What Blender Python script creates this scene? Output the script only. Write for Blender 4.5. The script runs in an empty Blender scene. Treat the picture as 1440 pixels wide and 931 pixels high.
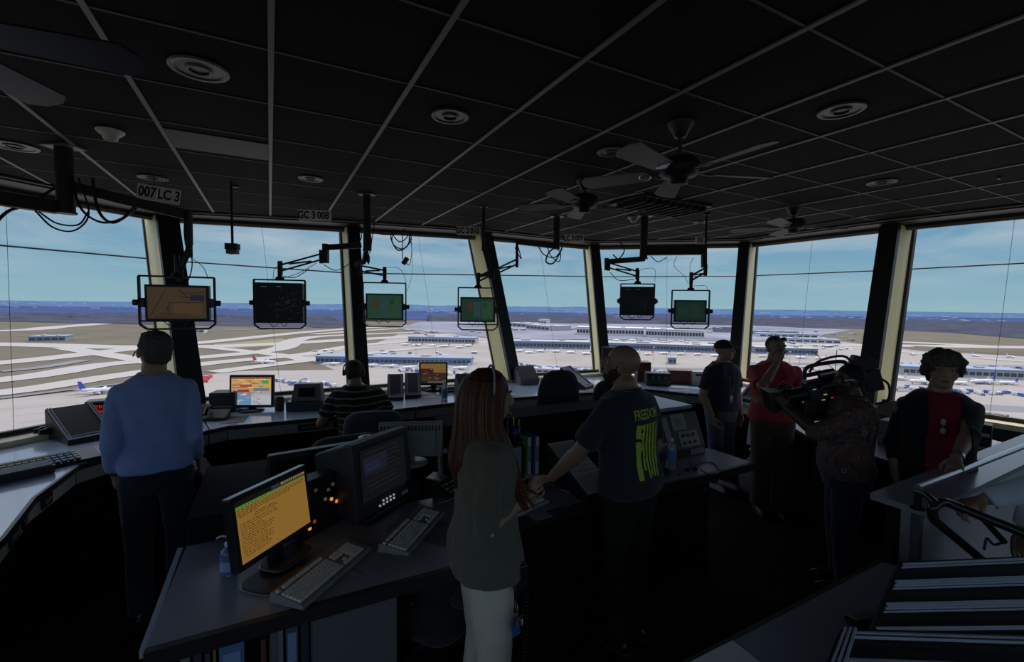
import bpy, bmesh, math, random
from mathutils import Vector, Matrix, noise, Euler
random.seed(7)
SC = bpy.context.scene
COL = SC.collection
PI = math.pi
FPX, EYE, PITCH, ROLL = 640.0, 1.98, math.radians(3.26), math.radians(0.71)
CAMROT = (Matrix.Rotation(PI/2-PITCH, 3, 'X') @ Matrix.Rotation(ROLL, 3, 'Z'))
def ray(x, y): return CAMROT @ Vector(((x-720)/FPX, -(y-465.5)/FPX, -1))
def at(x, y, z):            # photo pixel -> point of the place at height z
    d = ray(x, y); t = (z-EYE)/d.z
    return Vector((0, 0, EYE)) + t*d
def atd(x, y, Y):           # photo pixel -> point of the place at distance Y in front
    d = ray(x, y); t = Y/d.y
    return Vector((0, 0, EYE)) + t*d
def R(a): return math.radians(a)
GA = R(28)                  # direction of the consoles and the ceiling grid
UX = Vector((math.cos(GA), math.sin(GA), 0)); UY = Vector((-math.sin(GA), math.cos(GA), 0))

# ---------------------------------------------------------------- materials
MATS = {}
def mat(name, col, rough=.5, metal=0., noise_amt=0., scale=20., bump=0., bscale=200., emit=None, estr=1., spec=.5, sheen=0., trans=0., alpha=1., coat=0.):
    if name in MATS: return MATS[name]
    m = bpy.data.materials.new(name); m.use_nodes = True; MATS[name] = m
    nt = m.node_tree; b = nt.nodes['Principled BSDF']; N = nt.nodes.new; L = nt.links.new
    c = tuple(col)+(1,)
    b.inputs['Base Color'].default_value = c
    b.inputs['Roughness'].default_value = rough; b.inputs['Metallic'].default_value = metal
    b.inputs['Specular IOR Level'].default_value = spec
    if sheen: b.inputs['Sheen Weight'].default_value = sheen
    if trans: b.inputs['Transmission Weight'].default_value = trans
    if coat: b.inputs['Coat Weight'].default_value = coat
    b.inputs['Alpha'].default_value = alpha
    tc = N('ShaderNodeTexCoord')
    na = noise_amt if noise_amt else .06
    nz = N('ShaderNodeTexNoise'); nz.inputs['Scale'].default_value = scale; nz.inputs['Detail'].default_value = 3
    L(tc.outputs['Object'], nz.inputs['Vector'])
    mx = N('ShaderNodeMix'); mx.data_type = 'RGBA'
    mx.inputs[6].default_value = tuple(v*(1-na) for v in col)+(1,); mx.inputs[7].default_value = tuple(min(1, v*(1+na)) for v in col)+(1,)
    L(nz.outputs['Fac'], mx.inputs[0]); L(mx.outputs[2], b.inputs['Base Color'])
    if bump:
        n2 = N('ShaderNodeTexNoise'); n2.inputs['Scale'].default_value = bscale; n2.inputs['Detail'].default_value = 2
        L(tc.outputs['Object'], n2.inputs['Vector'])
        bp = N('ShaderNodeBump'); bp.inputs['Strength'].default_value = bump; bp.inputs['Distance'].default_value = .01
        L(n2.outputs['Fac'], bp.inputs['Height']); L(bp.outputs['Normal'], b.inputs['Normal'])
    if emit:
        b.inputs['Emission Color'].default_value = tuple(emit)+(1,); b.inputs['Emission Strength'].default_value = estr
    return m
def srgb(r, g, b):
    f = lambda v: (v/255/12.92) if v/255 <= .04045 else ((v/255+.055)/1.055)**2.4
    return (f(r), f(g), f(b))
def glow(r, g, b, k=1.):    # a lit screen colour
    c = srgb(r, g, b); n = 'glow_%d_%d_%d_%d' % (r, g, b, k*100)
    return mat(n, (.006, .006, .006), .35, emit=c, estr=k*GLOWK, spec=.12)
GLOWK = 0.9

# ---------------------------------------------------------------- mesh builder
class MB:
    def __init__(s): s.v = []; s.f = []; s.m = []; s.sm = []; s.M = Matrix.Identity(4); s.mats = []
    def mi(s, m):
        if m is None: return 0
        if m not in s.mats: s.mats.append(m)
        return s.mats.index(m)
    def add(s, vs, fs, m=None, smooth=False):
        o = len(s.v); i = s.mi(m)
        s.v += [tuple(s.M @ Vector(p)) for p in vs]
        for f in fs: s.f.append(tuple(o+k for k in f)); s.m.append(i); s.sm.append(smooth)
        return s
    def box(s, c, d, m=None, rot=None):
        x, y, z = d[0]/2, d[1]/2, d[2]/2; c = Vector(c)
        vs = [Vector(p) for p in ((-x,-y,-z),(x,-y,-z),(x,y,-z),(-x,y,-z),(-x,-y,z),(x,-y,z),(x,y,z),(-x,y,z))]
        if rot is not None:
            rm = rot if isinstance(rot, Matrix) else Euler(rot).to_matrix(); vs = [rm @ v for v in vs]
        return s.add([v+c for v in vs], [(3,2,1,0),(4,5,6,7),(0,1,5,4),(1,2,6,5),(2,3,7,6),(3,0,4,7)], m)
    def bar(s, a, b, w, h, m=None, up=(0,0,1)):     # rectangular bar from a to b
        a, b = Vector(a), Vector(b); t = (b-a); l = t.length; t.normalize(); up = Vector(up)
        if abs(t.dot(up)) > .99: up = Vector((0,1,0))
        x = t.cross(up).normalized(); u = x.cross(t)
        vs = []
        for p in (a, b):
            for sx, sz in ((-1,-1),(1,-1),(1,1),(-1,1)): vs.append(p + x*sx*w/2 + u*sz*h/2)
        return s.add(vs, [(3,2,1,0),(4,5,6,7),(0,1,5,4),(1,2,6,5),(2,3,7,6),(3,0,4,7)], m)
    def rings(s, rs, m=None, cap=True, smooth=True, closed=True):
        n = len(rs[0]); vs = [p for r in rs for p in r]; fs = []
        for i in range(len(rs)-1):
            for j in range(n if closed else n-1):
                k = (j+1) % n
                fs.append((i*n+j, i*n+k, (i+1)*n+k, (i+1)*n+j))
        s.add(vs, fs, m, smooth)
        if cap and closed:
            s.add(rs[0], [tuple(reversed(range(n)))], m); s.add(rs[-1], [tuple(range(n))], m)
        return s
    def cyl(s, a, b, r0, r1=None, n=16, m=None, cap=True, smooth=True):
        r1 = r0 if r1 is None else r1
        return s.tube([a, b], [r0, r1], n, m, cap, smooth)
    def tube(s, pts, r, n=8, m=None, cap=True, smooth=True, flat=1.):
        pts = [Vector(p) for p in pts]; rs = []; u = None
        for i, p in enumerate(pts):
            t = (pts[min(i+1, len(pts)-1)]-pts[max(i-1, 0)])
            if t.length < 1e-9: t = Vector((0,0,1))
            t.normalize()
            if u is None: u = t.orthogonal().normalized()
            else:
                u = (u - t*u.dot(t))
                u = u.normalized() if u.length > 1e-6 else t.orthogonal().normalized()
            w = t.cross(u); rr = r[i] if isinstance(r, (list, tuple)) else r
            rs.append([p + u*math.cos(2*PI*k/n)*rr + w*math.sin(2*PI*k/n)*rr*flat for k in range(n)])
        return s.rings(rs, m, cap, smooth)
    def lathe(s, c, prof, n=24, m=None, ax='Z', cap=True):
        c = Vector(c); rs = []
        for r, z in prof:
            ring = []
            for k in range(n):
                a = 2*PI*k/n; p = (r*math.cos(a), r*math.sin(a), z)
                if ax == 'Y': p = (p[0], z, -p[1])
                if ax == 'X': p = (z, p[0], p[1])
                ring.append(c+Vector(p))
            rs.append(ring)
        return s.rings(rs, m, cap)
    def ell(s, c, r, n=16, k=10, m=None, rot=None, smooth=True):
        c = Vector(c); rs = []
        rm = rot if isinstance(rot, Matrix) else (Euler(rot).to_matrix() if rot is not None else None)
        for i in range(1, k):
            a = PI*i/k; ring = []
            for j in range(n):
                b = 2*PI*j/n; p = Vector((r[0]*math.sin(a)*math.cos(b), r[1]*math.sin(a)*math.sin(b), -r[2]*math.cos(a)))
                ring.append(c + (rm @ p if rm else p))
            rs.append(ring)
        def pt(v):
            v = Vector(v); return c + (rm @ v if rm else v)
        vs = [pt((0,0,-r[2]))]+[p for q in rs for p in q]+[pt((0,0,r[2]))]; fs = []
        for j in range(n): fs.append((0, 1+(j+1)%n, 1+j))
        for i in range(k-2):
            for j in range(n):
                q = (j+1)%n; fs.append((1+i*n+j, 1+i*n+q, 1+(i+1)*n+q, 1+(i+1)*n+j))
        e = len(vs)-1; b0 = 1+(k-2)*n
        for j in range(n): fs.append((b0+j, b0+(j+1)%n, e))
        return s.add(vs, fs, m, smooth)
    def prism(s, poly, z0, z1, m=None, mtop=None):
        n = len(poly); a = sum(poly[i][0]*poly[(i+1)%n][1]-poly[(i+1)%n][0]*poly[i][1] for i in range(n))
        if a < 0: poly = list(reversed(poly))
        vs = [(p[0], p[1], z0) for p in poly]+[(p[0], p[1], z1) for p in poly]
        s.add(vs, [(i, (i+1)%n, n+(i+1)%n, n+i) for i in range(n)]+[tuple(reversed(range(n)))], m)
        return s.add(vs, [tuple(range(n, 2*n))], mtop or m)
    def quad(s, a, b, c, d, m=None): return s.add([a,b,c,d], [(0,1,2,3)], m)
    def slab(s, a, b, c, d, t, m=None):             # quad abcd thickened by t along its normal
        a, b, c, d = map(Vector, (a,b,c,d)); n = (b-a).cross(d-a).normalized()*t
        return s.add([a,b,c,d,a+n,b+n,c+n,d+n], [(3,2,1,0),(4,5,6,7),(0,1,5,4),(1,2,6,5),(2,3,7,6),(3,0,4,7)], m)
    def mesh(s, name, m=None):
        me = bpy.data.meshes.new(name); me.from_pydata(s.v, [], s.f)
        ms = [x for x in s.mats] if s.mats else []
        if m is not None and not ms: ms = [m]
        for x in ms: me.materials.append(x if x is not None else m)
        me.polygons.foreach_set('material_index', s.m if s.mats else [0]*len(s.m))
        me.polygons.foreach_set('use_smooth', s.sm)
        me.update(); return me
    def build(s, name, m=None, parent=None, bevel=0., loc=None, rot=None):
        o = bpy.data.objects.new(name, s.mesh(name, m)); COL.objects.link(o)
        if parent is not None: o.parent = parent
        if loc is not None: o.location = loc
        if rot is not None: o.rotation_euler = rot
        if bevel:
            b = o.modifiers.new('b', 'BEVEL'); b.width = bevel; b.segments = 2; b.limit_method = 'ANGLE'; b.angle_limit = R(40)
            b.harden_normals = False
        return o
def tag(o, label=None, cat=None, group=None, kind=None):
    if label: o['label'] = label
    if cat: o['category'] = cat
    if group: o['group'] = group
    if kind: o['kind'] = kind
    return o
def thing(name, label, cat, loc=(0,0,0), rz=0., group=None, kind=None):
    o = bpy.data.objects.new(name, None); COL.objects.link(o); o.empty_display_size = .1
    o.location = loc; o.rotation_euler = (0, 0, rz)
    return tag(o, label, cat, group, kind)
def struct(name, mb, m=None, parent=None, bevel=0.):
    o = mb.build(name, m, parent, bevel)
    if parent is None: o['kind'] = 'structure'
    return o
def dup(root, loc=None, rz=None, label=None, group=None):
    def cp(o, par):
        c = o.copy(); COL.objects.link(c)
        if par is not None: c.parent = par
        for ch in list(o.children): cp(ch, c)
        return c
    r = cp(root, None)
    if loc is not None: r.location = loc
    if rz is not None: r.rotation_euler = (0, 0, rz)
    if label: r['label'] = label
    if group: r['group'] = group
    return r
def text_mesh(txt, size, m, depth=.001, align='CENTER', name='lettering', squash=1., bold=0.):
    cu = bpy.data.curves.new(name, 'FONT'); cu.body = txt; cu.size = size; cu.align_x = align; cu.align_y = 'CENTER'
    cu.extrude = depth; cu.offset = bold; cu.resolution_u = 3
    o = bpy.data.objects.new(name, cu); COL.objects.link(o)
    dg = bpy.context.evaluated_depsgraph_get(); dg.update()
    me = bpy.data.meshes.new_from_object(o.evaluated_get(dg)); COL.objects.unlink(o); bpy.data.objects.remove(o)
    me.materials.clear(); me.materials.append(m)
    for v in me.vertices: v.co.x *= squash
    return me
def text(txt, size, m, parent, loc, rot, name='lettering', **k):
    me = text_mesh(txt, size, m, name=name, **k)
    o = bpy.data.objects.new(name, me); COL.objects.link(o); o.parent = parent; o.location = loc; o.rotation_euler = rot
    return o
def bez(p0, p1, p2, p3, n=12):
    p0, p1, p2, p3 = map(Vector, (p0, p1, p2, p3)); out = []
    for i in range(n+1):
        t = i/n; u = 1-t; out.append(p0*u**3+p1*3*u*u*t+p2*3*u*t*t+p3*t**3)
    return out
def crom(pts, n=6):
    P = [Vector(p) for p in pts]; P = [P[0]*2-P[1]]+P+[P[-1]*2-P[-2]]; out = []
    for i in range(1, len(P)-2):
        for k in range(n):
            t = k/n; a, b, c, d = P[i-1:i+3]
            out.append(.5*((2*b)+(c-a)*t+(2*a-5*b+4*c-d)*t*t+(3*b-a-3*c+d)*t**3))
    out.append(P[-2]); return out

# ---------------------------------------------------------------- palette
M_BLACK = mat('black_plastic', (.012,.012,.014), .42)
M_MATTE = mat('black_matte_metal', (.010,.010,.012), .55, bump=.1)
M_DARK = mat('charcoal_plastic', (.03,.031,.035), .5)
M_GREY = mat('grey_plastic', (.16,.16,.165), .5)
M_LGREY = mat('light_grey_plastic', (.38,.38,.37), .5)
M_WHITE = mat('white_plastic', (.72,.72,.72), .45)
M_STEEL = mat('brushed_steel', (.5,.5,.52), .3, .9)
M_PAPER = mat('white_paper', (.75,.75,.77), .8)
M_CABLE = mat('black_cable', (.008,.008,.011), .5)
# ---------------------------------------------------------------- camera, render look
cam = bpy.data.cameras.new('camera'); co = bpy.data.objects.new('camera', cam); COL.objects.link(co)
cam.sensor_width = 36; cam.lens = FPX*36/1440; cam.clip_end = 60000; cam.clip_start = .02
co.matrix_world = Matrix.Translation((0,0,EYE)) @ CAMROT.to_4x4()
SC.camera = co
vs = SC.view_settings; vs.view_transform = 'Standard'; vs.look = 'None'; vs.exposure = 0; vs.gamma = 1; vs.use_curve_mapping = False
SC.cycles.max_bounces = 8; SC.cycles.transparent_max_bounces = 24; SC.cycles.sample_clamp_indirect = 4
SC.cycles.caustics_reflective = False; SC.cycles.caustics_refractive = False
# ---------------------------------------------------------------- sky
w = bpy.data.worlds.new('sky'); SC.world = w; w.use_nodes = True; nt = w.node_tree; N = nt.nodes.new; L = nt.links.new
bg = nt.nodes['Background']
tc = N('ShaderNodeTexCoord'); sp = N('ShaderNodeSeparateXYZ'); L(tc.outputs['Generated'], sp.inputs[0])
rp = N('ShaderNodeValToRGB'); cr = rp.color_ramp
stops = [(0.0, (142,178,190)), (.03, (134,174,190)), (.10, (116,160,186)), (.17, (106,148,180)), (.26, (130,158,190)), (.5, (186,188,214)), (1.0, (196,196,220))]
while len(cr.elements) < len(stops): cr.elements.new(.5)
for e, (p, c) in zip(cr.elements, stops): e.position = p; e.color = srgb(*c)+(1,)
L(sp.outputs['Z'], rp.inputs[0])
# layered clouds: noise on the direction projected to a plane overhead
dv = N('ShaderNodeMath'); dv.operation = 'ADD'; dv.inputs[1].default_value = .10; L(sp.outputs['Z'], dv.inputs[0])
cx = N('ShaderNodeMath'); cx.operation = 'DIVIDE'; L(sp.outputs['X'], cx.inputs[0]); L(dv.outputs[0], cx.inputs[1])
cy = N('ShaderNodeMath'); cy.operation = 'DIVIDE'; L(sp.outputs['Y'], cy.inputs[0]); L(dv.outputs[0], cy.inputs[1])
cb = N('ShaderNodeCombineXYZ'); L(cx.outputs[0], cb.inputs[0]); L(cy.outputs[0], cb.inputs[1])
n1 = N('ShaderNodeTexNoise'); n1.inputs['Scale'].default_value = .8; n1.inputs['Detail'].default_value = 7; n1.inputs['Roughness'].default_value = .58; n1.inputs['Distortion'].default_value = .5
L(cb.outputs[0], n1.inputs['Vector'])
r2 = N('ShaderNodeValToRGB'); r2.color_ramp.elements[0].position = .38; r2.color_ramp.elements[1].position = .66
L(n1.outputs['Fac'], r2.inputs[0])
fade = N('ShaderNodeMapRange'); fade.inputs[1].default_value = .02; fade.inputs[2].default_value = .2; fade.inputs[3].default_value = .10; fade.inputs[4].default_value = 1.
L(sp.outputs['Z'], fade.inputs[0])
mf = N('ShaderNodeMath'); mf.operation = 'MULTIPLY'; L(r2.outputs[0], mf.inputs[0]); L(fade.outputs[0], mf.inputs[1])
mx = N('ShaderNodeMix'); mx.data_type = 'RGBA'; L(mf.outputs[0], mx.inputs[0]); L(rp.outputs[0], mx.inputs[6]); mx.inputs[7].default_value = srgb(190,200,206)+(1,)
L(mx.outputs[2], bg.inputs[0])
st = N('ShaderNodeMapRange'); st.inputs[1].default_value = .22; st.inputs[2].default_value = .5; st.inputs[3].default_value = 1.08; st.inputs[4].default_value = 2.9
L(sp.outputs['Z'], st.inputs[0]); L(st.outputs[0], bg.inputs[1])
# ---------------------------------------------------------------- sun, high and ahead to the right
sl = bpy.data.lights.new('sun', 'SUN'); sl.energy = 2.4; sl.angle = R(2); sl.color = (1,.88,.72)
so = bpy.data.objects.new('sun', sl); COL.objects.link(so)
sd = Vector((.50, .68, 1.0))
so.rotation_euler = sd.to_track_quat('Z', 'Y').to_euler()
# ---------------------------------------------------------------- room shell
CEIL = 3.07
BOT = [at(0,612,.91), at(262,563,.91), at(505,545,.91), at(714,529,.91), at(847,521,.91), at(1037,533,.91), at(1228,562,.91), at(1440,593,.91)]
TOP = [at(0,268,3.), at(228,309,3.), at(492,324,3.), at(675,335,3.), at(832,349,3.), at(1052,346,3.), at(1262,322,3.), at(1440,304,3.)]
def ext(a, b, l): return b + (b-a).normalized()*l   # beyond b, away from a
b0 = ext(BOT[1], BOT[0], 1.3); t0 = ext(TOP[1], TOP[0], 1.45)
b7 = ext(BOT[6], BOT[7], .75); t7 = ext(TOP[6], TOP[7], .95)
b8 = ext(BOT[6], b7, 1.9); t8 = ext(TOP[6], t7, 2.1)
WB = [b0]+BOT[1:7]+[b7, b8]; WT = [t0]+TOP[1:7]+[t7, t8]      # nine posts
bk = [(6.6,-1.6), (4.6,-3.4), (-3.4,-3.4), (-5.0,-1.2)]        # the closed rear of the cab
BZ = lambda p, z: Vector((p[0], p[1], z))
m_pane = bpy.data.materials.new('window_glass'); m_pane.use_nodes = True; nt = m_pane.node_tree
for n in list(nt.nodes): nt.nodes.remove(n)
o_ = nt.nodes.new('ShaderNodeOutputMaterial'); tr = nt.nodes.new('ShaderNodeBsdfTransparent'); tr.inputs[0].default_value = (.95,.95,.95,1)
gl = nt.nodes.new('ShaderNodeBsdfGlossy'); gl.inputs['Roughness'].default_value = .02; fr = nt.nodes.new('ShaderNodeFresnel'); fr.inputs[0].default_value = 1.25
mm = nt.nodes.new('ShaderNodeMixShader'); nt.links.new(fr.outputs[0], mm.inputs[0]); nt.links.new(tr.outputs[0], mm.inputs[1]); nt.links.new(gl.outputs[0], mm.inputs[2]); nt.links.new(mm.outputs[0], o_.inputs[0])
M_CEIL = mat('ceiling_tile_black', (.0040,.0040,.0050), .9, bump=.4, bscale=150, spec=.2)
M_TBAR = mat('ceiling_grid_paint', (.16,.16,.165), .5)
M_HEAD = mat('header_black', (.012,.012,.014), .5)
M_CREAM = mat('cream_post_paint', (.97,.87,.50), .5)
M_POST = mat('dark_post_and_unlit_edge', (.02,.02,.024), .5)
M_CARPET = mat('dark_carpet', (.016,.015,.017), .95, bump=.5, bscale=300, noise_amt=.3, scale=60, spec=.1)
M_WALL = mat('grey_wall_paint', (.22,.225,.24), .6)
cen = Vector((.4, 2.2, 0))
floorpoly = [(p.x, p.y) for p in WB]+bk
struct('floor', MB().prism(floorpoly, -.2, 0., M_CARPET))
ce = [(p.x, p.y) for p in [t + (t-cen)*.02 for t in WT]]+[(7.,-1.9),(4.8,-3.8),(-3.7,-3.8),(-5.6,-1.4)]
ceil_o = struct('ceiling', MB().prism(ce, CEIL, CEIL+.15, M_CEIL))
# unseen roof outside the glass, overhang sized to let sun reach the sill
ro = [(p.x, p.y) for p in [t + Vector((t.x-cen.x, t.y-cen.y, 0)).normalized()*.16 for t in WT]]+[(7.6,-2.3),(5.2,-4.4),(-4.0,-4.4),(-6.2,-1.8)]
struct('roof', MB().prism(ro, CEIL+.15, CEIL+.4, mat('roof_metal', (.3,.3,.3), .6)))
# T-bar grid, clipped to the cab
def clip_line(p, d, poly):
    ts = []
    n = len(poly)
    for i in range(n):
        a = Vector(poly[i]).to_2d(); b = Vector(poly[(i+1)%n]).to_2d(); e = b-a
        den = d.x*e.y-d.y*e.x
        if abs(den) < 1e-9: continue
        q = a-p; t = (q.x*e.y-q.y*e.x)/den; s = (q.x*d.y-q.y*d.x)/den
        if 0 <= s <= 1: ts.append(t)
    return (min(ts), max(ts)) if len(ts) >= 2 else None
inner = [(p.x, p.y) for p in [t - (t-cen).normalized()*.55 for t in WT]]+[(6.2,-1.2),(4.2,-3.0),(-3.1,-3.0),(-4.6,-1.0)]
gb = MB()
u2, v2 = UX.to_2d(), UY.to_2d()
for k in range(-12, 13):
    r_ = clip_line(u2*(.021+.612*k), v2, inner)
    if r_:
        a = u2*(.021+.612*k)+v2*r_[0]; b = u2*(.021+.612*k)+v2*r_[1]; gb.bar((a.x,a.y,CEIL-.003), (b.x,b.y,CEIL-.003), .024, .010, M_TBAR)
    r_ = clip_line(v2*(1.69+.606*k), u2, inner)
    if r_:
        a = v2*(1.69+.606*k)+u2*r_[0]; b = v2*(1.69+.606*k)+u2*r_[1]; gb.bar((a.x,a.y,CEIL-.001), (b.x,b.y,CEIL-.001), .012, .006, mat('ceiling_cross_bar', (.07,.07,.072), .6))
gb.build('grid', M_TBAR, ceil_o)
# header band over the glass + rail under it, sill
hd, sl_, rail = MB(), MB(), MB()
def inw(p, d): return p + Vector((cen.x-p.x, cen.y-p.y, 0)).normalized()*d
M_RAIL = mat('dark_window_rail', (.03,.025,.022), .4)
M_SILL = mat('cream_sill', (.9,.8,.56), .5)
for i in range(8):
    a, b = WT[i], WT[i+1]
    a1, b1 = inw(a,.42), inw(b,.42)
    # black soffit box
    for (pa, pb, qa, qb, z0, z1) in ((inw(a,-.12), inw(b,-.12), inw(a,.06), inw(b,.06), 3.0, CEIL), (inw(a,.06), inw(b,.06), a1, b1, 3.03, CEIL)):
        hd.prism([(pa.x,pa.y),(pb.x,pb.y),(qb.x,qb.y),(qa.x,qa.y)], z0, z1, M_HEAD)
    hd.bar(BZ(inw(a,.44), 3.052), BZ(inw(b,.44), 3.052), .03, .012, mat('header_trim_grey', (.25,.25,.26), .4))
    rail.bar(BZ(inw(a,.02), 2.985), BZ(inw(b,.02), 2.985), .04, .035, mat('header_rail_grey', (.20,.20,.21), .4))
    a, b = WB[i], WB[i+1]
    rail.bar(BZ(a, .915), BZ(b, .915), .05, .035, M_RAIL)
    p = [inw(a,-.15), inw(b,-.15), inw(b,.22), inw(a,.22)]
    sl_.prism([(q.x,q.y) for q in p], .84, .893, M_SILL)
struct('trim_1', hd); struct('trim_2', rail); struct('trim_3', sl_)
# low wall under the glass, and the closed rear walls
M_LOW = mat('dark_panel_wall', (.05,.05,.055), .6)
for i in range(8):
    a, b = WB[i], WB[i+1]; mb = MB()
    p = [inw(a,-.15), inw(b,-.15), inw(b,.0), inw(a,.0)]
    mb.prism([(q.x,q.y) for q in p], -.2, .84, M_LOW); struct('wall_%s' % ['left','front_left','front_left_middle','front','front_right','right_front','right_middle','right'][i], mb)
rear = [WB[8]]+[Vector((p[0],p[1],0)) for p in bk]+[WB[0]]
reart = [WT[8]]+[Vector((p[0],p[1],3)) for p in [(7.,-1.9),(4.8,-3.8),(-3.7,-3.8),(-5.6,-1.4)]]+[WT[0]]
for i in range(5):
    a, b = rear[i], rear[i+1]; c, d = reart[i+1], reart[i]
    # the glazing goes on behind the camera
    lo0, lo1, hi0, hi1 = BZ(b,.9), BZ(a,.9), BZ(d,2.98), BZ(c,2.98)
    struct('wall_%s' % ['right_rear','rear_right','rear','rear_left','left_rear'][i], MB().slab(BZ(b,0), BZ(a,0), lo1, lo0, .1, M_HEAD).bar(BZ(d,3.02), BZ(c,3.02), .5, .09, M_HEAD).bar(lo0, hi1, .3, .3, M_HEAD))
    struct('window_%d' % (10+i), MB().add([lo0, lo1, hi0, hi1], [(0,1,2,3)], m_pane))
for i in range(8):
    a, b, c, d = WB[i], WB[i+1], WT[i+1], WT[i]
    g = MB().add([BZ(a,.925), BZ(b,.925), BZ(c,2.98), BZ(d,2.98)], [(0,1,2,3)], m_pane)
    struct('window_%d' % (i+1), g)
    # faint vertical joint of the blind cord on the pane
    f = .5
    p0 = BZ(a.lerp(b,f), .93); p1 = BZ(d.lerp(c,f), 2.98); p0 = inw(p0,.03); p1 = inw(p1,.03)
    struct('trim_%d' % (20+i), MB().tube([p0,p1], .0018, 5, M_CABLE))
# posts
for i in range(9):
    a, b = BZ(WB[i], .90), BZ(WT[i], 3.02)
    mb = MB()
    prv = (WB[max(i-1,0)]-WB[i]); nxt = (WB[min(i+1,8)]-WB[i])
    tan = ((nxt.normalized() if i < 8 else -prv.normalized()) - (prv.normalized() if i > 0 else -nxt.normalized())).normalized()
    out = Vector((-tan.y, tan.x, 0));
    if out.dot(a-cen) < 0: out = -out
    tan = Vector((tan.x, tan.y, 0))
    def col(off0, off1, w0, w1, m):
        for_ = []
        for p in (a, b):
            for o2, w2, s in ((off0,w0,-1),(off0,w0,1),(off1,w1,1),(off1,w1,-1)): for_.append(p+out*o2+tan*s*w2/2)
        mb.add(for_, [(3,2,1,0),(4,5,6,7),(0,1,5,4),(1,2,6,5),(2,3,7,6),(3,0,4,7)], m)
    WC = [.2,.20,.14,.15,.14,.14,.17,.17,.17][i]
    col(-.20, .16, WC*1.02, WC*(1.5 if i in (1,3) else 1.2), M_CREAM)       # framing at the glass, wider outward
    col(-.28, -.195, WC*1.12, WC*1.12, M_POST); col(.161, .20, WC*(1.7 if i in (1,3) else 1.55), WC*1.7, M_POST)  # dark inner column; outer strip paints the unlit frame edge
    struct('trim_%d' % (4+i), mb)
    # number plate near the top of the post is only a faint mark
# light portals in the glazing
for i in range(8):
    pass
# ================================================================ the airfield, 80 m below
G = -80.0
M_GRASS = mat('dry_winter_grass', (.118,.106,.078), .95, noise_amt=.35, scale=.012, spec=.1)
M_GRASS2 = mat('olive_grass', (.105,.095,.070), .95, noise_amt=.35, scale=.02, spec=.1)
M_CONC = mat('apron_concrete', (.275,.255,.235), .9, noise_amt=.22, scale=.02, spec=.2)
M_TAXI = mat('taxiway_concrete', (.335,.32,.30), .9, noise_amt=.08, scale=.02, spec=.2)
M_ASPH = mat('asphalt', (.17,.17,.185), .9, noise_amt=.15, scale=.02, spec=.2)
M_FAR = mat('far_woodland_haze_blue', (.072,.13,.235), 1., noise_amt=.6, scale=.002, spec=0)  # blue distance haze is put into the colour of the land
M_FOR = mat('winter_forest_haze_tint', (.060,.066,.092), 1., noise_amt=.5, scale=.01, spec=0)  # forest colour with some bluish haze mixed in
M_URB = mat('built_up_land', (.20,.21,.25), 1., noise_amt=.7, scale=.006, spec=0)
# the ground: one sheet with its surfaces painted as thin layers
gm = MB(); ZS = [0.]
gm.prism([(-22000,-6000),(22000,-6000),(22000,26000),(-22000,26000)], G-2, G, M_GRASS)
def patch(pts, m, z=.1):
    P = [at(x, y, G+z) for x, y in pts]; a = sum(P[i].x*P[(i+1)%len(P)].y-P[(i+1)%len(P)].x*P[i].y for i in range(len(P)))
    if a < 0: P.reverse()
    gm.add(P, [tuple(range(len(P)))], m)
def strip(pts, wd, m=None, z=.4, smooth=True):
    ZS[0] += .03; z = z+ZS[0]
    P = [at(x, y, G+z) for x, y in pts]
    if smooth and len(P) > 2: P = crom(P, 5)
    vs = []
    for i, p in enumerate(P):
        t = (P[min(i+1,len(P)-1)]-P[max(i-1,0)]); t.z = 0; t.normalize(); n = Vector((-t.y, t.x, 0))
        ww = wd[0]+(wd[1]-wd[0])*i/(len(P)-1) if isinstance(wd, tuple) else wd
        vs += [p-n*ww/2, p+n*ww/2]
    gm.add(vs, [(2*i, 2*i+2, 2*i+3, 2*i+1) for i in range(len(P)-1)], m or M_TAXI)
# far land
def band(y0, y1, m, z, x0=-700, x1=2100):
    patch([(x0, y0+.0124*(x0-720)), (x1, y0+.0124*(x1-720)), (x1, y1+.0124*(x1-720)), (x0, y1+.0124*(x0-720))], m, z)
band(431.4, 452, M_FAR, .5); band(438.5, 452, mat('mid_woodland_haze_blue', (.05,.075,.16), 1., noise_amt=.5, scale=.003, spec=0), .7)  # haze painted as bands, bluer towards the horizon
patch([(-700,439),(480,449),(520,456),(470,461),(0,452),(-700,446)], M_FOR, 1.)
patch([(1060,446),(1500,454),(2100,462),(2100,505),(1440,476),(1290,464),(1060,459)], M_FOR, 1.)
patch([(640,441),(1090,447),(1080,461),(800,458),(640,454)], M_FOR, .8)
patch([(590,452),(1060,458),(1200,464),(1100,480),(700,476),(560,462)], M_URB, 1.2)
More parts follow.
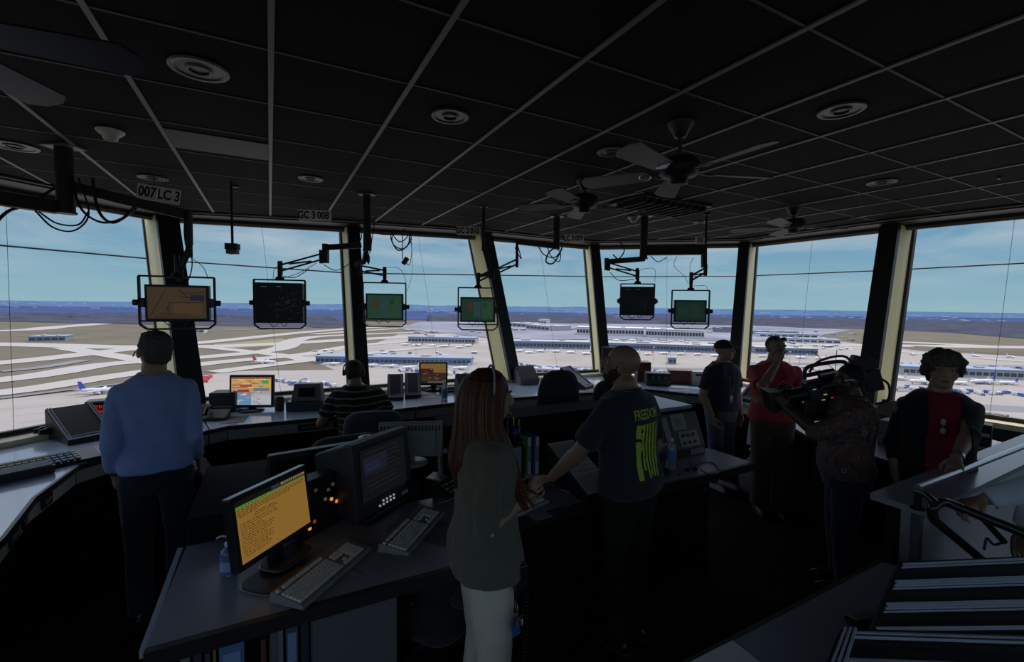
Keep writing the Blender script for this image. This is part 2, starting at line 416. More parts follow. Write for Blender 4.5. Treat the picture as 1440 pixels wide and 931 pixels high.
# centre and right: concrete aprons
patch([(470,520),(420,500),(520,486),(560,470),(680,468),(800,466),(1010,468),(1130,472),(1300,480),(1440,486),(2200,520),(2200,1200),(-700,1200),(-700,640),(0,562),(160,545),(330,522)], M_CONC, .15)
patch([(1130,466),(1260,464),(1440,478),(2100,506),(2100,560),(1440,501),(1300,494),(1180,480)], M_GRASS, .3)
strip([(1230,479),(1440,489),(1800,507)], 60, M_TAXI, .5)
strip([(1140,484),(1300,497),(1440,508),(1900,540)], 30, M_TAXI, .5)
patch([(1280,486),(1440,494),(1440,500),(1300,491)], M_GRASS2, .6)
patch([(1240,560),(1440,572),(1900,600),(1900,612),(1440,580),(1240,567)], M_ASPH, .3)
patch([(1300,512),(1440,518),(1900,536),(1900,540),(1440,523),(1340,517)], M_ASPH, .5)
for y0, y1, xa, xb in ((478,480,700,1440),(483.5,485.5,590,1200),(505,507,1050,1440),(514,516,700,1040),(541,543,1050,1400)):
    patch([(xa,y0+.012*(xa-720)),(xb,y0+.012*(xb-720)),(xb,y1+.014*(xb-720)),(xa,y1+.014*(xa-720))], M_TAXI if y0 < 484 else M_ASPH, .45)
# left: taxiways and runways between the grass
strip([(-600,476),(0,465),(90,459),(230,451),(480,447)], 75)
strip([(-500,478),(0,484),(168,488),(330,486),(485,478),(640,470)], 62)
strip([(-500,545),(0,510),(170,492),(300,480),(480,463),(640,455)], 50)
strip([(-500,570),(0,534),(150,512),(262,504),(390,491),(420,477),(485,471),(680,464)], 42)
strip([(-500,600),(0,552),(150,530),(300,510),(430,498),(520,484),(690,472)], 36)
strip([(90,489),(180,503),(230,512)], 30)
strip([(262,485),(330,492),(400,500),(440,508)], 26)
strip([(300,523),(420,508),(560,492),(700,480)], 30)
strip([(0,522),(60,516),(120,506)], 20, M_ASPH, .5)
strip([(0,560),(120,545),(200,536)], 8, M_ASPH, .5)
strip([(440,470),(560,462),(700,456)], 36, M_TAXI)
strip([(270,466),(420,461),(480,458)], 26, M_ASPH, .5)
patch([(310,491),(400,485),(415,480),(395,476),(300,484)], mat('straw_grass', (.20,.165,.085), .95, noise_amt=.2, scale=.02), .25)
# paint lines on the near apron
for k in range(7):
    y = 575+k*9; strip([(0+k*12,y),(210,y-18-k)], .5, M_ASPH, .6, False)
g_o = struct('ground', gm); 
# low far hills
hm = MB()
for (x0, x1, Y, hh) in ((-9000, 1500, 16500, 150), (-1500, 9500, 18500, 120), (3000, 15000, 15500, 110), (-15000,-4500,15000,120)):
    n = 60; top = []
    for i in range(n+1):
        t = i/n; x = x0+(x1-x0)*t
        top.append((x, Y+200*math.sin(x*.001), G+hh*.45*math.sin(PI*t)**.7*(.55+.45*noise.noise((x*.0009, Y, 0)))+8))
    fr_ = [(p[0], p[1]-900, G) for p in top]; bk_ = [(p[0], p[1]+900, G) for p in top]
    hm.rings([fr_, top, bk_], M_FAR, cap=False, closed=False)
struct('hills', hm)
# woods: a bumpy canopy sheet with real height
def wood(name, pts, label, hgt=15, n=60, k=8, m=M_FOR):
    mb = MB(); A, B, C, D = [at(x, y, G) for x, y in pts]     # far-left, far-right, near-right, near-left
    rows = []
    for j in range(k+1):
        r_ = []
        for i in range(n+1):
            u, v = i/n, j/k; p = A.lerp(B, u).lerp(D.lerp(C, u), v)
            h = hgt*(.65+.6*noise.noise((p.x*.02, p.y*.02, 3)))
            if j in (0, k) or i in (0, n): h = 0
            r_.append(p+Vector((noise.noise((i*3.1, j, 1))*8, noise.noise((i, j*2.3, 5))*8, h)))
        rows.append(r_)
    mb.rings(rows, m, cap=False, closed=False, smooth=False)
    o = mb.build(name, m); tag(o, label, 'woods', kind='stuff')
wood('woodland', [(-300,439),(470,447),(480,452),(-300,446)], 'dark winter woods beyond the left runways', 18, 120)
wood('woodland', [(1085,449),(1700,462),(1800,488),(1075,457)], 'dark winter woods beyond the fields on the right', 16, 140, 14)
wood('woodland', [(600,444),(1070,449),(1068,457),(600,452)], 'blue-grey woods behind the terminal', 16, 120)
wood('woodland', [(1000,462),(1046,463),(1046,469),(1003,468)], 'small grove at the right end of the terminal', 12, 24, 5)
# ---------------------------------------------------------------- buildings
OCC = []
def free(p, r): return all((p.x-q[0])**2+(p.y-q[1])**2 > (r+q[2])**2 for q in OCC)
def claim(p, r): OCC.append((p.x, p.y, r))
M_BW = mat('pale_cladding', (.46,.46,.47), .8, noise_amt=.1, scale=.1)
M_BG = mat('grey_cladding', (.30,.31,.33), .8, noise_amt=.1, scale=.1)
M_BB = mat('blue_grey_cladding', (.16,.20,.28), .7)
M_BRF = mat('white_membrane_roof', (.55,.55,.55), .8, noise_amt=.08, scale=.05)
M_BRG = mat('grey_roof', (.35,.36,.38), .8, noise_amt=.15, scale=.05)
M_BRB = mat('blue_grey_roof', (.20,.26,.36), .8)
M_BGL = mat('dark_facade_glass', (.03,.045,.07), .2)
def building(name, x0, y0, x1, y1, dep, hgt, label, wall=M_BW, roof=M_BRF, cols=0, group=None, cat='building'):
    a, b = at(x0, y0, G), at(x1, y1, G); u = (b-a); ln = u.length; rz = math.atan2(u.y, u.x)
    nn = Vector((-u.y, u.x, 0)).normalized(); k_ = max(1, int(ln/(dep*.7)))
    for j in range(k_+1): claim(a+u*(j/k_)+nn*dep/2, dep*.62)
    t = thing(name, label, cat, a, rz, group)
    MB().box((ln/2, dep/2, hgt/2), (ln, dep, hgt), wall).build('wall', wall, t)
    MB().box((ln/2, dep/2, hgt+.6), (ln+2, dep+2, 1.2), roof).box((ln*.3, dep*.5, hgt+2.2), (ln*.1, dep*.3, 2.4), M_BG).box((ln*.7, dep*.45, hgt+2.), (ln*.06, dep*.25, 2.), M_BG).build('roof', roof, t)
    wb = MB(); n = cols or max(2, int(ln/18))
    for k in range(n):
        c = (k+.5)*ln/n; wb.box((c, -.15, hgt*.52), (ln/n*.78, .5, hgt*.42), M_BGL)
    wb.build('window_band', M_BGL, t)
    return t
building('terminal', 811, 471.0, 905, 473.5, 60, 22, 'long white terminal hall behind the middle post, left half', cols=22)
building('terminal', 908, 474.2, 990, 477.0, 60, 22, 'long white terminal hall, right half under the sixth hanging screen', cols=20)
building('concourse', 700, 489, 830, 491.5, 36, 13, 'grey concourse with dark windows seen left of the middle post', M_BB, M_BRG, 26)
building('concourse', 850, 491, 1040, 497.5, 34, 12, 'long concourse with dark windows seen right of the middle post', M_BB, M_BRG, 40)
building('concourse', 574, 482, 668, 484, 40, 12, 'flat dark concourse farthest out between the second and third posts', M_BG, M_BRB, 20)
building('concourse', 444, 511, 662, 514, 30, 9, 'near low concourse with blue roofs behind the seated controller', M_BB, M_BRB, 34)
building('concourse', 1062, 497, 1150, 500, 34, 11, 'concourse between the two right posts, behind the man in red', M_BB, M_BRG, 16)
building('concourse', 1270, 527, 1440, 534, 30, 10, 'low concourse beyond the woman in red', M_BG, M_BRB, 18)
building('warehouse', 1066, 471.5, 1122, 472.3, 50, 12, 'blue-roofed warehouse left of the grass on the right', M_BB, M_BRB, 6)
building('warehouse', 1068, 474, 1150, 476, 50, 10, 'second blue-roofed warehouse, nearer than the first', M_BW, M_BRB, 8)
building('warehouse', 1098, 481, 1182, 484, 50, 9, 'wide low warehouse with pale walls right of the man in red', M_BW, M_BRB, 8)
building('parking_garage', 740, 463, 772, 466, 90, 16, 'grey parking garage left of the terminal', M_BG, M_BRG, 6)
building('parking_garage', 715, 459, 745, 461, 90, 14, 'small grey garage farthest left of the terminal', M_BG, M_BRG, 5)
building('hotel', 757, 458.6, 768, 459.1, 30, 26, 'small pale hotel on the skyline left of the terminal', M_BW, M_BRF, 3)
building('hangar', 40, 480.5, 92, 479.5, 40, 9, 'blue-grey hangar in the grass at far left', M_BB, M_BRB, 5)
building('hangar', 255, 469, 287, 468.6, 50, 10, 'white hangar beyond the taxiways under the first hanging screen', M_BW, M_BRF, 4)
random.seed(11)
# long low sheds by the near apron
M_SB = mat('pale_blue_shed', (.42,.50,.60), .8)
near = [(702,528,742,529.5),(745,524,790,526),(792,530,826,531.5),(870,531,902,532.5),(1066,536,1105,538),(1010,521,1040,522)]
for i, (x0,y0,x1,y1) in enumerate(near):
    building('ground_equipment_shed', x0,y0,x1,y1, 14, 4.5, ['pale blue shed on the near apron','white-roofed shed beside the pale blue one on the near apron','shed just left of the middle post','shed just right of the middle post','shed between the two right posts','small shed behind the man in the cap'][i], [M_SB,M_BW,M_SB,M_BB,M_SB,M_BW][i], [M_BRF,M_BRG,M_BRF,M_BRF,M_BRG,M_BRF][i], 5, None, 'shed')
building('ground_equipment_shed', 940, 512, 951, 512.4, 12, 9, 'dark box-shaped hut alone on the pale apron', M_BB, M_BRG, 2, None, 'shed')
# far white specks: towns along the horizon
def specks(n, xr, yr, label, grp):
    mb = None
    for i in range(n):
        for _ in range(30):
            x = random.uniform(*xr); y = random.uniform(*yr)+.0124*(x-720); a = at(x, y, G); s = a.y
            bw = random.uniform(2.5, 9)*s/640
            if free(a, bw*.7): break
        else: continue
        claim(a, bw*.7)
        bh = random.uniform(.5, 1.0)*s/640
        q = MB().box((0,0,bh/2), (bw, bw*.5, bh), M_BW).box((0,0,bh+.5),(bw*1.03,bw*.53,1),M_BRF)
        o = q.build('distant_building', M_BW, None, loc=a, rot=(0,0,random.uniform(-.3,.3))); tag(o, label, 'building', grp)
specks(44, (0,480), (434,441), 'tiny pale building in the far haze on the left', 'far buildings on the left horizon')
specks(40, (500,830), (434.5,442), 'tiny pale building in the far haze at the centre', 'far buildings on the central horizon')
specks(40, (850,1220), (435,443.5), 'tiny pale building in the far haze right of the middle post', 'far buildings right of centre')
specks(30, (1250,1440), (435,444), 'tiny pale building among the woods at far right', 'far buildings at far right')
# city blocks beyond the concourses
def blocks(n, xr, yr, label, grp):
    for i in range(n):
        for _ in range(40):
            x = random.uniform(*xr); y = random.uniform(*yr)+.0124*(x-720); a = at(x, y, G); s = a.y
            bw = random.uniform(3, 11)*s/640
            if free(a, bw*.65): break
        else: continue
        claim(a, bw*.65)
        bh = random.uniform(1.0, 2.6)*s/640
        m1 = random.choice([M_BW, M_BG, M_BB, M_BW]); m2 = random.choice([M_BRF, M_BRG, M_BRB, M_BRF])
        q = MB().box((0,0,bh/2), (bw, bw*.7, bh), m1).box((0,0,bh+.4),(bw*1.02,bw*.72,.8),m2).box((0,-bw*.355,bh*.5),(bw*.86,.4,bh*.35),M_BGL)
        o = q.build('distant_block', m1, None, loc=a, rot=(0,0,random.uniform(-.25,.5))); tag(o, label, 'building', grp)
blocks(54, (700,1040), (459,465), 'low building among the crowded blocks beyond the terminal', 'blocks beyond the terminal')
blocks(26, (700,1040), (478,486), 'low service building between terminal and concourse', 'service buildings by the terminal')
blocks(22, (1060,1200), (462,486), 'low service building right of the terminal', 'service buildings right of the terminal')
blocks(14, (560,680), (466,476), 'low service building beyond the far concourse', 'service buildings beyond the far concourse')
blocks(24, (430,670), (496,506), 'low blue-grey building beside the near concourse', 'buildings beside the near concourse')
# ---------------------------------------------------------------- airliners
M_PW = mat('aircraft_white', (.62,.62,.64), .35)
M_PG = mat('aircraft_grey', (.45,.46,.48), .35)
M_TB = mat('tail_blue', (.03,.09,.40), .4)
M_TR = mat('tail_red', (.55,.03,.05), .4)
def airliner(label, tail, group):
    t = thing('airliner', label, 'airplane', (0,0,0), 0, group)
    f = MB(); f.lathe((0,0,3.6), [(.05,-17),(1.0,-16),(1.7,-14),(1.95,-11),(1.95,6),(1.5,12),(.7,16.5),(.25,18)], 14, M_PW, 'Y'); f.build('fuselage', M_PW, t)
    for s in (-1, 1):
        w_ = MB(); w_.add([(s*1.5,-3,2.9),(s*1.5,4,2.9),(s*16,7.5,4.1),(s*16,5.8,4.1),(s*1.5,-3,3.4),(s*1.5,4,3.4),(s*16,7.5,4.25),(s*16,5.8,4.25)], [(3,2,1,0),(4,5,6,7),(0,1,5,4),(1,2,6,5),(2,3,7,6),(3,0,4,7)], M_PG); w_.build('wing', M_PG, t)
        MB().lathe((s*5.5,.5,2.), [(.9,-3),(1.1,-2),(1.1,.5),(.6,2)], 10, M_PG, 'Y').build('engine', M_PG, t)
        MB().add([(s*.3,14,4.3),(s*.3,17,4.3),(s*5.5,18,4.6),(s*5.5,16.6,4.6),(s*.3,14,4.6),(s*.3,17,4.6),(s*5.5,18,4.75),(s*5.5,16.6,4.75)], [(3,2,1,0),(4,5,6,7),(0,1,5,4),(1,2,6,5),(2,3,7,6),(3,0,4,7)], M_PG).build('tailplane', M_PG, t)
    MB().slab((0,11.5,5.2),(0,16.8,4.6),(0,18.2,11.2),(0,15.6,11.2), .35, tail).build('tail_fin', tail, t)
    for s, y in ((0,-13),(-2.4,1.5),(2.4,1.5)): MB().cyl((s,y,0),(s,y,2.6),.45,.25,8,M_DARK).build('landing_gear', M_DARK, t)
    return t
PB = airliner('white airliner with blue tail', M_TB, None); PR = airliner('white airliner with red tail', M_TR, None); PW = airliner('all white airliner', M_PG, None)
def park(kind, x, y, rz, label, group=None, s=1.):
    first = kind.get('used') is None
    o = kind if first else dup(kind)
    if 'used' in o and not first: del o['used']
    kind['used'] = 1
    o.location = at(x, y, G); o.rotation_euler = (0,0,R(rz)); o['label'] = label
    if s != 1.: o.scale = (s,s,s)
    if group: o['group'] = group
park(PB, 143, 554, 100, 'white airliner taxiing below the first window, left of the man in blue')
park(PB, 1384, 540, -75, 'airliner with a blue tail right of the woman in red')
park(PW, 1302, 541, -100, 'white airliner directly beyond the woman in red')
park(PR, 372, 512, 80, 'lone airliner on the apron left of the near concourse')
for (xs, ys, xr, yr, n, kinds, rot, lab, grp) in (
    ((455,655),(512,518),0,0,8,(PB,PW,PB),-60,'airliner parked at the near concourse behind the seated controller','airliners at the near concourse'),
    ((560,665),(485,487),0,0,6,(PW,PR),-40,'airliner at the far dark concourse between the second and third posts','airliners at the far concourse'),
    ((700,825),(493,496),0,0,7,(PB,PW,PW),-50,'airliner at the concourse left of the middle post','airliners left of the middle post'),
    ((855,1035),(495,501),0,0,8,(PB,PW,PR),-60,'airliner at the concourse right of the middle post','airliners right of the middle post'),
    ((860,985),(478.5,481),0,0,7,(PW,PB),-60,'airliner in front of the white terminal','airliners at the terminal'),
    ((1062,1215),(501,507),0,0,6,(PW,PB,PW),-70,'airliner between the two right posts','airliners between the right posts'),
    ((1062,1200),(488,491),0,0,5,(PW,PB),-30,'airliner on the stand beyond the man in red','airliners on the far right stands'),
    ((1262,1440),(498,503),0,0,4,(PW,PW),-30,'airliner on the far taxiway beyond the woman in red','airliners on the far right taxiway'),
    ((1245,1436),(533,541),0,0,5,(PW,PB,PW),-80,'airliner at the low concourse on the far right','airliners at the right concourse')):
    for i in range(n):
        f = (i+.5)/n
        for tr in range(40):
            x = xs[0]+(xs[1]-xs[0])*f+random.uniform(-3,3)*(1+tr*.1); y = ys[0]+(ys[1]-ys[0])*f+tr*.12
            if free(at(x,y+.8,G), 13.5): break
        else: continue
        claim(at(x,y+.8,G), 13.5)
        park(kinds[i%len(kinds)], x, y+.8, rot+random.uniform(-8,8), lab, grp, .72)
for k_ in (PB,PR,PW):
    if 'used' in k_: del k_['used']
for o in list(bpy.data.objects):
    if o.name.startswith('airliner') and 'used' in o: del o['used']
# ---------------------------------------------------------------- service vehicles
def truck(body, label, group):
    t = thing('service_truck', label, 'truck', (0,0,0), 0, group)
    MB().box((1,0,1.9),(5,2.3,2.4),body).build('cargo_box', body, t)
    MB().box((-2.6,0,1.45),(1.9,2.2,1.7),M_BB).box((-3.0,0,1.9),(1.2,2.0,.6),M_BGL).build('cab', M_BB, t)
    mb = MB()
    for x in (-2.5,2.4):
        for y in (-1.05,1.05): mb.cyl((x,y-.15,.5),(x,y+.15,.5),.5,n=10,m=M_BLACK)
    mb.build('wheels', M_BLACK, t)
    return t
TW = truck(M_PW,'',None); TR = truck(M_TR,'',None); TB = truck(M_TB,'',None)
def row(kinds, n, xs, ys, lab, grp, sc=1.):
    for i in range(n):
        k = kinds[i%len(kinds)]; f = (i+.5)/n; x = xs[0]+(xs[1]-xs[0])*f+random.uniform(-2,2); y = ys[0]+(ys[1]-ys[0])*f+random.uniform(-1,1)
        for tr in range(30):
            if free(at(x,y,G), 3.6): break
            x += random.uniform(-1,1); y += random.uniform(-.6,.9)
        else: continue
        claim(at(x,y,G), 3.6)
        o = k if not k['label'] else dup(k)
        o.location = at(x,y,G); o.rotation_euler = (0,0,random.uniform(0,3)); o['label'] = lab; o['group'] = grp; o.scale = (sc,)*3
TR['label'] = TW['label'] = TB['label'] = ''
row([TR], 14, (262,297), (530,534), 'red service vehicle in the row right of the man in blue', 'red vehicles on the apron')
row([TW,TW,TB], 16, (385,470), (536,543), 'service vehicle parked beyond the desk monitors', 'vehicles beyond the desk monitors')
row([TW,TW,TB], 22, (560,680), (519,530), 'service vehicle left of the third post', 'vehicles left of the third post')
row([TW,TB,TW], 30, (700,830), (512,522), 'service vehicle on the near apron left of the middle post', 'vehicles left of the middle post')
row([TW,TB,TW,TW], 26, (855,1035), (517,532), 'service vehicle on the apron right of the middle post', 'vehicles right of the middle post')
row([TW,TW,TB], 22, (1062,1215), (512,528), 'service vehicle between the two right posts', 'vehicles between the right posts')
row([TW,TB,TW], 26, (1240,1440), (545,556), 'service vehicle beyond the woman in red', 'vehicles beyond the woman in red')
row([TW,TB,TW], 14, (1260,1440), (512,520), 'service vehicle on the far apron at the right', 'vehicles on the far right apron')
# apron light masts
for i, (x, y, lb) in enumerate(((717,510,'thin floodlight mast left of the middle post'),(585,508,'thin floodlight mast beyond the seated controller'),(919,512,'thin floodlight mast right of the middle post'),(1110,520,'thin floodlight mast beyond the man in red'))):
    a = at(x,y,G); t = thing('floodlight_mast', lb, 'light mast', a)
    MB().cyl((0,0,0),(0,0,24),.35,.2,8,M_BG).build('pole', M_BG, t); MB().box((0,0,24.2),(3,1,.8),M_BW).build('lamp_head', M_BW, t)
# steel cable strung outside round the glass
cp = [(-160,330),(0,345),(245,367),(490,384),(700,387),(848,389),(1040,388.5),(1250,380),(1440,370),(1560,364)]
cd = [4.9,5.3,7.0,7.6,8.2,9.2,8.8,6.9,5.9,5.2]
cb_ = MB().tube([atd(x,y,d) for (x,y),d in zip(cp,cd)], .011, 6, M_CABLE)
tag(cb_.build('steel_cable', M_CABLE), 'thin dark cable strung across all the windows outside', 'cable')
# ================================================================ consoles
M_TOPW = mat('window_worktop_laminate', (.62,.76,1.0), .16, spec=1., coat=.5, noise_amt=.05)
M_TOPI = mat('island_laminate', (.27,.285,.35), .34, noise_amt=.06)
M_EDGE = mat('dark_worktop_edge', (.02,.02,.022), .45)
M_FASC = mat('beige_fascia', (.45,.42,.36), .6)
M_CAB = mat('dark_console_cabinet', (.010,.010,.012), .85, spec=.12)
M_CABG = mat('grey_console_panel', (.15,.15,.175), .55)
def sill_in(i, d=.24): q = inw(WB[i], d); return (q.x, q.y)
def lerp2(a, b, t): return (a[0]+(b[0]-a[0])*t, a[1]+(b[1]-a[1])*t)
def console(name, label, front, back, z, top=M_TOPW, fasc=True, thick=.035, cab_in=.28, socket=()):
    # front: points from left to right along the operators' edge, back: points from right to left along the window
    t = thing(name, label, 'desk', (front[0][0], front[0][1], 0)); o = Vector((front[0][0], front[0][1]))
    f = [Vector(p)-o for p in front]; b = [Vector(p)-o for p in back]
    MB().prism([tuple(p) for p in f+b], z-thick, z, top).build('worktop', top, t, .004)
    e, fa, pn = MB(), MB(), MB()
    for i in range(len(f)-1):
        a, c = f[i], f[i+1]; d = (c-a).normalized(); n = Vector((d.y, -d.x))
        e.bar((a.x+n.x*.008, a.y+n.y*.008, z-.017), (c.x+n.x*.008, c.y+n.y*.008, z-.017), .018, .038)
        fa.bar((a.x-n.x*.02, a.y-n.y*.02, z-.085), (c.x-n.x*.02, c.y-n.y*.02, z-.085), .02, .095)
        L_ = (c-a).length; k = max(1, int(L_/.45))
        for j in range(1, k):
            q = a.lerp(c, j/k); pn.bar((q.x-n.x*.009, q.y-n.y*.009, z-.13), (q.x-n.x*.009, q.y-n.y*.009, z-.04), .004, .004, M_BLACK)
    e.build('edge_trim', M_EDGE, t)
    if fasc: fa.build('fascia', M_FASC, t); pn.build('fascia_joint', M_BLACK, t)
    for (i, s, w_, m_) in socket:
        a, c = f[i], f[i+1]; d = (c-a).normalized(); n = Vector((d.y, -d.x)); q = a.lerp(c, s)
        s_ = MB(); s_.bar((q.x-d.x*w_/2-n.x*.005, q.y-d.y*w_/2-n.y*.005, z-.085), (q.x+d.x*w_/2-n.x*.005, q.y+d.y*w_/2-n.y*.005, z-.085), .012, .065, m_)
        s_.bar((q.x-d.x*w_/3+n.x*.002, q.y-d.y*w_/3+n.y*.002, z-.085), (q.x+d.x*w_/3+n.x*.002, q.y+d.y*w_/3+n.y*.002, z-.085), .006, .02, M_GREY)
        s_.build('jack_panel', m_, t)
    mid = sum(b, Vector((0,0)))/len(b)
    cf = []
    for i, p in enumerate(f):
        d = (f[min(i+1,len(f)-1)]-f[max(i-1,0)]).normalized(); n = Vector((-d.y, d.x)); cf.append(p+n*cab_in)
    MB().prism([tuple(p) for p in cf+[x+(mid-x)*.04 for x in b]], 0, z-thick-.001, M_CAB).build('cabinet', M_CAB, t)
    return t
M_JACK = mat('black_jack_panel', (.015,.015,.015), .4); M_JRED = mat('dark_red_jack_panel', (.06,.015,.012), .4)
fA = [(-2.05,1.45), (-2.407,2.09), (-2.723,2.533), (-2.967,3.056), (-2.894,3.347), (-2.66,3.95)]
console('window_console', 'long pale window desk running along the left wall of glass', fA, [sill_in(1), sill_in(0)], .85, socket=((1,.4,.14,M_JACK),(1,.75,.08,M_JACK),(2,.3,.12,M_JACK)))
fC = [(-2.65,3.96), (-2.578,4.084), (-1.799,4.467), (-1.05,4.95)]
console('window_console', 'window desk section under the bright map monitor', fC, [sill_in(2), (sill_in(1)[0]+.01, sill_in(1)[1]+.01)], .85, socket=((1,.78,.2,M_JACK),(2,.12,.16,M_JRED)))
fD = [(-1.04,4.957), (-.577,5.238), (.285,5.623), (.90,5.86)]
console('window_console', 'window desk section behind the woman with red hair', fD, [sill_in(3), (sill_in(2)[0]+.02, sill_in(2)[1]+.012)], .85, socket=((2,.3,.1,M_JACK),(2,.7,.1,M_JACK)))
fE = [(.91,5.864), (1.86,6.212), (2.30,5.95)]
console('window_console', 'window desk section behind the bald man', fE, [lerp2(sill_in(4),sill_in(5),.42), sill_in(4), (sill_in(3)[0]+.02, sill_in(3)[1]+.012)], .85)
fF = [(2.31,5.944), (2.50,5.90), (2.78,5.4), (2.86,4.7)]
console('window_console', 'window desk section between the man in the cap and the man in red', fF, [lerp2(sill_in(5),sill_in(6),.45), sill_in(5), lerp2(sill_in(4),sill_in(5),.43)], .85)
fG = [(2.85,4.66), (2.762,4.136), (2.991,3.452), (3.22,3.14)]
console('window_console', 'grey window desk behind the cameraman and the woman in red', fG, [(4.47,3.85), lerp2(sill_in(6),sill_in(7),.15), lerp2(sill_in(5),sill_in(6),.46)], .80, M_TOPI, False)

# ---------------------------------------------------------------- island in the middle of the cab, built along the 28 degree direction
def uv(u, v, z=0): p = UX*u+UY*v; return Vector((p.x, p.y, z))
isl = thing('island_console', 'dark desk in the foreground holding the yellow screen monitor', 'desk', uv(-.41,1.965), GA)
MB().prism([(0,0),(1.485,0),(1.485,.76),(.02,.76)], .715, .75, M_TOPI).build('worktop', M_TOPI, isl, .004)
MB().bar((-.006,-.0,.732),(-.006,.76,.732), .022, .03, mat('window_lit_edge', (.42,.47,.60), .35)).build('left_edge_trim', None, isl)  # light from the left window painted as a pale blue edge
MB().bar((0,-.012,.72),(1.485,-.012,.72), .03, .06, M_EDGE).build('edge_trim', M_EDGE, isl)
# bookcase below the left end, solid grey panel right of it
bc = MB(); bc.box((.03,.42,.36),(.03,.66,.70),M_CABG); bc.box((.42,.75,.36),(.8,.02,.70),M_CABG); bc.box((.42,.42,.35),(.77,.64,.02),M_CABG); bc.box((.42,.42,.05),(.77,.64,.06),M_CABG); bc.box((.40,.42,.36),(.02,.6,.66),M_CABG)
bc.build('bookcase', M_CABG, isl)
MB().box((.73,.10,.355),(.36,.02,.70),M_CABG).box((.56,.42,.355),(.02,.64,.70),M_CABG).box((.91,.42,.355),(.02,.64,.70),M_CAB).build('side_panel', M_CABG, isl)
MB().box((.62,1.19,.44),(1.2,.84,.88),M_CAB).build('rear_cabinet', M_CAB, isl, .01)
# right part: desk, sloping instrument panel, high back
M_LEDGE_ = mat('pale_console_shelf', (.28,.30,.38), .3)
is2 = thing('island_console', 'dark high-backed console desk where the bald man works', 'desk', uv(1.09,2.25), GA)
MB().prism([(0,0),(2.29,0),(2.29,.40),(2.16,.42),(1.31,.42),(1.31,.74),(0,.74)], .715, .75, M_TOPI).build('worktop', M_TOPI, is2, .004)
MB().bar((0,-.012,.72),(2.3,-.012,.72), .03, .06, M_EDGE).build('edge_trim', M_EDGE, is2)
MB().prism([(.05,.05),(1.86,.05),(1.86,.42),(.05,.42)], 0, .71, M_CAB).build('cabinet', M_CAB, is2)
bb = MB(); bb.box((1.71,.72,.55),(.78,.44,1.1),M_CAB); bb.box((.655,.88,.55),(1.33,.24,1.1),M_CAB); bb.build('high_back', M_CAB, is2, .01)
MB().box((1.82,.70,1.125),(.60,.50,.03),M_LEDGE_).build('top_shelf', None, is2, .004); MB().box((.74,.88,1.12),(1.50,.30,.02),M_CAB).build('top_cover', None, is2, .004)
MB().cyl((1.80,.035,.60),(1.80,.05,.60),.012,n=12,m=M_STEEL).build('cabinet_lock', M_STEEL, is2)
# sloping instrument panel at the right end
ipn = thing('control_console', 'sloping black instrument panel with beige speaker and switch plates', 'control panel', uv(2.55,2.57,.751), GA)
def slope(mb, x0, x1, y0, z0, y1, z1, th, m):
    return mb.slab((x0,y0,z0),(x1,y0,z0),(x1,y1,z1),(x0,y1,z1),th,m)
b_ = MB(); b_.add([(0,0,0),(.68,0,0),(.68,.12,0),(0,.12,0),(0,0,.07),(.68,0,.07),(.68,.115,.34),(0,.115,.34)], [(3,2,1,0),(4,5,6,7),(0,1,5,4),(1,2,6,5),(2,3,7,6),(3,0,4,7)], M_DARK); b_.build('housing', M_DARK, ipn, .004)
def onp(x, s, h=0):          # point on the sloping face: x along, s up the slope 0..1
    return Vector((x, .115*s, .07+.27*s)) + Vector((0,-.92,.39))*h
M_BEI = mat('beige_plate', (.27,.26,.235), .55)
def plate(x0, x1, s0, s1, m, name, h=.004):
    q = MB(); a, b, c, d = onp(x0,s0), onp(x1,s0), onp(x1,s1), onp(x0,s1); q.slab(a, b, c, d, h, m); q.build(name, m, ipn)
for (x0,x1,s0,s1) in ((.0,.30,.82,.92),(.0,.30,.15,.25),(.24,.30,.25,.82),(.0,.05,.25,.82)): plate(x0+.02,x1+.02,s0,s1,M_BEI,'frame_strip')
plate(.36,.52,.52,.97,M_BEI,'speaker_plate'); plate(.40,.62,.05,.47,M_BEI,'switch_plate')
q = MB()
for i in range(4):
    for j in range(4): q.cyl(onp(.41+i*.02,.66+j*.06,.004), onp(.41+i*.02,.66+j*.06,.006), .005, n=8, m=M_BLACK)
q.build('speaker_grille', M_BLACK, ipn)
q = MB()
for i in range(3):
    for j in range(2): q.cyl(onp(.45+i*.06,.15+j*.2,.004), onp(.45+i*.06,.15+j*.2,.016), .014, .011, 12, M_BLACK)
q.build('rotary_knob', M_BLACK, ipn)
MB().box((.58,-.004,.035),(.16,.006,.05),M_BEI).build('jack_plate', M_BEI, ipn)
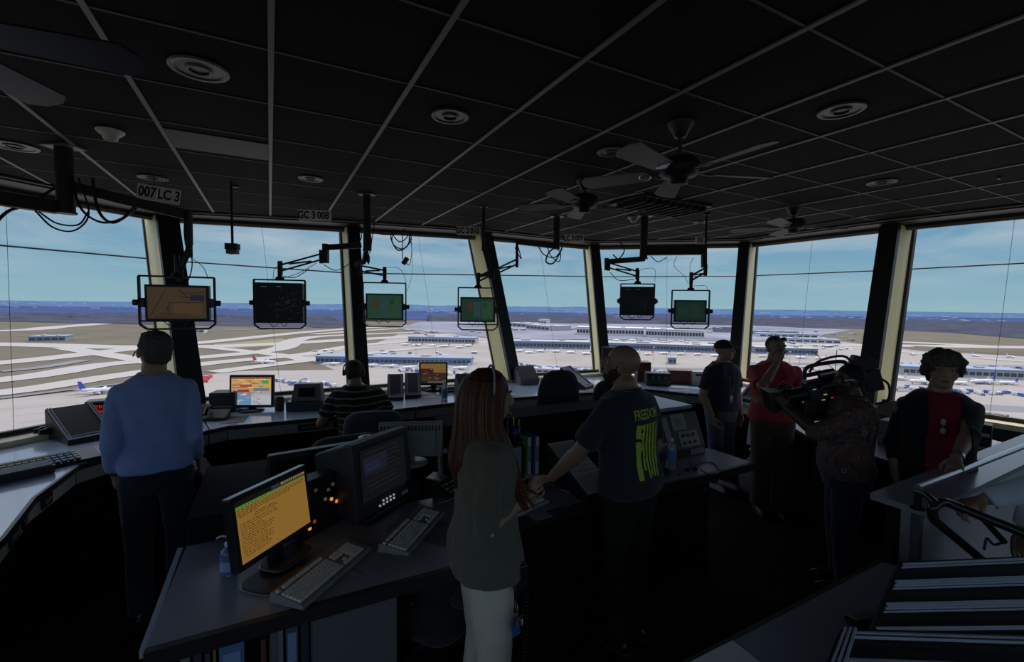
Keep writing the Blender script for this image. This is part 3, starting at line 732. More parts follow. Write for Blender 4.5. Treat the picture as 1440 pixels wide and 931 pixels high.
# ---------------------------------------------------------------- third desk at bottom right with two racks of strip bays
d3 = thing('corner_desk', 'dark sloping-cornered desk at the bottom right with rail racks', 'desk', (0,0,0))
P3 = [(.25,1.30),(.632,1.513),(1.821,2.158),(1.95,2.06),(2.42,2.08),(2.5,.9),(.6,.6)]
MB().prism(P3, .715, .75, M_TOPI).build('worktop', M_TOPI, d3, .004)
MB().bar((.25,1.31,.732),(1.82,2.166,.732),.016,.04,M_EDGE).build('edge_trim', M_EDGE, d3)
MB().prism([(.75,1.3),(1.75,1.88),(1.9,1.78),(2.35,1.8),(2.35,1.0),(.9,.75)], 0, .714, M_CAB).build('cabinet', M_CAB, d3)
M_RAILG = mat('anodised_rail', (.46,.49,.60), .4)
def rail_rack(label, a, b, c, d, n, endcap=False, lift=.02):
    # a,b: near edge left/right, c,d: far edge right/left ; rails run left to right
    a, b, c, d = map(Vector, (a,b,c,d)); o = a.copy(); t = thing('flight_strip_rack', label, 'strip rack', o)
    a, b, c, d = a-o, b-o, c-o, d-o; nn = (b-a).cross(d-a).normalized()
    MB().slab(a, b, c, d, .012, M_BLACK).build('tray', M_BLACK, t)
    fr_ = MB()
    for p, q_ in ((a,b),(b,c),(c,d),(d,a)): fr_.bar(p+nn*.012, q_+nn*.012, .012, .03, M_BLACK, nn)
    fr_.build('frame', M_BLACK, t)
    for k in range(n):
        f0, f1 = (k+.02)/n, (k+.98)/n
        for f, wd in ((f0+.04/n*2,.016),(f1-.03/n,.010),(f1-.16/n,.005)):
            p, q_ = a.lerp(d, f)+nn*.022, b.lerp(c, f)+nn*.022
            p, q_ = p.lerp(q_, .012), q_.lerp(p, .012)
            m_ = MB().bar(p, q_, wd, .012, M_RAILG, nn); m_.build('rail', M_RAILG, t, .002)
    # support
    zb = .751-o.z; sp_ = MB()
    for p in (d.lerp(c,.06), d.lerp(c,.94)):
        if p.z-.02 > zb+.01: sp_.bar((p.x,p.y-.03,zb+.002),(p.x,p.y-.03,p.z-.008),.02,.02,M_BLACK)
    for p in (a.lerp(b,.06), a.lerp(b,.94)):
        if p.z > zb+.015: sp_.bar((p.x,p.y+.03,zb+.002),(p.x,p.y+.03,p.z-.002),.02,.02,M_BLACK)
    if sp_.v: sp_.build('foot', M_BLACK, t)
    if endcap:
        e = MB()
        for k in range(3): e.bar(a.lerp(b,.01+.016*k)+nn*.03, d.lerp(c,.01+.016*k)+nn*.03, .008, .02, M_RAILG, nn)
        e.build('end_rail', M_RAILG, t)
    return t
rail_rack('flight strip rack at the bottom right corner, rearmost of two', at(1222,893,.80), Vector((2.35,1.62,.80)), Vector((2.45,1.89,.93)), at(1262,797,.93), 3)
rail_rack('flight strip rack cut off by the bottom edge, nearest of two', Vector((.93,1.32,.765)), Vector((2.3,1.26,.765)), Vector((2.3,1.55,.80)), at(1183,895,.80), 2, True)
ppr = MB().quad(at(968,931,.7515), at(1000,960,.7515), at(1078,935,.7515), at(1030,901,.7515), M_PAPER)
P_ = [at(958,938,.751), at(1045,985,.751), at(1078,938,.751), at(1030,901,.751)]
tag(MB().slab(P_[0],P_[1],P_[2],P_[3],.002,M_PAPER).build('paper_sheet', M_PAPER), 'paper sheet on the corner desk at the bottom edge', 'paper')
tag(MB().add([(0,0,0),(.12,.02,0),(.12,.09,0),(0,.07,0),(0,0,.045),(.12,.02,.045),(.12,.09,.02),(0,.07,.02)], [(3,2,1,0),(4,5,6,7),(0,1,5,4),(1,2,6,5),(2,3,7,6),(3,0,4,7)], M_BLACK).build('wedge_block', M_BLACK, None, .003, loc=at(1205,888,.7515)), 'small black wedge block left of the rear strip rack', 'block')
# ---------------------------------------------------------------- stairwell: half wall with a ledge and handrails
M_LEDGE = mat('pale_ledge', (.34,.35,.40), .25, spec=.5)
M_HW = mat('stairwell_white_wall', (.40,.41,.45), .6, noise_amt=.1, scale=3)
hwall = MB(); A_, B_ = Vector((2.10,2.24,0)), Vector((4.3,3.46,0)); dd = (B_-A_).normalized(); nn_ = Vector((-dd.y, dd.x, 0))
hwall.prism([tuple((A_+nn_*.02)[:2]), tuple((B_+nn_*.02)[:2]), tuple((B_+nn_*.14)[:2]), tuple((A_+nn_*.14)[:2])], 0, .965, M_HW)
struct('wall_stairwell', hwall)
lg = MB().prism([tuple((A_-dd*.09-nn_*.03)[:2]), tuple((B_-nn_*.03)[:2]), tuple((B_+nn_*.21)[:2]), tuple((A_-dd*.09+nn_*.21)[:2])], .966, 1.0, M_LEDGE)
struct('trim_40', lg, None, None, .008)
struct('trim_41', MB().bar(A_-dd*.01+nn_*.13+Vector((0,0,0)), A_-dd*.01+nn_*.13+Vector((0,0,.965)), .03, .05, M_BLACK).bar(A_-dd*.012+nn_*.03, A_-dd*.012+nn_*.03+Vector((0,0,.965)), .02, .05, M_CABG))
sw = thing('switch_plate', 'dark narrow switch plate on the white stairwell wall', 'switch', A_+dd*1.12+nn_*.018+Vector((0,0,.80)), math.atan2(dd.y,dd.x))
MB().box((0,-.002,0),(.035,.008,.12),mat('dark_red_plate',(.06,.03,.03),.4)).build('plate', None, sw); MB().box((0,-.009,0),(.012,.008,.03),M_GREY).build('toggle', M_GREY, sw)
# rail along the ledge
M_RAILS = mat('dull_handrail_steel', (.42,.44,.50), .28, .85); M_RAILB = mat('dark_painted_rail', (.03,.028,.028), .25, .3, spec=.6)
hr = thing('handrail', 'grey steel handrail along the stairwell ledge, gripped by the woman', 'handrail', (0,0,0))
z1 = 1.11
r0 = at(1290,686,z1); r1 = at(1425,633,z1); r2 = r1+(r1-r0).normalized()*1.0
MB().tube([r0, r1, r2], .017, 12, M_RAILS).build('rail', M_RAILS, hr)
for p in (r0+(r1-r0).normalized()*.015, r0.lerp(r2,.72)):
    pb = MB(); pb.cyl((p.x,p.y,1.001),(p.x,p.y,z1-.01),.016,n=10,m=M_RAILB); pb.cyl((p.x,p.y,1.0005),(p.x,p.y,1.008),.03,n=12,m=M_RAILB); pb.build('post', M_RAILB, hr)
hb = thing('stair_handrail', 'black tube handrail bending down into the stairwell', 'handrail', (0,0,0))
c0 = r0+Vector((0,0,-.02)); c1 = at(1316,708,1.09); c2 = at(1345,712,1.06); c3 = at(1440,750,1.0); c4 = c3+(c3-c2)*1.2
MB().tube(crom([c0, c0.lerp(c1,.5)+Vector((0,0,.012)), c1], 4), .016, 10, M_RAILB).build('link', M_RAILB, hb)
MB().tube(crom([at(1312,728,1.0), at(1312,714,1.055), at(1325,706,1.075), c2, c3, c4], 5), .021, 12, M_RAILB).build('upper_rail', M_RAILB, hb)
e0 = at(1312,730,.99); e1 = at(1384,790,.80); e2 = e1+(e1-e0)*.8
MB().tube([at(1312,716,1.05), e0, e1, e2], .019, 12, M_RAILB).build('lower_rail', M_RAILB, hb)
g0 = at(1375,722,1.0); g1 = at(1412,762,.86)
MB().tube([g0, g1], .014, 10, M_RAILB).build('brace', M_RAILB, hb)
MB().tube(crom([g1, at(1398,766,.86), at(1388,757,.86), at(1384,772,.84)],4), .006, 8, M_BLACK).build('hook', M_BLACK, hb)
# ================================================================ ceiling fittings
M_RING = mat('downlight_ring', (.055,.055,.06), .4); M_WELL = mat('downlight_well', (.01,.01,.01), .3)
def downlight(px, py, label, r=.105, bright=M_RING):
    p = at(px, py, CEIL-.004); t = thing('recessed_downlight', label, 'ceiling light', (p.x, p.y, CEIL-.006))
    MB().lathe((0,0,0), [(r*.80,.0),(r*.82,-.004),(r,-.006),(r*1.03,-.002),(r*1.03,.002)], 36, bright).build('trim_ring', bright, t)
    MB().lathe((0,0,0), [(r*.79,.001),(r*.5,.003)], 36, M_WELL, cap=False).build('baffle', M_WELL, t)
    MB().lathe((0,0,0), [(r*.34,-.006),(r*.40,-.009),(r*.46,-.006),(r*.46,.003)], 28, bright, cap=False).build('lamp_rim', bright, t)
for a in ((280,97,'large ceiling downlight nearest the smoke detector, upper left',.12,mat('downlight_ring_grey',(.13,.13,.13),.4)),(633,163,'downlight in the middle of the ceiling, left of the fan'),(1183,155,'downlight right of the middle ceiling fan',.11),(860,213,'downlight behind the left blade of the middle fan',.10),
          (1240,256,'dim downlight at right near the window header',.105),(437,251,'dim downlight in front of the second hanging screen',.10),(763,291,'faint downlight far back near the middle posts',.10),(215,250,'faint downlight above the 007 LC 3 sign',.11),(20,205,'faint downlight at the left edge of the ceiling',.13),(985,312,'faint downlight above the 01 sign',.09)):
    downlight(*a)
def smoke(px, py, label, r, m):
    p = at(px, py, CEIL-.004); t = thing('smoke_detector', label, 'smoke detector', (p.x,p.y,CEIL-.004))
    MB().lathe((0,0,0), [(r*.35,-.062),(r*.5,-.055),(r*.55,-.036),(r*.8,-.022),(r,-.006),(r,0)], 28, m).build('housing', m, t)
    MB().lathe((0,0,-.060), [(r*.22,-.006),(r*.30,-.003),(r*.34,.0)], 16, M_GREY).build('sensor_tip', M_GREY, t)
smoke(155,184,'pale grey domed smoke detector at upper left', .075, mat('detector_offwhite',(.8,.8,.76),.5))
smoke(891,305,'small smoke detector far back near the middle posts', .075, mat('detector_grey',(.35,.35,.34),.5))
# bare grey tile
a = UX*(.021-.612)+UY*(1.69+.606*3)
p = [at(x,y,CEIL-.007) for x,y in ((230,175),(380,193),(380,228),(255,216))]
u0, u1 = .021-.612+.014, .021-.014
q = at(310,204,CEIL); vv = q.dot(UY); v0, v1 = vv-.20, vv+.20
tag(MB().add([tuple(uv(u0,v0,CEIL-.006)),tuple(uv(u1,v0,CEIL-.006)),tuple(uv(u1,v1,CEIL-.006)),tuple(uv(u0,v1,CEIL-.006)),tuple(uv(u0,v0,CEIL-.001)),tuple(uv(u1,v0,CEIL-.001)),tuple(uv(u1,v1,CEIL-.001)),tuple(uv(u0,v1,CEIL-.001))],[(3,2,1,0),(4,5,6,7),(0,1,5,4),(1,2,6,5),(2,3,7,6),(3,0,4,7)],mat('grey_panel',(.024,.023,.022),.6)).build('ceiling_tile', None), 'plain dark grey ceiling panel at upper left between grid bars', 'ceiling panel')
# small marker lights
for x,y,l in ((331,261,'small pale slot lamp near the hanging sensor'),(1405,249,'small pale slot lamp at the right side of the ceiling')):
    p = at(x,y,CEIL-.004); t = thing('slot_lamp', l, 'ceiling light', (p.x,p.y,CEIL-.004), GA)
    MB().box((0,0,-.006),(.055,.02,.012),M_DARK).build('housing', M_DARK, t, .002); MB().box((0,0,-.0135),(.048,.014,.004),M_LGREY).build('lens', M_LGREY, t)
# louvred air grille beyond the middle fan
p = at(930,288,CEIL-.01); t = thing('air_grille', 'louvred dark air grille in the ceiling behind the middle fan', 'vent', (p.x,p.y,CEIL-.004), GA)
MB().box((0,0,-.01),(1.0,.5,.018),M_MATTE).build('frame', M_MATTE, t)
for k in range(9): MB().box((-.42+.105*k,0,-.04),(.012,.44,.06),mat('grille_grey',(.05,.05,.05),.5),rot=(0,.35,0)).build('louvre', None, t)
# fans
def fan(label, hub, zc, r, rot, mb_=M_MATTE, pale=(), tw=13):
    t = thing('ceiling_fan', label, 'ceiling fan', (hub[0], hub[1], zc))
    dz = CEIL-zc
    MB().lathe((0,0,dz-.002), [(.02,-.085),(.035,-.08),(.05,-.05),(.075,-.012),(.078,0)], 24, M_DARK).build('canopy', M_DARK, t)
    MB().cyl((0,0,.08),(0,0,dz-.06),.012,n=12,m=M_DARK).build('down_rod', M_DARK, t)
    MB().lathe((0,0,0), [(.03,-.07),(.05,-.065),(.055,-.03),(.10,-.02),(.115,.0),(.115,.05),(.09,.08),(.03,.095)], 28, M_MATTE).build('motor_housing', M_MATTE, t)
    for k in range(5):
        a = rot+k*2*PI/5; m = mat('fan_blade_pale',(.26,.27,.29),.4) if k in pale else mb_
        c, s = math.cos(a), math.sin(a)
        rm = Matrix.Rotation(a, 4, 'Z') @ Matrix.Rotation(R(tw), 4, 'X')
        b = MB(); b.M = rm; n = 10; top = []; bot = []
        for i in range(n+1):
            f = i/n; x = .19+(r-.19)*f; w = (.055+.022*f) * (1 if f < .9 else math.sqrt(max(0,1-((f-.9)/.1)**2))*.6+.4)
            top.append((x, w)); bot.append((x, -w))
        b.prism(bot+list(reversed(top)), -.004, .004, m); bl = b.build('blade', m, t)
        h = MB(); h.M = rm; h.box((.15,0,.0),(.13,.035,.008),M_DARK); h.lathe((.20,0,-.006),[(.03,-.003),(.038,0),(.038,.006)],14,M_STEEL if k in pale else M_DARK); h.build('blade_bracket', M_DARK, bl)
    return t
h1 = at(955,243,2.78); tips = at(878,208,2.78)
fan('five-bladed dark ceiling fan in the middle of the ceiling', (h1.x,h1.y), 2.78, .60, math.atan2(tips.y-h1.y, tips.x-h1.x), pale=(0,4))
b1, b2 = at(195,88,2.82), at(125,146,2.82)
mid_ = (b1+b2)/2; dv_ = (b2-b1); h_ = math.sqrt(max(.01,.62**2-(dv_.length/2)**2)); pn_ = Vector((-dv_.y, dv_.x, 0)).normalized()
hub2 = mid_+pn_*h_ if (mid_+pn_*h_).x < mid_.x else mid_-pn_*h_
fan('dark ceiling fan cut off by the upper left corner', (hub2.x,hub2.y), 2.82, .63, math.atan2(b1.y-hub2.y, b1.x-hub2.x), mat('fan_blade_navy',(.02,.02,.035),.4), tw=-16)
h3 = at(1105,327,2.85); tp = at(1163,332,2.85)
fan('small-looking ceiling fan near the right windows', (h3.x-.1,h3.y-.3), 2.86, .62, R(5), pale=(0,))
h4 = at(822,288,2.86); fan('dark ceiling fan far back left of the middle fan', (h4.x,h4.y), 2.86, .6, R(20))
# ---------------------------------------------------------------- position signs hanging under the ceiling
M_SIGN = mat('sign_grey', (.9,.9,.92), .6); M_INK = mat('sign_ink', (.006,.006,.006), .6)
def sign(px, py, d, plates, label, hgt, rz, roll=0.):
    p = atd(px, py, d); t = thing('position_sign', label, 'sign', p, rz); t.rotation_euler = (0, -roll, rz)
    tot = sum(w for _, w in plates); x = -tot/2
    for txt, w_ in plates:
        pl = MB().box((x+w_/2,0,0),(w_-.006,.008,hgt),M_SIGN).build('plate', M_SIGN, t, .001)
        text(txt, hgt*.92, M_INK, pl, (x+w_/2,-.0048,0), (PI/2,0,0), depth=.0006, squash=.78, bold=.0036)
        x += w_
    MB().bar((-.05,0,hgt/2),(-.05,0,CEIL-p.z+.0),.004,.004,M_BLACK).bar((.05,0,hgt/2),(.05,0,CEIL-p.z),.004,.004,M_BLACK).build('hanger', M_BLACK, t)
sign(223,273,4.05,(('007',.17),('LC 3',.18)),'grey sign reading 007 LC 3 at upper left', .13, R(8), R(-8))
sign(443,303,5.1,(('GC 3',.18),('008',.18)),'grey sign reading GC 3 008 above the second screen', .12, R(2), R(-1))
sign(659,325,6.0,(('GC 2',.16),('010',.16)),'grey sign reading GC 2 010 above the third post', .11, R(12))
sign(807,335,6.5,(('LC 2',.15),('009',.15)),'grey sign reading LC 2 009 left of the middle post', .11, R(14), R(4))
sign(985,338,6.3,(('01',.14),),'grey sign reading 01 above the rightmost hanging screen', .10, R(-8))
# hanging sensor
p = atd(327,350,4.2); t = thing('ceiling_sensor', 'black sensor box hanging on a long rod from the ceiling', 'sensor', p, R(10))
MB().cyl((0,0,.03),(0,0,CEIL-p.z),.011,n=10,m=M_MATTE).build('rod', M_MATTE, t)
MB().box((0,0,.02),(.105,.08,.055),M_MATTE).build('housing', M_MATTE, t, .004); MB().box((0,0,-.028),(.09,.07,.038),M_GREY).cyl((.0,-.02,-.047),(.0,-.02,-.052),.012,n=10,m=M_BLACK).build('sensor_head', M_GREY, t, .003)
t = thing('ceiling_rod', 'thin black rod hanging from the ceiling above the 01 sign', 'rod', at(994,300,CEIL)+Vector((0,0,-.001))); MB().cyl((0,0,-.55),(0,0,0),.012,n=8,m=M_MATTE).build('rod', M_MATTE, t); MB().lathe((0,0,-.01),[(.03,-.01),(.04,0),(.04,.01)],14,M_MATTE).build('flange', M_MATTE, t)
# ---------------------------------------------------------------- hanging screens
def hang(label, px, py, d, W, H_, bw, bh, bo, rz, draw, deep=.07, tilt=0., boxy=False):
    # px,py frame centre; W,H_ frame px; bw,bh body px; bo body vertical offset px (down +)
    k = d/FPX; p = atd(px, py, d); t = thing('hanging_monitor', label, 'monitor', p, rz); t.rotation_euler = (tilt, 0, rz)
    W, H_, bw, bh, bo = W*k, H_*k, bw*k, bh*k, bo*k
    f = MB(); c = .035; th = .016; dp = .035
    pts = [(-W/2+.008,H_/2),(W/2-.008,H_/2),(W/2-.008,-H_/2+c),(W/2-.05,-H_/2),(-W/2+.05,-H_/2),(-W/2+.008,-H_/2+c)]
    for i in range(6):
        a, b = pts[i], pts[(i+1)%6]; f.bar((a[0],0,a[1]),(b[0],0,b[1]), th*.8, dp, M_MATTE, (0,1,0))
    f.bar((-W/2+.01,0,-H_/2+.06),(W/2-.01,0,-H_/2+.06), .012, .012, M_MATTE)
    f.build('yoke', M_MATTE, t, .003)
    bd = MB().box((0,deep*.25,-bo),(bw,deep,bh),M_BLACK)
    bd.box((0,deep*.75+.02,-bo),(bw*.8,.05,bh*.75),M_DARK); body = bd.build('body', M_BLACK, t, .005)
    sc = MB(); z0 = -bo-bh/2+.018; x0 = -bw/2+.018; sw, sh = bw-.036, bh-.036; y = -deep*.25-.001
    draw(sc, x0, z0, sw, sh, y); sc.build('screen', None, body)
    for s in (-1, 1):
        MB().box((s*(bw/2+.012),.0,-bo),(.026,.05,.07),M_BLACK).build('pivot_block', M_BLACK, t, .003)
        MB().cyl((s*(W/2-.002),0,-bo),(s*(W/2+.03),0,-bo),.022,n=14,m=M_BLACK).build('clamp_knob', M_BLACK, t)
    MB().cyl((0,0,H_/2),(0,0,H_/2+.03),.045,.03,14,M_MATTE).cyl((0,0,H_/2+.02),(0,0,H_/2+.16),.018,n=12,m=M_MATTE).build('stem', M_MATTE, t)
    MB().tube(crom([(0,.01,-bo-bh/2),(.03,.01,-bo-bh/2-.03),(.06,.01,-bo-bh/2)],4)+[], .003, 5, M_CABLE).tube(crom([(-.1,.01,-bo-bh/2),(-.06,.01,-bo-bh/2-.035),(-.02,.01,-bo-bh/2)],4), .003, 5, M_CABLE).build('cable', M_CABLE, t)
    return t, Vector(p)+Vector((0,0,H_/2+.15))
def rect(sc, x0, z0, w, h, y, fx, fz, fw, fh, m, lift=.0005):
    sc.quad((x0+fx*w,y-lift,z0+fz*h),(x0+(fx+fw)*w,y-lift,z0+fz*h),(x0+(fx+fw)*w,y-lift,z0+(fz+fh)*h),(x0+fx*w,y-lift,z0+(fz+fh)*h), m)
def line2(sc, x0, z0, w, h, y, a, b, t_, m, lift=.001):
    p, q = Vector((a[0]*w, a[1]*h)), Vector((b[0]*w, b[1]*h)); d = (q-p).normalized(); n = Vector((-d.y, d.x))*t_*w/2
    P = [p-n, q-n, q+n, p+n]; sc.add([(x0+v.x, y-lift, z0+v.y) for v in P], [(0,1,2,3)], m)
def dr_amber(sc, x0, z0, w, h, y):
    rect(sc,x0,z0,w,h,y,0,0,1,1,glow(60,48,36)); rect(sc,x0,z0,w,h,y,.42,.1,.5,.42,glow(68,52,38),.001)
    dk = glow(30,26,22); rect(sc,x0,z0,w,h,y,.72,.58,.25,.18,glow(26,32,52),.0015)
    for a,b in (((.05,.1),(.3,.9)),((.1,.05),(.95,.08)),((.35,.5),(.95,.52)),((.36,.1),(.36,.5)),((.52,.95),(.7,.65)),((.55,.8),(.95,.85)),((.55,.7),(.95,.62)),((.2,.15),(.7,.13))): line2(sc,x0,z0,w,h,y,a,b,.012,dk,.002)
    rect(sc,x0,z0,w,h,y,.31,.25,.04,.12,glow(36,34,50),.0015)
def dr_radar(seed, k=1.):
    def f(sc, x0, z0, w, h, y):
        rnd = random.Random(seed); rect(sc,x0,z0,w,h,y,0,0,1,1,glow(6,8,9))
        for i in range(60):
            cx_, cz_ = rnd.gauss(.68,.13), rnd.gauss(.42,.2)
            if not (.03 < cx_ < .94 and .03 < cz_ < .94): continue
            rect(sc,x0,z0,w,h,y,cx_,cz_,rnd.uniform(.01,.05),rnd.uniform(.006,.02),glow(*rnd.choice([(18,50,24),(24,40,22),(40,42,22)]),k),.001+.00002*i)
        for i in range(12): rect(sc,x0,z0,w,h,y,rnd.uniform(.05,.6),rnd.uniform(.1,.9),.04,.01,glow(28,44,30,k),.001)
        rect(sc,x0,z0,w,h,y,.08,.93,.14,.02,glow(60,64,66,k),.001); rect(sc,x0,z0,w,h,y,.45,.94,.1,.02,glow(70,75,75,k),.001)
    return f
def dr_green(seed, base=(32,62,50)):
    def f(sc, x0, z0, w, h, y):
        rnd = random.Random(seed); rect(sc,x0,z0,w,h,y,0,0,1,1,glow(*base))
        rect(sc,x0,z0,w,h,y,.18,.42,.14,.4,glow(66,42,32),.001); rect(sc,x0,z0,w,h,y,.62,.1,.34,.78,glow(38,64,44),.001)
        rect(sc,x0,z0,w,h,y,.36,.15,.22,.7,glow(36,62,60),.001); rect(sc,x0,z0,w,h,y,.66,.6,.12,.22,glow(28,50,40),.0015)
        for i in range(26):
            a = (rnd.uniform(.03,.9), rnd.uniform(.05,.92)); b = (min(.97,a[0]+rnd.uniform(-.1,.16)), min(.95,a[1]+rnd.uniform(-.05,.05))); line2(sc,x0,z0,w,h,y,a,b,.008,glow(*rnd.choice([(20,36,30),(56,60,36),(60,44,34)])),.002+i*.00003)
    return f
def dr_dim(sc, x0, z0, w, h, y):
    rect(sc,x0,z0,w,h,y,0,0,1,1,glow(22,40,36)); rect(sc,x0,z0,w,h,y,.1,.3,.35,.4,glow(28,46,40),.001); rect(sc,x0,z0,w,h,y,.55,.2,.3,.6,glow(30,44,34),.001)
    for a,b in (((.1,.2),(.9,.25)),((.5,.1),(.52,.9)),((.2,.8),(.8,.75))): line2(sc,x0,z0,w,h,y,a,b,.006,glow(50,60,40),.002)
S = []
S.append(hang('hanging screen with an amber map, leftmost of the six', 250.5,426,3.45,91,73,75,50,0,R(22),dr_amber))
S.append(hang('deep hanging screen with green radar marks on black, second from left', 394,428,4.25,68,68,60,56,-2,R(14),dr_radar(3),.16))
S.append(hang('hanging screen with a green chart, third from left', 541,428.5,4.9,60,61,51,37,3,R(10),dr_green(5)))
S.append(hang('hanging screen with a green chart in front of the third post', 672,434.5,5.0,57,59,49,35,1,R(2),dr_green(9,(26,50,42))))
S.append(hang('hanging screen with a nearly black display, second from right', 896,424.5,5.3,48,50,45,40,-1,R(-6),dr_radar(8,.6),.14))
S.append(hang('hanging screen with a dim dark green display, rightmost', 970.5,435.5,5.2,52,54,43,31,2,R(-9),dr_dim))
# ---------------------------------------------------------------- arms carrying the screens
def arm(label, post, segs, drop, extra=()):
    # post: (px,pytop,d, bottom py, radius); segs: list of paths [(px,py,d)...] heavy bars ; drop: parallelogram arms
    d = post[2]; top = atd(post[0], post[1], d); bot = atd(post[0]+post[5], post[3], d)
    o = Vector((top.x, top.y, CEIL)); t = thing('ceiling_mount', label, 'monitor mount', o)
    b = MB(); b.cyl((0,0,-.003),(0,0,bot.z-CEIL),post[4],n=18,m=M_MATTE); b.lathe((0,0,bot.z-CEIL),[(post[4]*1.15,-.004),(post[4]*1.15,.012)],18,M_DARK); b.build('ceiling_post', M_MATTE, t)
    fl = MB(); w_ = post[4]*2.6; fl.box((0,0,-.008),(w_*1.6,w_,.014),M_GREY); fl.build('ceiling_plate', M_GREY, t, .002)
    for s in segs:
        P = [atd(*q)-o for q in s[1:]]; m = MB()
        for i in range(len(P)-1): m.bar(P[i], P[i+1], s[0], s[0]*1.2, M_MATTE)
        m.build('arm_bar', M_MATTE, t, .004)
    for (a, b2) in drop:
        A = atd(*a)-o; B = atd(*b2)-o; m = MB(); h = .028
        m.bar(A+Vector((0,0,h)), B+Vector((0,0,h)), .022, .016, M_MATTE); m.bar(A-Vector((0,0,h)), B-Vector((0,0,h)), .022, .016, M_MATTE)
        m.cyl(A.lerp(B,.25)-Vector((0,0,h*.6)), A.lerp(B,.8)+Vector((0,0,h*.6)), .009, n=8, m=M_GREY)
        m.build('parallel_arm', M_MATTE, t, .002)
        for q in (A, B): MB().bar(q+Vector((0,0,.065)), q-Vector((0,0,.065)), .034, .034, M_MATTE).build('knuckle', M_MATTE, t, .003)
    for c in extra:
        P = [atd(*q)-o for q in c[1:]]; MB().tube(crom(P,6), c[0], 6, M_CABLE).build('cable', M_CABLE, t)
    return t
arm('heavy black ceiling post with two cable-draped arms at far left', (90,222,3.3,300,.052,0), [(.075,(82,292,3.3),(-60,270,2.9)),(.06,(100,262,3.32),(170,280,3.38),(262,302,3.45)),(.03,(266,296,3.45),(267,345,3.45))],
    [((266,350,3.45),(252,383,3.45))],
    [(.010,(-20,330,2.95),(10,298,3.1),(40,288,3.2),(80,262,3.28)),(.006,(50,297,3.2),(75,320,3.2),(105,324,3.25),(125,300,3.3),(110,250,3.3)),(.006,(55,298,3.2),(80,314,3.2),(110,316,3.25),(124,298,3.3)),(.008,(100,240,3.3),(112,290,3.3),(140,312,3.3),(170,308,3.35),(190,290,3.4)),(.010,(130,250,3.3),(138,295,3.3),(158,313,3.3),(185,298,3.4),(200,282,3.42)),
     (.004,(268,345,3.45),(270,375,3.45),(262,400,3.45),(250,412,3.47)),(.0025,(268,362,3.45),(285,375,3.45),(293,392,3.46)),(.009,(262,296,3.45),(260,325,3.44),(262,345,3.45))])
arm('black ceiling post with two folded arms for the second and third screens', (516,300,4.6,352,.038,0), [(.045,(508,345,4.6),(458,348,4.45)),(.05,(458,343,4.45),(458,370,4.45)),(.04,(516,345,4.6),(512,368,4.7),(500,372,4.75))],
    [((452,361,4.45),(394,377,4.26)),((505,377,4.75),(541,384,4.9))],
    [(.004,(455,372,4.45),(470,380,4.5),(482,377,4.55),(492,370,4.6)),(.004,(394,388,4.28),(415,390,4.35),(435,378,4.4)),(.003,(396,392,4.28),(420,384,4.35),(445,370,4.42)),(.0025,(384,392,4.25),(386,378,4.25),(394,374,4.26)),(.006,(505,310,4.6),(508,335,4.6),(498,345,4.58)),(.005,(528,305,4.6),(524,330,4.6),(522,345,4.6)),
     (.0025,(545,376,4.9),(562,378,4.9),(570,392,4.9),(571,402,4.9))])
arm('black ceiling post with an arm reaching to the fourth screen', (783,310,5.6,350,.040,0), [(.05,(778,346,5.6),(728,340,5.3)),(.03,(727,338,5.3),(727,362,5.25))],
    [((727,368,5.25),(693,384,5.1)),],
    [(.009,(790,340,5.6),(789,352,5.6),(778,370,5.6),(768,368,5.6),(772,355,5.6),(785,345,5.6)),(.007,(756,345,5.5),(765,358,5.55),(780,362,5.6),(791,350,5.6)),(.006,(727,342,5.3),(733,364,5.3),(724,348,5.3)),(.006,(770,348,5.55),(775,360,5.6),(786,368,5.6),(788,355,5.6),(780,348,5.6))])
arm('small black arm holding the fourth screen over the third post', (680,325,5.1,352,.02,0), [(.03,(680,350,5.1),(690,384,5.1)),(.03,(690,384,5.1),(675,388,5.0))], [((690,384,5.1),(673,392,5.0))])
arm('black ceiling post with a folded arm and a long beam for the two right screens', (906,318,5.5,364,.045,0), [(.05,(906,364,5.5),(855,368,5.4)),(.045,(853,363,5.38),(853,380,5.38)),(.085,(910,353,5.5),(992,352,5.35)),(.05,(990,345,5.33),(990,376,5.3))],
    [((856,373,5.38),(896,385,5.3)),((992,380,5.3),(972,391,5.2))],
    [(.008,(862,358,5.5),(870,364,5.5),(878,352,5.5),(872,340,5.5)),(.005,(915,360,5.5),(925,368,5.45),(938,362,5.4)),(.004,(858,383,5.36),(870,394,5.33),(892,393,5.3)),(.0025,(900,379,5.3),(920,378,5.3),(921,396,5.3)),(.0025,(952,360,5.4),(948,374,5.35),(962,388,5.25),(968,400,5.2)),(.0025,(975,362,5.4),(970,376,5.35),(974,388,5.25)),(.0025,(975,402,5.2),(992,402,5.2),(995,408,5.2))])
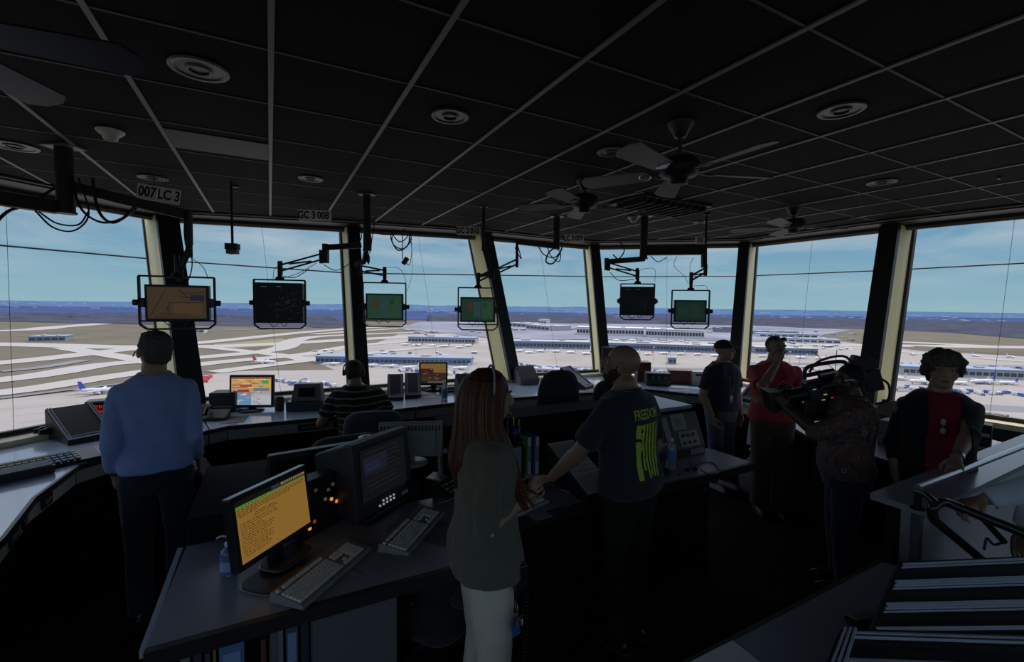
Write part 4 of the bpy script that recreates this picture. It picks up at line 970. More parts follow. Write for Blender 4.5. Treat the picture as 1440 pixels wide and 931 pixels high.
# coil of cable hanging between second and third posts
t = thing('cable_coil', 'coiled black cable hanging between the second and third posts', 'cable', atd(565,322,5.3))
o_ = Vector(t.location)
def cc(pts, r): 
    P = [atd(*q)-o_ for q in pts]; MB().tube(crom(P,6), r, 6, M_CABLE).build('loop', M_CABLE, t)
cc([(520,325,5.0),(540,330,5.2),(560,328,5.3),(570,322,5.3)], .006)
cc([(552,322,5.3),(550,336,5.3),(560,352,5.3),(574,344,5.3),(576,326,5.3)], .008); cc([(553,324,5.28),(552,342,5.28),(566,350,5.28),(578,338,5.28),(576,324,5.28)], .006); cc([(556,322,5.32),(553,330,5.3),(562,340,5.3),(572,334,5.3),(573,324,5.3)], .006)
cc([(566,326,5.3),(566,350,5.3),(566,364,5.3)], .006); cc([(575,326,5.3),(579,350,5.3),(576,372,5.3),(570,368,5.3)], .004); cc([(578,326,5.3),(580,380,5.3),(574,405,5.2),(571,410,5.0)], .002)
q = atd(570,367,5.3)-o_; MB().box(q,(.05,.05,.09),M_BLACK,rot=(0,.6,0)).build('connector', M_BLACK, t, .006)
t2 = thing('cable_plug', 'cable plug dangling beside the second post', 'cable', atd(518,365,4.7)); MB().lathe((0,0,0),[(.004,-.05),(.016,-.02),(.016,.03),(.008,.05)],10,M_BLACK).build('plug', M_BLACK, t2); MB().tube(crom([(0,0,.05),(.03,0,.12),(.02,0,.3),(-.02,0,.45)],5),.005,6,M_CABLE).build('cord', M_CABLE, t2)
# ================================================================ things on the desks
def F(p1, p2, z):            # near-left and near-right corner pixels at height z -> origin, heading, width
    a, b = at(p1[0],p1[1],z), at(p2[0],p2[1],z); d = b-a
    return a, math.atan2(d.y, d.x), d.length
DZ, IZ = .8515, .7515
def monitor(label, loc, rz, w, h, draw, body=M_BLACK, bez=.022, deep=.045, lift=.09, tilt=8, back=0., base=True, cap=None):
    # loc = centre of the base on the desk; local -Y looks at the viewer
    t = thing('desktop_monitor', label, 'monitor', loc, rz)
    if base:
        MB().lathe((0,0.02,0),[(.12,0.001),(.125,.004),(.11,.014),(.03,.02)],28,body).build('base', body, t)
        MB().box((0,.05,(lift+.05)/2+.01),(.07,.03,lift+.05),body).build('neck', body, t, .004)
    T = Matrix.Translation((0,.02,lift)) @ Matrix.Rotation(R(-tilt),4,'X')
    m = MB(); m.M = T; m.box((0,deep/2,h/2),(w,deep,h),body)
    if back: 
        m.add([(-w*.45,deep,.02),(w*.45,deep,.02),(w*.45,deep,h*.95),(-w*.45,deep,h*.95),(-w*.25,deep+back,.06),(w*.25,deep+back,.06),(w*.25,deep+back,h*.75),(-w*.25,deep+back,h*.75)],[(3,2,1,0),(4,5,6,7),(0,1,5,4),(1,2,6,5),(2,3,7,6),(3,0,4,7)],body)
    hs = m.build('housing', body, t, .005)
    if cap: 
        q = MB(); q.M = T; q.box((0,deep/2,h+.001),(w*.99,deep*.7,.004),cap); q.build('silver_trim', cap, hs)
    if draw:
        s = MB(); s.M = T; draw(s, -w/2+bez, bez*1.3, w-2*bez, h-bez*2.3, -.0012); s.build('screen', None, hs)
    return t
def dr_map(sc, x0, z0, w, h, y):
    rnd = random.Random(4); rect(sc,x0,z0,w,h,y,0,0,1,1,glow(150,170,190))
    rect(sc,x0,z0,w,h,y,.0,.0,.50,.42,glow(96,140,176),.001); rect(sc,x0,z0,w,h,y,.5,.0,.5,.35,glow(178,180,190),.001)
    rect(sc,x0,z0,w,h,y,0,.42,1,.16,glow(190,150,110),.001); rect(sc,x0,z0,w,h,y,0,.58,1,.42,glow(196,160,90),.0012)
    rect(sc,x0,z0,w,h,y,.02,.62,.5,.12,glow(170,80,50),.0015); rect(sc,x0,z0,w,h,y,.05,.46,.4,.1,glow(150,60,60),.0016); rect(sc,x0,z0,w,h,y,.55,.5,.4,.1,glow(90,120,150),.0016)
    for i in range(60): rect(sc,x0,z0,w,h,y,rnd.uniform(0,.8),rnd.uniform(.02,.95),rnd.uniform(.03,.2),.018,glow(*rnd.choice([(210,190,120),(190,110,60),(230,220,190),(110,80,90),(130,160,190),(80,70,80)])),.002+i*.00002)
    rect(sc,x0,z0,w,h,y,.78,.76,.16,.12,glow(70,150,90),.004); rect(sc,x0,z0,w,h,y,0,.94,1,.06,glow(150,60,50),.004)
def dr_map2(sc, x0, z0, w, h, y):
    rnd = random.Random(6); rect(sc,x0,z0,w,h,y,0,0,1,1,glow(52,40,30))
    rect(sc,x0,z0,w,h,y,0,.55,1,.45,glow(120,92,50),.001); rect(sc,x0,z0,w,h,y,0,.5,.5,.25,glow(60,26,26),.0015); rect(sc,x0,z0,w,h,y,0,.0,1,.12,glow(30,30,32),.0015)
    for i in range(44): rect(sc,x0,z0,w,h,y,rnd.uniform(0,.8),rnd.uniform(.1,.95),rnd.uniform(.03,.18),.02,glow(*rnd.choice([(150,120,60),(120,50,36),(90,70,50),(36,40,46)])),.002+i*.00002)
    rect(sc,x0,z0,w,h,y,.8,.8,.14,.1,glow(50,110,70),.004)
    for i in range(7): rect(sc,x0,z0,w,h,y,.3+.09*i,.04,.05,.06,glow(120,120,120),.004)
monitor('bright desk monitor with a yellow and blue map display', at(352,578,DZ), R(6), .435, .34, dr_map, lift=.03, tilt=4)
monitor('dim desk monitor with an amber display beside the strip racks', at(609,549,DZ), R(5), .37, .31, dr_map2, lift=.06, tilt=2)
# yellow text monitor of the island
def dr_text(sc, x0, z0, w, h, y):
    rnd = random.Random(2); rect(sc,x0,z0,w,h,y,0,0,1,1,glow(134,100,44)); rect(sc,x0,z0,w,h,y,0,.925,1,.075,glow(18,18,20),.0006)
    rect(sc,x0,z0,w,h,y,0,.90,1,.025,glow(70,110,40),.0006); rect(sc,x0,z0,w,h,y,.0,.87,.45,.055,glow(90,126,44),.0008); rect(sc,x0,z0,w,h,y,.62,.945,.38,.04,glow(140,112,88),.0008); rect(sc,x0,z0,w,h,y,.48,.94,.12,.05,glow(40,50,60),.0008)
    for i in range(9): rect(sc,x0,z0,w,h,y,.66+.035*i,.95,.015,.03,glow(40,36,32),.001)
    ink = glow(70,50,20)
    for i in range(9): rect(sc,x0,z0,w,h,y,.02+.045*i,.885,.022,.03,glow(60,96,36),.0012)
    rows = [(.85,.0,.98),(.815,.0,.9),(.78,.0,.72),(.745,.02,.26),(.70,.22,.48),(.665,.2,.5)]+[(.61-.04*i,.02,rnd.uniform(.3,.5)) for i in range(14)]
    for z, a, b in rows:
        x = a+.01
        while x < b:
            l = rnd.uniform(.012,.05); rect(sc,x0,z0,w,h,y,x,z,l,.014,ink,.0012); x += l+.012
    for (a,b) in (((.52,.62),(.52,.12)),((.02,.635),(.52,.635))): line2(sc,x0,z0,w,h,y,a,b,.003,glow(120,90,40),.0012)
a, rz, wd = F((352,806),(447,742),.84)
rzm = rz
ym = monitor('glossy black monitor showing lines of dark text on amber', (a+at(447,742,.84))/2+Vector((math.cos(rzm+PI/2)*.02, math.sin(rzm+PI/2)*.02, IZ-.84)), rzm, .45, .315, dr_text, lift=.085, tilt=8, cap=mat('silver_trim',(.45,.46,.5),.3,.6))
for ch in list(ym.children):
    if ch.name.startswith('base'): bpy.data.objects.remove(ch)
def plate_base(loc, rz, w, d, par, nm='base'):
    b = MB(); n = 32; P = []
    for i in range(n):
        t_ = 2*PI*i/n; c, s = math.cos(t_), math.sin(t_); P.append((math.copysign(abs(c)**.5, c)*w/2, math.copysign(abs(s)**.5, s)*d/2))
    b.prism(P, 0, .006, mat('silver_trim',(),.3)); b.prism([(x*.95,y*.95) for x,y in P], .006, .012, M_BLACK); return b.build(nm, None, par, .002, loc)
plate_base((-.10,-.03,0), 0, .22, .20, ym); plate_base((.03,.01,.022), 0, .24, .15, ym, 'upper_base')
# big boxy monitor with rounded hood
def dr_dark(sc, x0, z0, w, h, y):
    rect(sc,x0,z0,w,h,y,0,0,1,1,glow(16,18,21)); rect(sc,x0,z0,w,h,y,.06,.5,.5,.34,glow(24,28,44),.001)
    rect(sc,x0,z0,w,h,y,.1,.56,.3,.18,glow(30,34,58),.0015)
    for i in range(9): rect(sc,x0,z0,w,h,y,.08+.04*(i%3),.9-.09*i,.75-.03*(i%4),.022,glow(28,29,28),.002)
a, rz, wd = F((500,738),(582,690),.80)
c = (a+at(582,690,.80))/2
t = thing('crt_monitor', 'large boxy black monitor with a dark screen and bright control dots', 'monitor', Vector((c.x,c.y,IZ)), rz)
T = Matrix.Translation((0,.0,.045)) @ Matrix.Rotation(R(-5),4,'X')
m = MB(); m.M = T; W, Hh = .47, .42
m.box((0,.03,Hh/2),(W,.06,Hh),M_DARK); m.add([(-W/2+.005,.06,.0),(W/2-.005,.06,.0),(W/2-.005,.06,Hh),(-W/2+.005,.06,Hh),(-W*.38,.36,.04),(W*.38,.36,.04),(W*.38,.36,Hh*.8),(-W*.38,.36,Hh*.8)],[(3,2,1,0),(4,5,6,7),(0,1,5,4),(1,2,6,5),(2,3,7,6),(3,0,4,7)],M_DARK)
hs = m.build('housing', M_DARK, t, .012)
m = MB(); m.M = T; 
m.add([(-.2,-.002,.075),(.2,-.002,.075),(.2,-.002,.39),(-.2,-.002,.39),(-.185,.004,.09),(.185,.004,.09),(.185,.004,.375),(-.185,.004,.375)],[(0,1,5,4),(1,2,6,5),(2,3,7,6),(3,0,4,7)],M_BLACK); m.build('bezel', M_BLACK, hs)
m = MB(); m.M = T; dr_dark(m, -.186,.09,.372,.286,-.003); m.build('screen', None, hs)
m = MB(); m.M = T
for i, (x,z) in enumerate(((-.06,.03),(-.03,.03),(0,.03),(.03,.03),(.06,.03),(-.03,.05),(0,.05),(.03,.05),(.06,.05))): m.cyl((x,-.001,z),(x,-.006,z),.006,n=10,m=glow(170,170,170,.8))
m.build('control_dots', None, hs); m = MB(); m.M = T; m.box((.16,-.003,.03),(.06,.004,.022),M_LGREY); m.build('name_plate', M_LGREY, hs)
MB().box((0,.14,.022),(.34,.30,.04),M_BLACK).build('stand', M_BLACK, t, .008)
# dark hooded display behind it, and the lit key panel
a, rz, wd = F((395,705),(490,655),.95)
t = thing('dark_display', 'unlit dark hooded display behind the amber text monitor', 'monitor', uv(.22,2.95,.8815), R(35))
m = MB(); m.add([(-.25,-.04,0),(.30,-.04,0),(.30,.22,0),(-.25,.22,0),(-.25,-.02,.22),(.30,-.02,.22),(.28,.16,.18),(-.23,.16,.18)],[(3,2,1,0),(4,5,6,7),(0,1,5,4),(1,2,6,5),(2,3,7,6),(3,0,4,7)],M_BLACK); hs = m.build('housing', M_BLACK, t, .01)
MB().slab((-.21,-.0405,.04),(.26,-.0405,.04),(.26,-.026,.19),(-.21,-.026,.19),.003,mat('dead_screen',(.008,.009,.012),.15)).build('screen', None, hs)
t = thing('keypad_box', 'black panel with small lit green and orange keys', 'control panel', at(462,752,IZ)+Vector((-.03,.05,0)), R(62))
m = MB().box((0,.06,.15),(.36,.10,.30),M_BLACK); hs = m.build('housing', M_BLACK, t, .006)
for (x, z, c_) in ((-.13,.24,(150,190,60)),(-.115,.215,(240,150,70)),(.02,.215,(70,50,30)),(.05,.235,(60,60,56)),(.04,.155,(240,160,60)),(.075,.13,(240,150,60)),(.0,.17,(80,70,60)),(-.12,.085,(150,190,60)),(-.10,.05,(240,160,80)),(-.07,.075,(120,50,30)),(-.06,.24,(50,46,40)),(.1,.17,(40,40,40))):
    MB().box((x,.008,z),(.016,.01,.016),glow(*c_)).build('key', None, t, .002)
# white monitor seen from behind
a, rz, wd = F((536,640),(606,632),1.0)
t = thing('desktop_monitor', 'white monitor seen from behind with a vented back', 'monitor', uv(.60,3.08,.8815)+UX*.26, R(8)+PI)
m = MB(); m.M = Matrix.Translation((0,0,.05)) @ Matrix.Rotation(R(-22),4,'X'); m.box((0,0,.13),(.42,.04,.28),M_LGREY); m.box((0,.035,.13),(.33,.03,.2),M_LGREY); hs = m.build('housing', M_WHITE, t, .008)
m = MB(); m.M = Matrix.Translation((0,0,.05)) @ Matrix.Rotation(R(-22),4,'X')
for k in range(18): m.box((-.19+k*.0225,.021,.235),(.008,.004,.05),M_DARK)
m.build('vent_slots', M_DARK, hs)
MB().cyl((0,.02,.005),(0,.03,.16),.022,n=12,m=M_LGREY).build('neck', M_LGREY, t); MB().lathe((0,.03,0),[(.11,.0),(.11,.008),(.03,.018)],24,M_LGREY).build('base', M_LGREY, t)
# ---- keyboards
def keyboard(label, near_l, near_r, far_r, z, cm, km, group=None, tilt=3):
    a, b, c = at(*near_l,z), at(*near_r,z), at(*far_r,z)     # a-b short side, b-c long side
    L_ = (c-b).length; rz = math.atan2((c-b).y, (c-b).x); o = b
    t = thing('keyboard', label, 'keyboard', Vector((o.x,o.y,IZ)), rz)
    Wd = .17
    m = MB(); m.add([(0,0,0),(L_,0,0),(L_,Wd,0),(0,Wd,0),(0.004,.004,.018),(L_-.004,.004,.018),(L_-.004,Wd-.004,.042),(.004,Wd-.004,.042)],[(3,2,1,0),(4,5,6,7),(0,1,5,4),(1,2,6,5),(2,3,7,6),(3,0,4,7)],cm); m.build('case', cm, t, .004)
    kp = .019*L_/.46
    def key(x, y, w_, n_='key'):
        z_ = .018+.024*y/Wd; q = MB(); q.add([(x,y,z_),(x+w_,y,z_),(x+w_,y+kp*.88,z_+.002),(x,y+kp*.88,z_+.002),(x+.002,y+.002,z_+.009),(x+w_-.002,y+.002,z_+.009),(x+w_-.002,y+kp*.88-.003,z_+.011),(x+.002,y+kp*.88-.003,z_+.011)],[(4,5,6,7),(0,1,5,4),(1,2,6,5),(2,3,7,6),(3,0,4,7)],km); return q
    done = 0
    for r_ in range(6):
        y = .022+r_*kp+(.012 if r_ == 5 else 0); x = .012
        wds = {0:[1.4,1.2,1.2,5.6,1.2,1.2,1.4,1.4],1:[2.2]+[1]*10+[2.4],2:[1.7]+[1]*11+[1.9],3:[1.4]+[1]*12+[1.2],4:[1]*13+[1.8],5:[1,-.8,1,1,1,1,-.4,1,1,1,1,-.4,1,1,1,1]}[r_]
        s_ = 14.6/sum(abs(q) for q in wds)
        for q in wds:
            if q > 0: key(x, y, q*s_*kp*.9*1.03-.002).build('key', km, t); done += 1
            x += abs(q)*s_*kp*.93
        for bx, n in ((15.0,3),(18.3,4)):
            x2 = .012+bx*kp*.97
            if r_ == 2 and n == 3: continue
            for k in range(n):
                if r_ == 1 and n == 3 and k != 1: continue
                if x2+k*kp*.95+kp*.85 > L_-.006: continue
                if done >= 99: continue
                key(x2+k*kp*.95, y, kp*.85).build('key', km, t); done += 1
    return t
M_KC = mat('keyboard_grey_case', (.24,.24,.24), .5); M_KK = mat('keyboard_key_grey', (.72,.72,.70), .5); M_KC2 = mat('keyboard_dark_case', (.06,.06,.065), .5)
keyboard('big grey keyboard in front of the amber text monitor', (374,838), (426,853), (524,768), .77, M_KC, M_KK)
keyboard('grey keyboard in front of the large boxy monitor', (532,770), (575,778), (626,718), .77, M_KC, M_KK)
t = keyboard('pale keyboard in front of the woman with red hair', (668,742), (718,728), (773,703), .77, M_LGREY, M_KK)
# ---- sanitizer pump bottle
p = at(322,806,IZ); t = thing('sanitizer_bottle', 'clear blue hand sanitizer bottle with a white pump', 'bottle', p, R(20))
M_GEL = mat('clear_blue_gel', (.25,.42,.75), .08, trans=.55, spec=.6)
MB().lathe((0,0,0),[(.030,.0),(.034,.006),(.034,.095),(.030,.112),(.016,.122),(.014,.130)],28,M_GEL).build('body', M_GEL, t)
MB().lathe((0,0,.045),[(.0345,-.022),(.0346,.022)],28,mat('blue_label',(.30,.45,.70),.4),cap=False).build('label_band', None, t)
MB().lathe((0,0,.130),[(.015,0),(.015,.014),(.006,.018),(.006,.036),(.011,.038),(.011,.048)],18,M_WHITE).tube([(0,0,.174),(-.03,0,.176),(-.045,0,.168)],.005,8,M_WHITE).build('pump', M_WHITE, t)
# ---- papers on the island
def paper(label, c, rz, w, h, z=IZ, m=M_PAPER, lines=8, name='paper_sheet', cat='paper'):
    t = MB().box((0,0,.0012),(w,h,.002),m)
    for i in range(lines): t.box((random.uniform(-.05,.05)*w,h*(.42-.84*i/max(1,lines)),.0024),(w*random.uniform(.5,.85),h*.012,.0004),M_GREY)
    o = t.build(name, m, None, loc=Vector((c.x,c.y,z)), rot=(0,0,rz)); return tag(o, label, cat)
M_BPAP = mat('bluish_paper', (.22,.25,.34), .6)
paper('bluish sheet between the two grey keyboards', at(530,792,IZ), R(60), .15, .21, m=M_BPAP)
paper('large printed chart beside the grey keyboards', at(622,750,IZ), R(66), .22, .30, m=mat('chart_paper',(.10,.11,.14),.5), lines=14)
paper('small paper slip at the end of the big grey keyboard', at(500,806,IZ), R(70), .025, .08, m=M_BPAP, lines=0)
paper('pale sheet behind the pale keyboard', at(770,690,IZ), R(20), .2, .16, m=M_BPAP, lines=4)
paper('pale sheet under the front corner of the pale keyboard', at(755,722,IZ), R(30), .12, .16, m=M_BPAP, lines=3)
paper('green note card below the large boxy monitor', at(553,738,IZ), R(68), .16, .035, m=mat('green_card',(.22,.30,.26),.6), lines=0, name='note_card', cat='card')
# ---- pen with a red cap
p = at(790,690,IZ); t = thing('marker_pen', 'clear marker pen with a red cap on the island desk', 'pen', p, R(-38))
MB().cyl((0,0,.006),(.10,0,.006),.0055,n=10,m=M_LGREY).build('barrel', M_LGREY, t); MB().cyl((-.045,0,.006),(0,0,.006),.0065,n=10,m=mat('red_cap',(.35,.02,.02),.4)).build('cap', None, t)
# ---- binders, pamphlet, pen cup shelf
def binder(label, px, py, m, rz, h=.28, d=.22, w=.035):
    p = at(px, py, IZ); t = thing('ring_binder', label, 'binder', p, rz)
    MB().box((0,d/2,h/2),(w,d,h),m).build('cover', m, t, .003); MB().box((0,d/2,h/2),(w-.008,d+.004,h-.008),M_PAPER).build('pages', M_PAPER, t)
    MB().box((0,-.002,h*.55),(w*.6,.003,h*.4),M_LGREY).build('spine_label', M_LGREY, t)
binder('green ring binder standing beside the blue one', 744,668, mat('binder_green',(.10,.24,.11),.5), R(30))
binder('blue ring binder at the right end of the papers', 755,667, mat('binder_blue',(.06,.17,.42),.5), R(30))
p = at(722,672,IZ); t = thing('brochure_holder', 'white brochure box with printed front behind the woman\'s hands', 'brochure holder', p, R(25))
MB().box((0,.04,.11),(.13,.07,.21),mat('brochure_white',(.35,.38,.42),.5)).build('box', None, t, .003); MB().box((0,.002,.05),(.05,.004,.05),M_DARK).box((-.03,.002,.16),(.04,.004,.05),M_LGREY).build('printed_front', M_DARK, t)
t = thing('desk_shelf', 'small black raised shelf carrying the pen cups', 'shelf', at(722,668,IZ)+UY*.02, GA)
MB().box((0,.1,.24),(.30,.2,.015),M_BLACK).box((-.14,.1,.117),(.012,.2,.23),M_BLACK).box((.14,.1,.117),(.012,.2,.23),M_BLACK).build('frame', M_BLACK, t, .002)
sp0 = Vector(t.location)+Vector((0,0,.248))
def pencup(label, off, rz, cols, m):
    t = thing('pen_cup', label, 'pen cup', sp0+off, rz)
    MB().lathe((0,0,0),[(.034,0),(.036,.004),(.038,.09),(.035,.09),(.033,.006)],20,m).build('cup', m, t)
    for i, c_ in enumerate(cols):
        a_ = i*2.1; q = Vector((math.cos(a_)*.016, math.sin(a_)*.016, .008)); e = q+Vector((math.cos(a_)*.012, math.sin(a_)*.012, .125+.012*(i%3)))
        pt = MB().cyl(q, e, .0055, n=8, m=c_).build('pen', c_, None, loc=t.location); pt['label'] = 'pen standing in the %s' % label; pt['category'] = 'pen'; pt['group'] = 'pens in the %s' % label
M_CB = mat('cup_blue',(.03,.05,.14),.3); cR = mat('pen_red',(.30,.02,.03),.4); cY = mat('pen_highlighter',(.45,.60,.05),.4); cB = mat('pen_blue',(.03,.06,.3),.4); cG = mat('pen_green',(.05,.3,.1),.4)
pencup('dark blue pen cup with red pens', UX*-.04+UY*.06, 0, (cR,cR,cB,cR,cB), M_CB)
pencup('dark blue pen cup with a yellow highlighter', UX*.06+UY*.07, 0, (cY,cB,cY,cG), M_CB)
# ---- strip bays on the island
def strip_bay(label, loc, rz, w, l, z0, z1, strips=0, face=None, name='flight_strip_bay', rails=2, tray=M_BLACK):
    # low end at the local origin side (-Y), rises towards +Y
    t = thing(name, label, 'strip bay', loc, rz)
    m = MB(); m.add([(-w/2,0,0),(w/2,0,0),(w/2,l,0),(-w/2,l,0),(-w/2,0,z0),(w/2,0,z0),(w/2,l,z1),(-w/2,l,z1)],[(3,2,1,0),(4,5,6,7),(0,1,5,4),(1,2,6,5),(2,3,7,6),(3,0,4,7)],M_BLACK); m.build('housing', M_BLACK, t, .004)
    def P(x, f, h=0): n = Vector((0, -(z1-z0), l)).normalized(); return Vector((x, l*f, z0+(z1-z0)*f))+n*h
    m = MB().slab(P(-w/2+.012,.02), P(w/2-.012,.02), P(w/2-.012,.97), P(-w/2+.012,.97), .004, tray); m.build('tray', tray, t)
    if rails:
        for s in (-1,1):
            for k in range(2):
                x = s*(w/2-.012-.016*k); m = MB().bar(P(x,.02,.008), P(x,.98,.008), .008, .010, M_RAILG); m.build('rail', M_RAILG, t)
        m = MB().bar(P(-w/2+.01,.03,.008), P(w/2-.01,.03,.008), .012, .012, M_RAILG).bar(P(-w/2+.01,.10,.006), P(w/2-.01,.10,.006), .006, .008, M_RAILG); m.build('end_stop', M_RAILG, t)
    for k in range(strips):
        f = .03+k*.94/strips; c_ = STRIPC[(k*7+k//3)%len(STRIPC)]
        m = MB().slab(P(-w/2+.006,f,.004), P(w/2-.006,f,.004), P(w/2-.006,f+.94/strips-.005,.008), P(-w/2+.006,f+.94/strips-.005,.008), .003, c_)
        m.bar(P(-w/2+.02,f+.4/strips,.012), P(w*.2,f+.4/strips,.012), .002, .001, M_GREY); m.build('flight_strip', c_, t)
    return t
STRIPC = [mat('strip_cream',(.62,.58,.50),.7), mat('strip_pink',(.60,.50,.49),.7), mat('strip_grey',(.52,.52,.56),.7), mat('strip_white',(.75,.75,.75),.7), mat('strip_tan',(.55,.47,.38),.7)]
lo = (at(825,692,.82)+at(845,684,.82))/2
strip_bay('tilted strip bay full of paper strips under the bald man\'s hand', Vector((.585,2.80,IZ)), GA, .23, .50, .05, .25, 24, rails=0)
strip_bay('empty dark strip bay behind the one with paper strips', uv(2.00,2.36,IZ), GA, .20, .30, .08, .24)
strip_bay('narrow dark strip bay left of the instrument panel', uv(2.28,2.36,IZ), GA, .22, .30, .07, .24)
t = thing('telephone_handset', 'grey telephone handset lying on the island console', 'telephone', at(830,632,.98), R(-30))
MB().tube(crom([(-.09,0,.0),(-.06,0,.018),(0,0,.026),(.06,0,.018),(.09,0,.0)],4),[.017]*4+[.014]*13,10,M_GREY).build('grip', M_GREY, t)
for s in (-1,1): MB().cyl((s*.085,0,-.022),(s*.085,0,.01),.024,.02,14,M_GREY).build('ear_cup', M_GREY, t)
# ---- bottle, sunglasses, radio on the right part of the island
def bottle(label, loc, s=1.):
    t = thing('water_bottle', label, 'bottle', loc); t.scale = (s,s,s)
    M_PET = mat('clear_plastic', (.55,.62,.68), .08, trans=.6, spec=.6)
    MB().lathe((0,0,0),[(.022,0),(.030,.006),(.032,.02),(.029,.035),(.032,.05),(.032,.13),(.028,.155),(.014,.185),(.012,.195)],24,M_PET).build('body', M_PET, t)
    MB().lathe((0,0,.095),[(.0325,-.028),(.0328,.028)],24,mat('bottle_label_blue',(.10,.25,.60),.4),cap=False).build('label_band', None, t)
    MB().cyl((0,0,.193),(0,0,.210),.0145,n=18,m=M_WHITE).build('cap', M_WHITE, t)
    return t
bottle('water bottle with a blue label on the island desk by the bald man', at(943,660,IZ), 1.15)
p = at(972,663,IZ); t = thing('sunglasses', 'dark sunglasses lying on the island desk', 'glasses', p, R(15))
for s in (-1,1): MB().ell((s*.032,0,.016),(.027,.006,.016),14,8,M_BLACK).build('lens', M_BLACK, t); MB().tube(crom([(s*.06,0,.02),(s*.066,.05,.02),(s*.06,.12,.012)],4),.0025,6,M_BLACK).build('temple', M_BLACK, t)
MB().tube([(-.008,0,.022),(0,-.002,.025),(.008,0,.022)],.003,6,M_BLACK).build('bridge', M_BLACK, t)
t = thing('headset', 'coiled black headset left on the island desk by the bottle', 'headset', at(930,668,IZ), R(10))
MB().tube([(math.cos(a_)*.05,math.sin(a_)*.035,.012+.004*math.sin(a_*3)) for a_ in [k*PI/8 for k in range(15)]],.006,8,M_BLACK).build('band', M_BLACK, t)
for s in (-1,1): MB().lathe((s*.045,.0,.022),[(.02,-.018),(.028,-.008),(.028,.008),(.02,.018)],14,M_BLACK,'Y').build('ear_pad', M_BLACK, t)
t = thing('loose_cable', 'thin black cable looping over the end of the island desk', 'cable', at(1000,650,IZ)); o_ = Vector(t.location)
MB().tube(crom([at(x,y,IZ+.005)-o_ for x,y in ((955,668),(975,655),(1000,650),(1012,662),(1000,668),(985,660))],5),.004,6,M_CABLE).build('cord', M_CABLE, t)
tag(MB().box((0,0,.012),(.09,.06,.022),mat('red_label_box',(.35,.04,.02),.5)).build('marker_box', None, None, .003, loc=uv(2.47,2.49,IZ), rot=(0,0,GA)), 'small red box between bottle and instrument panel', 'box')
# ---- roll, phone stand and cables behind the large monitor
t = thing('paper_roll', 'white paper roll standing behind the large boxy monitor', 'paper roll', uv(.62,3.48,.8815))
MB().lathe((0,0,0),[(.02,0),(.055,0),(.055,.10),(.02,.10),(.02,0)],28,M_WHITE,cap=False).build('roll', M_WHITE, t); MB().lathe((0,0,0),[(.0199,.001),(.0199,.099)],16,mat('cardboard',(.25,.18,.10),.8),cap=False).build('core', None, t)
t = thing('monitor_stand', 'pale upright stand with a dark panel beside the woman\'s back', 'stand', at(621,672,IZ), R(75))
MB().box((0,.01,.16),(.045,.02,.30),M_LGREY).build('column', M_LGREY, t, .006); MB().prism([(-.09,-.09),(.09,-.09),(.06,.09),(-.06,.09)],0,.012,M_LGREY).build('foot', M_LGREY, t, .003)
MB().box((0,-.05,.2),(.03,.07,.03),M_LGREY).build('bracket', M_LGREY, t, .003); MB().box((0,-.10,.19),(.20,.03,.17),M_DARK).build('panel', M_DARK, t, .004)
for i in range(3):
    y_ = 674+i*6; o_ = at(615,700+i*7,IZ)
    q = MB().tube(crom([Vector((0,0,.005+.01*i)), Vector((.07,.06,.006+.01*i)), Vector((.14,.16,.008+.01*i)), Vector((.20,.14,.01+.01*i))],6), .006, 6, M_GREY).build('grey_cord', M_GREY, None, loc=o_)
    tag(q, ['lowest','middle','uppermost'][i]+' of three grey cords bundled beside the woman\'s hip', 'cable')
t = thing('telephone_keypad', 'dark telephone keypad behind the large boxy monitor', 'telephone', uv(.98,2.62,IZ), R(60))
MB().add([(0,0,0),(.2,0,0),(.2,.16,0),(0,.16,0),(0,0,.02),(.2,0,.02),(.2,.16,.07),(0,.16,.07)],[(3,2,1,0),(4,5,6,7),(0,1,5,4),(1,2,6,5),(2,3,7,6),(3,0,4,7)],M_BLACK).build('base', M_BLACK, t, .006)
for i in range(4):
    for j in range(3): MB().box((.05+.035*i,.04+.035*j,.037+.011*j),(.016,.016,.01),M_LGREY if (i+j)%2 else M_GREY).build('key', M_GREY, t)
# ---- books in the bookcase
bk_z = .361
cols = [((.20,.22,.20),.035,.24),((.05,.06,.10),.03,.22),((.08,.08,.10),.02,.21),((.30,.22,.06),.012,.25),((.12,.22,.45),.09,.25),((.18,.05,.04),.022,.20),((.05,.12,.06),.018,.20),((.30,.30,.33),.03,.23),((.06,.14,.20),.05,.26),((.04,.05,.07),.035,.25),((.20,.35,.50),.045,.22)]
bn = ['pale grey-green','navy','black','thin yellow','wide bright blue','dark red','dark green','light grey','teal','charcoal','light blue']
x = .075
for i, (c_, w_, h_) in enumerate(cols):
    m_ = mat('book_'+bn[i].replace(' ','_').replace('-','_'), c_, .6)
    if x+w_ > .79: break
    p = uv(-.41,1.965)+UX*(x+w_/2)+UY*.14
    t = thing('book', bn[i]+' book or folder standing in the bookcase under the foreground desk', 'book', Vector((p.x,p.y,bk_z)), GA, 'books in the bookcase')
    MB().box((0,.09,h_/2),(w_-.002,.18,h_),m_).build('cover', m_, t, .002); MB().box((0,.091,h_/2),(w_*.7,.18,h_-.006),M_PAPER).build('pages', M_PAPER, t)
    if i in (4,8): MB().box((0,-.002,h_*.5),(w_*.7,.003,h_*.5),mat('picture_blue',(.25,.40,.65),.5)).build('spine_picture', None, t)
    x += w_+.008
    if i == 4: x += .05
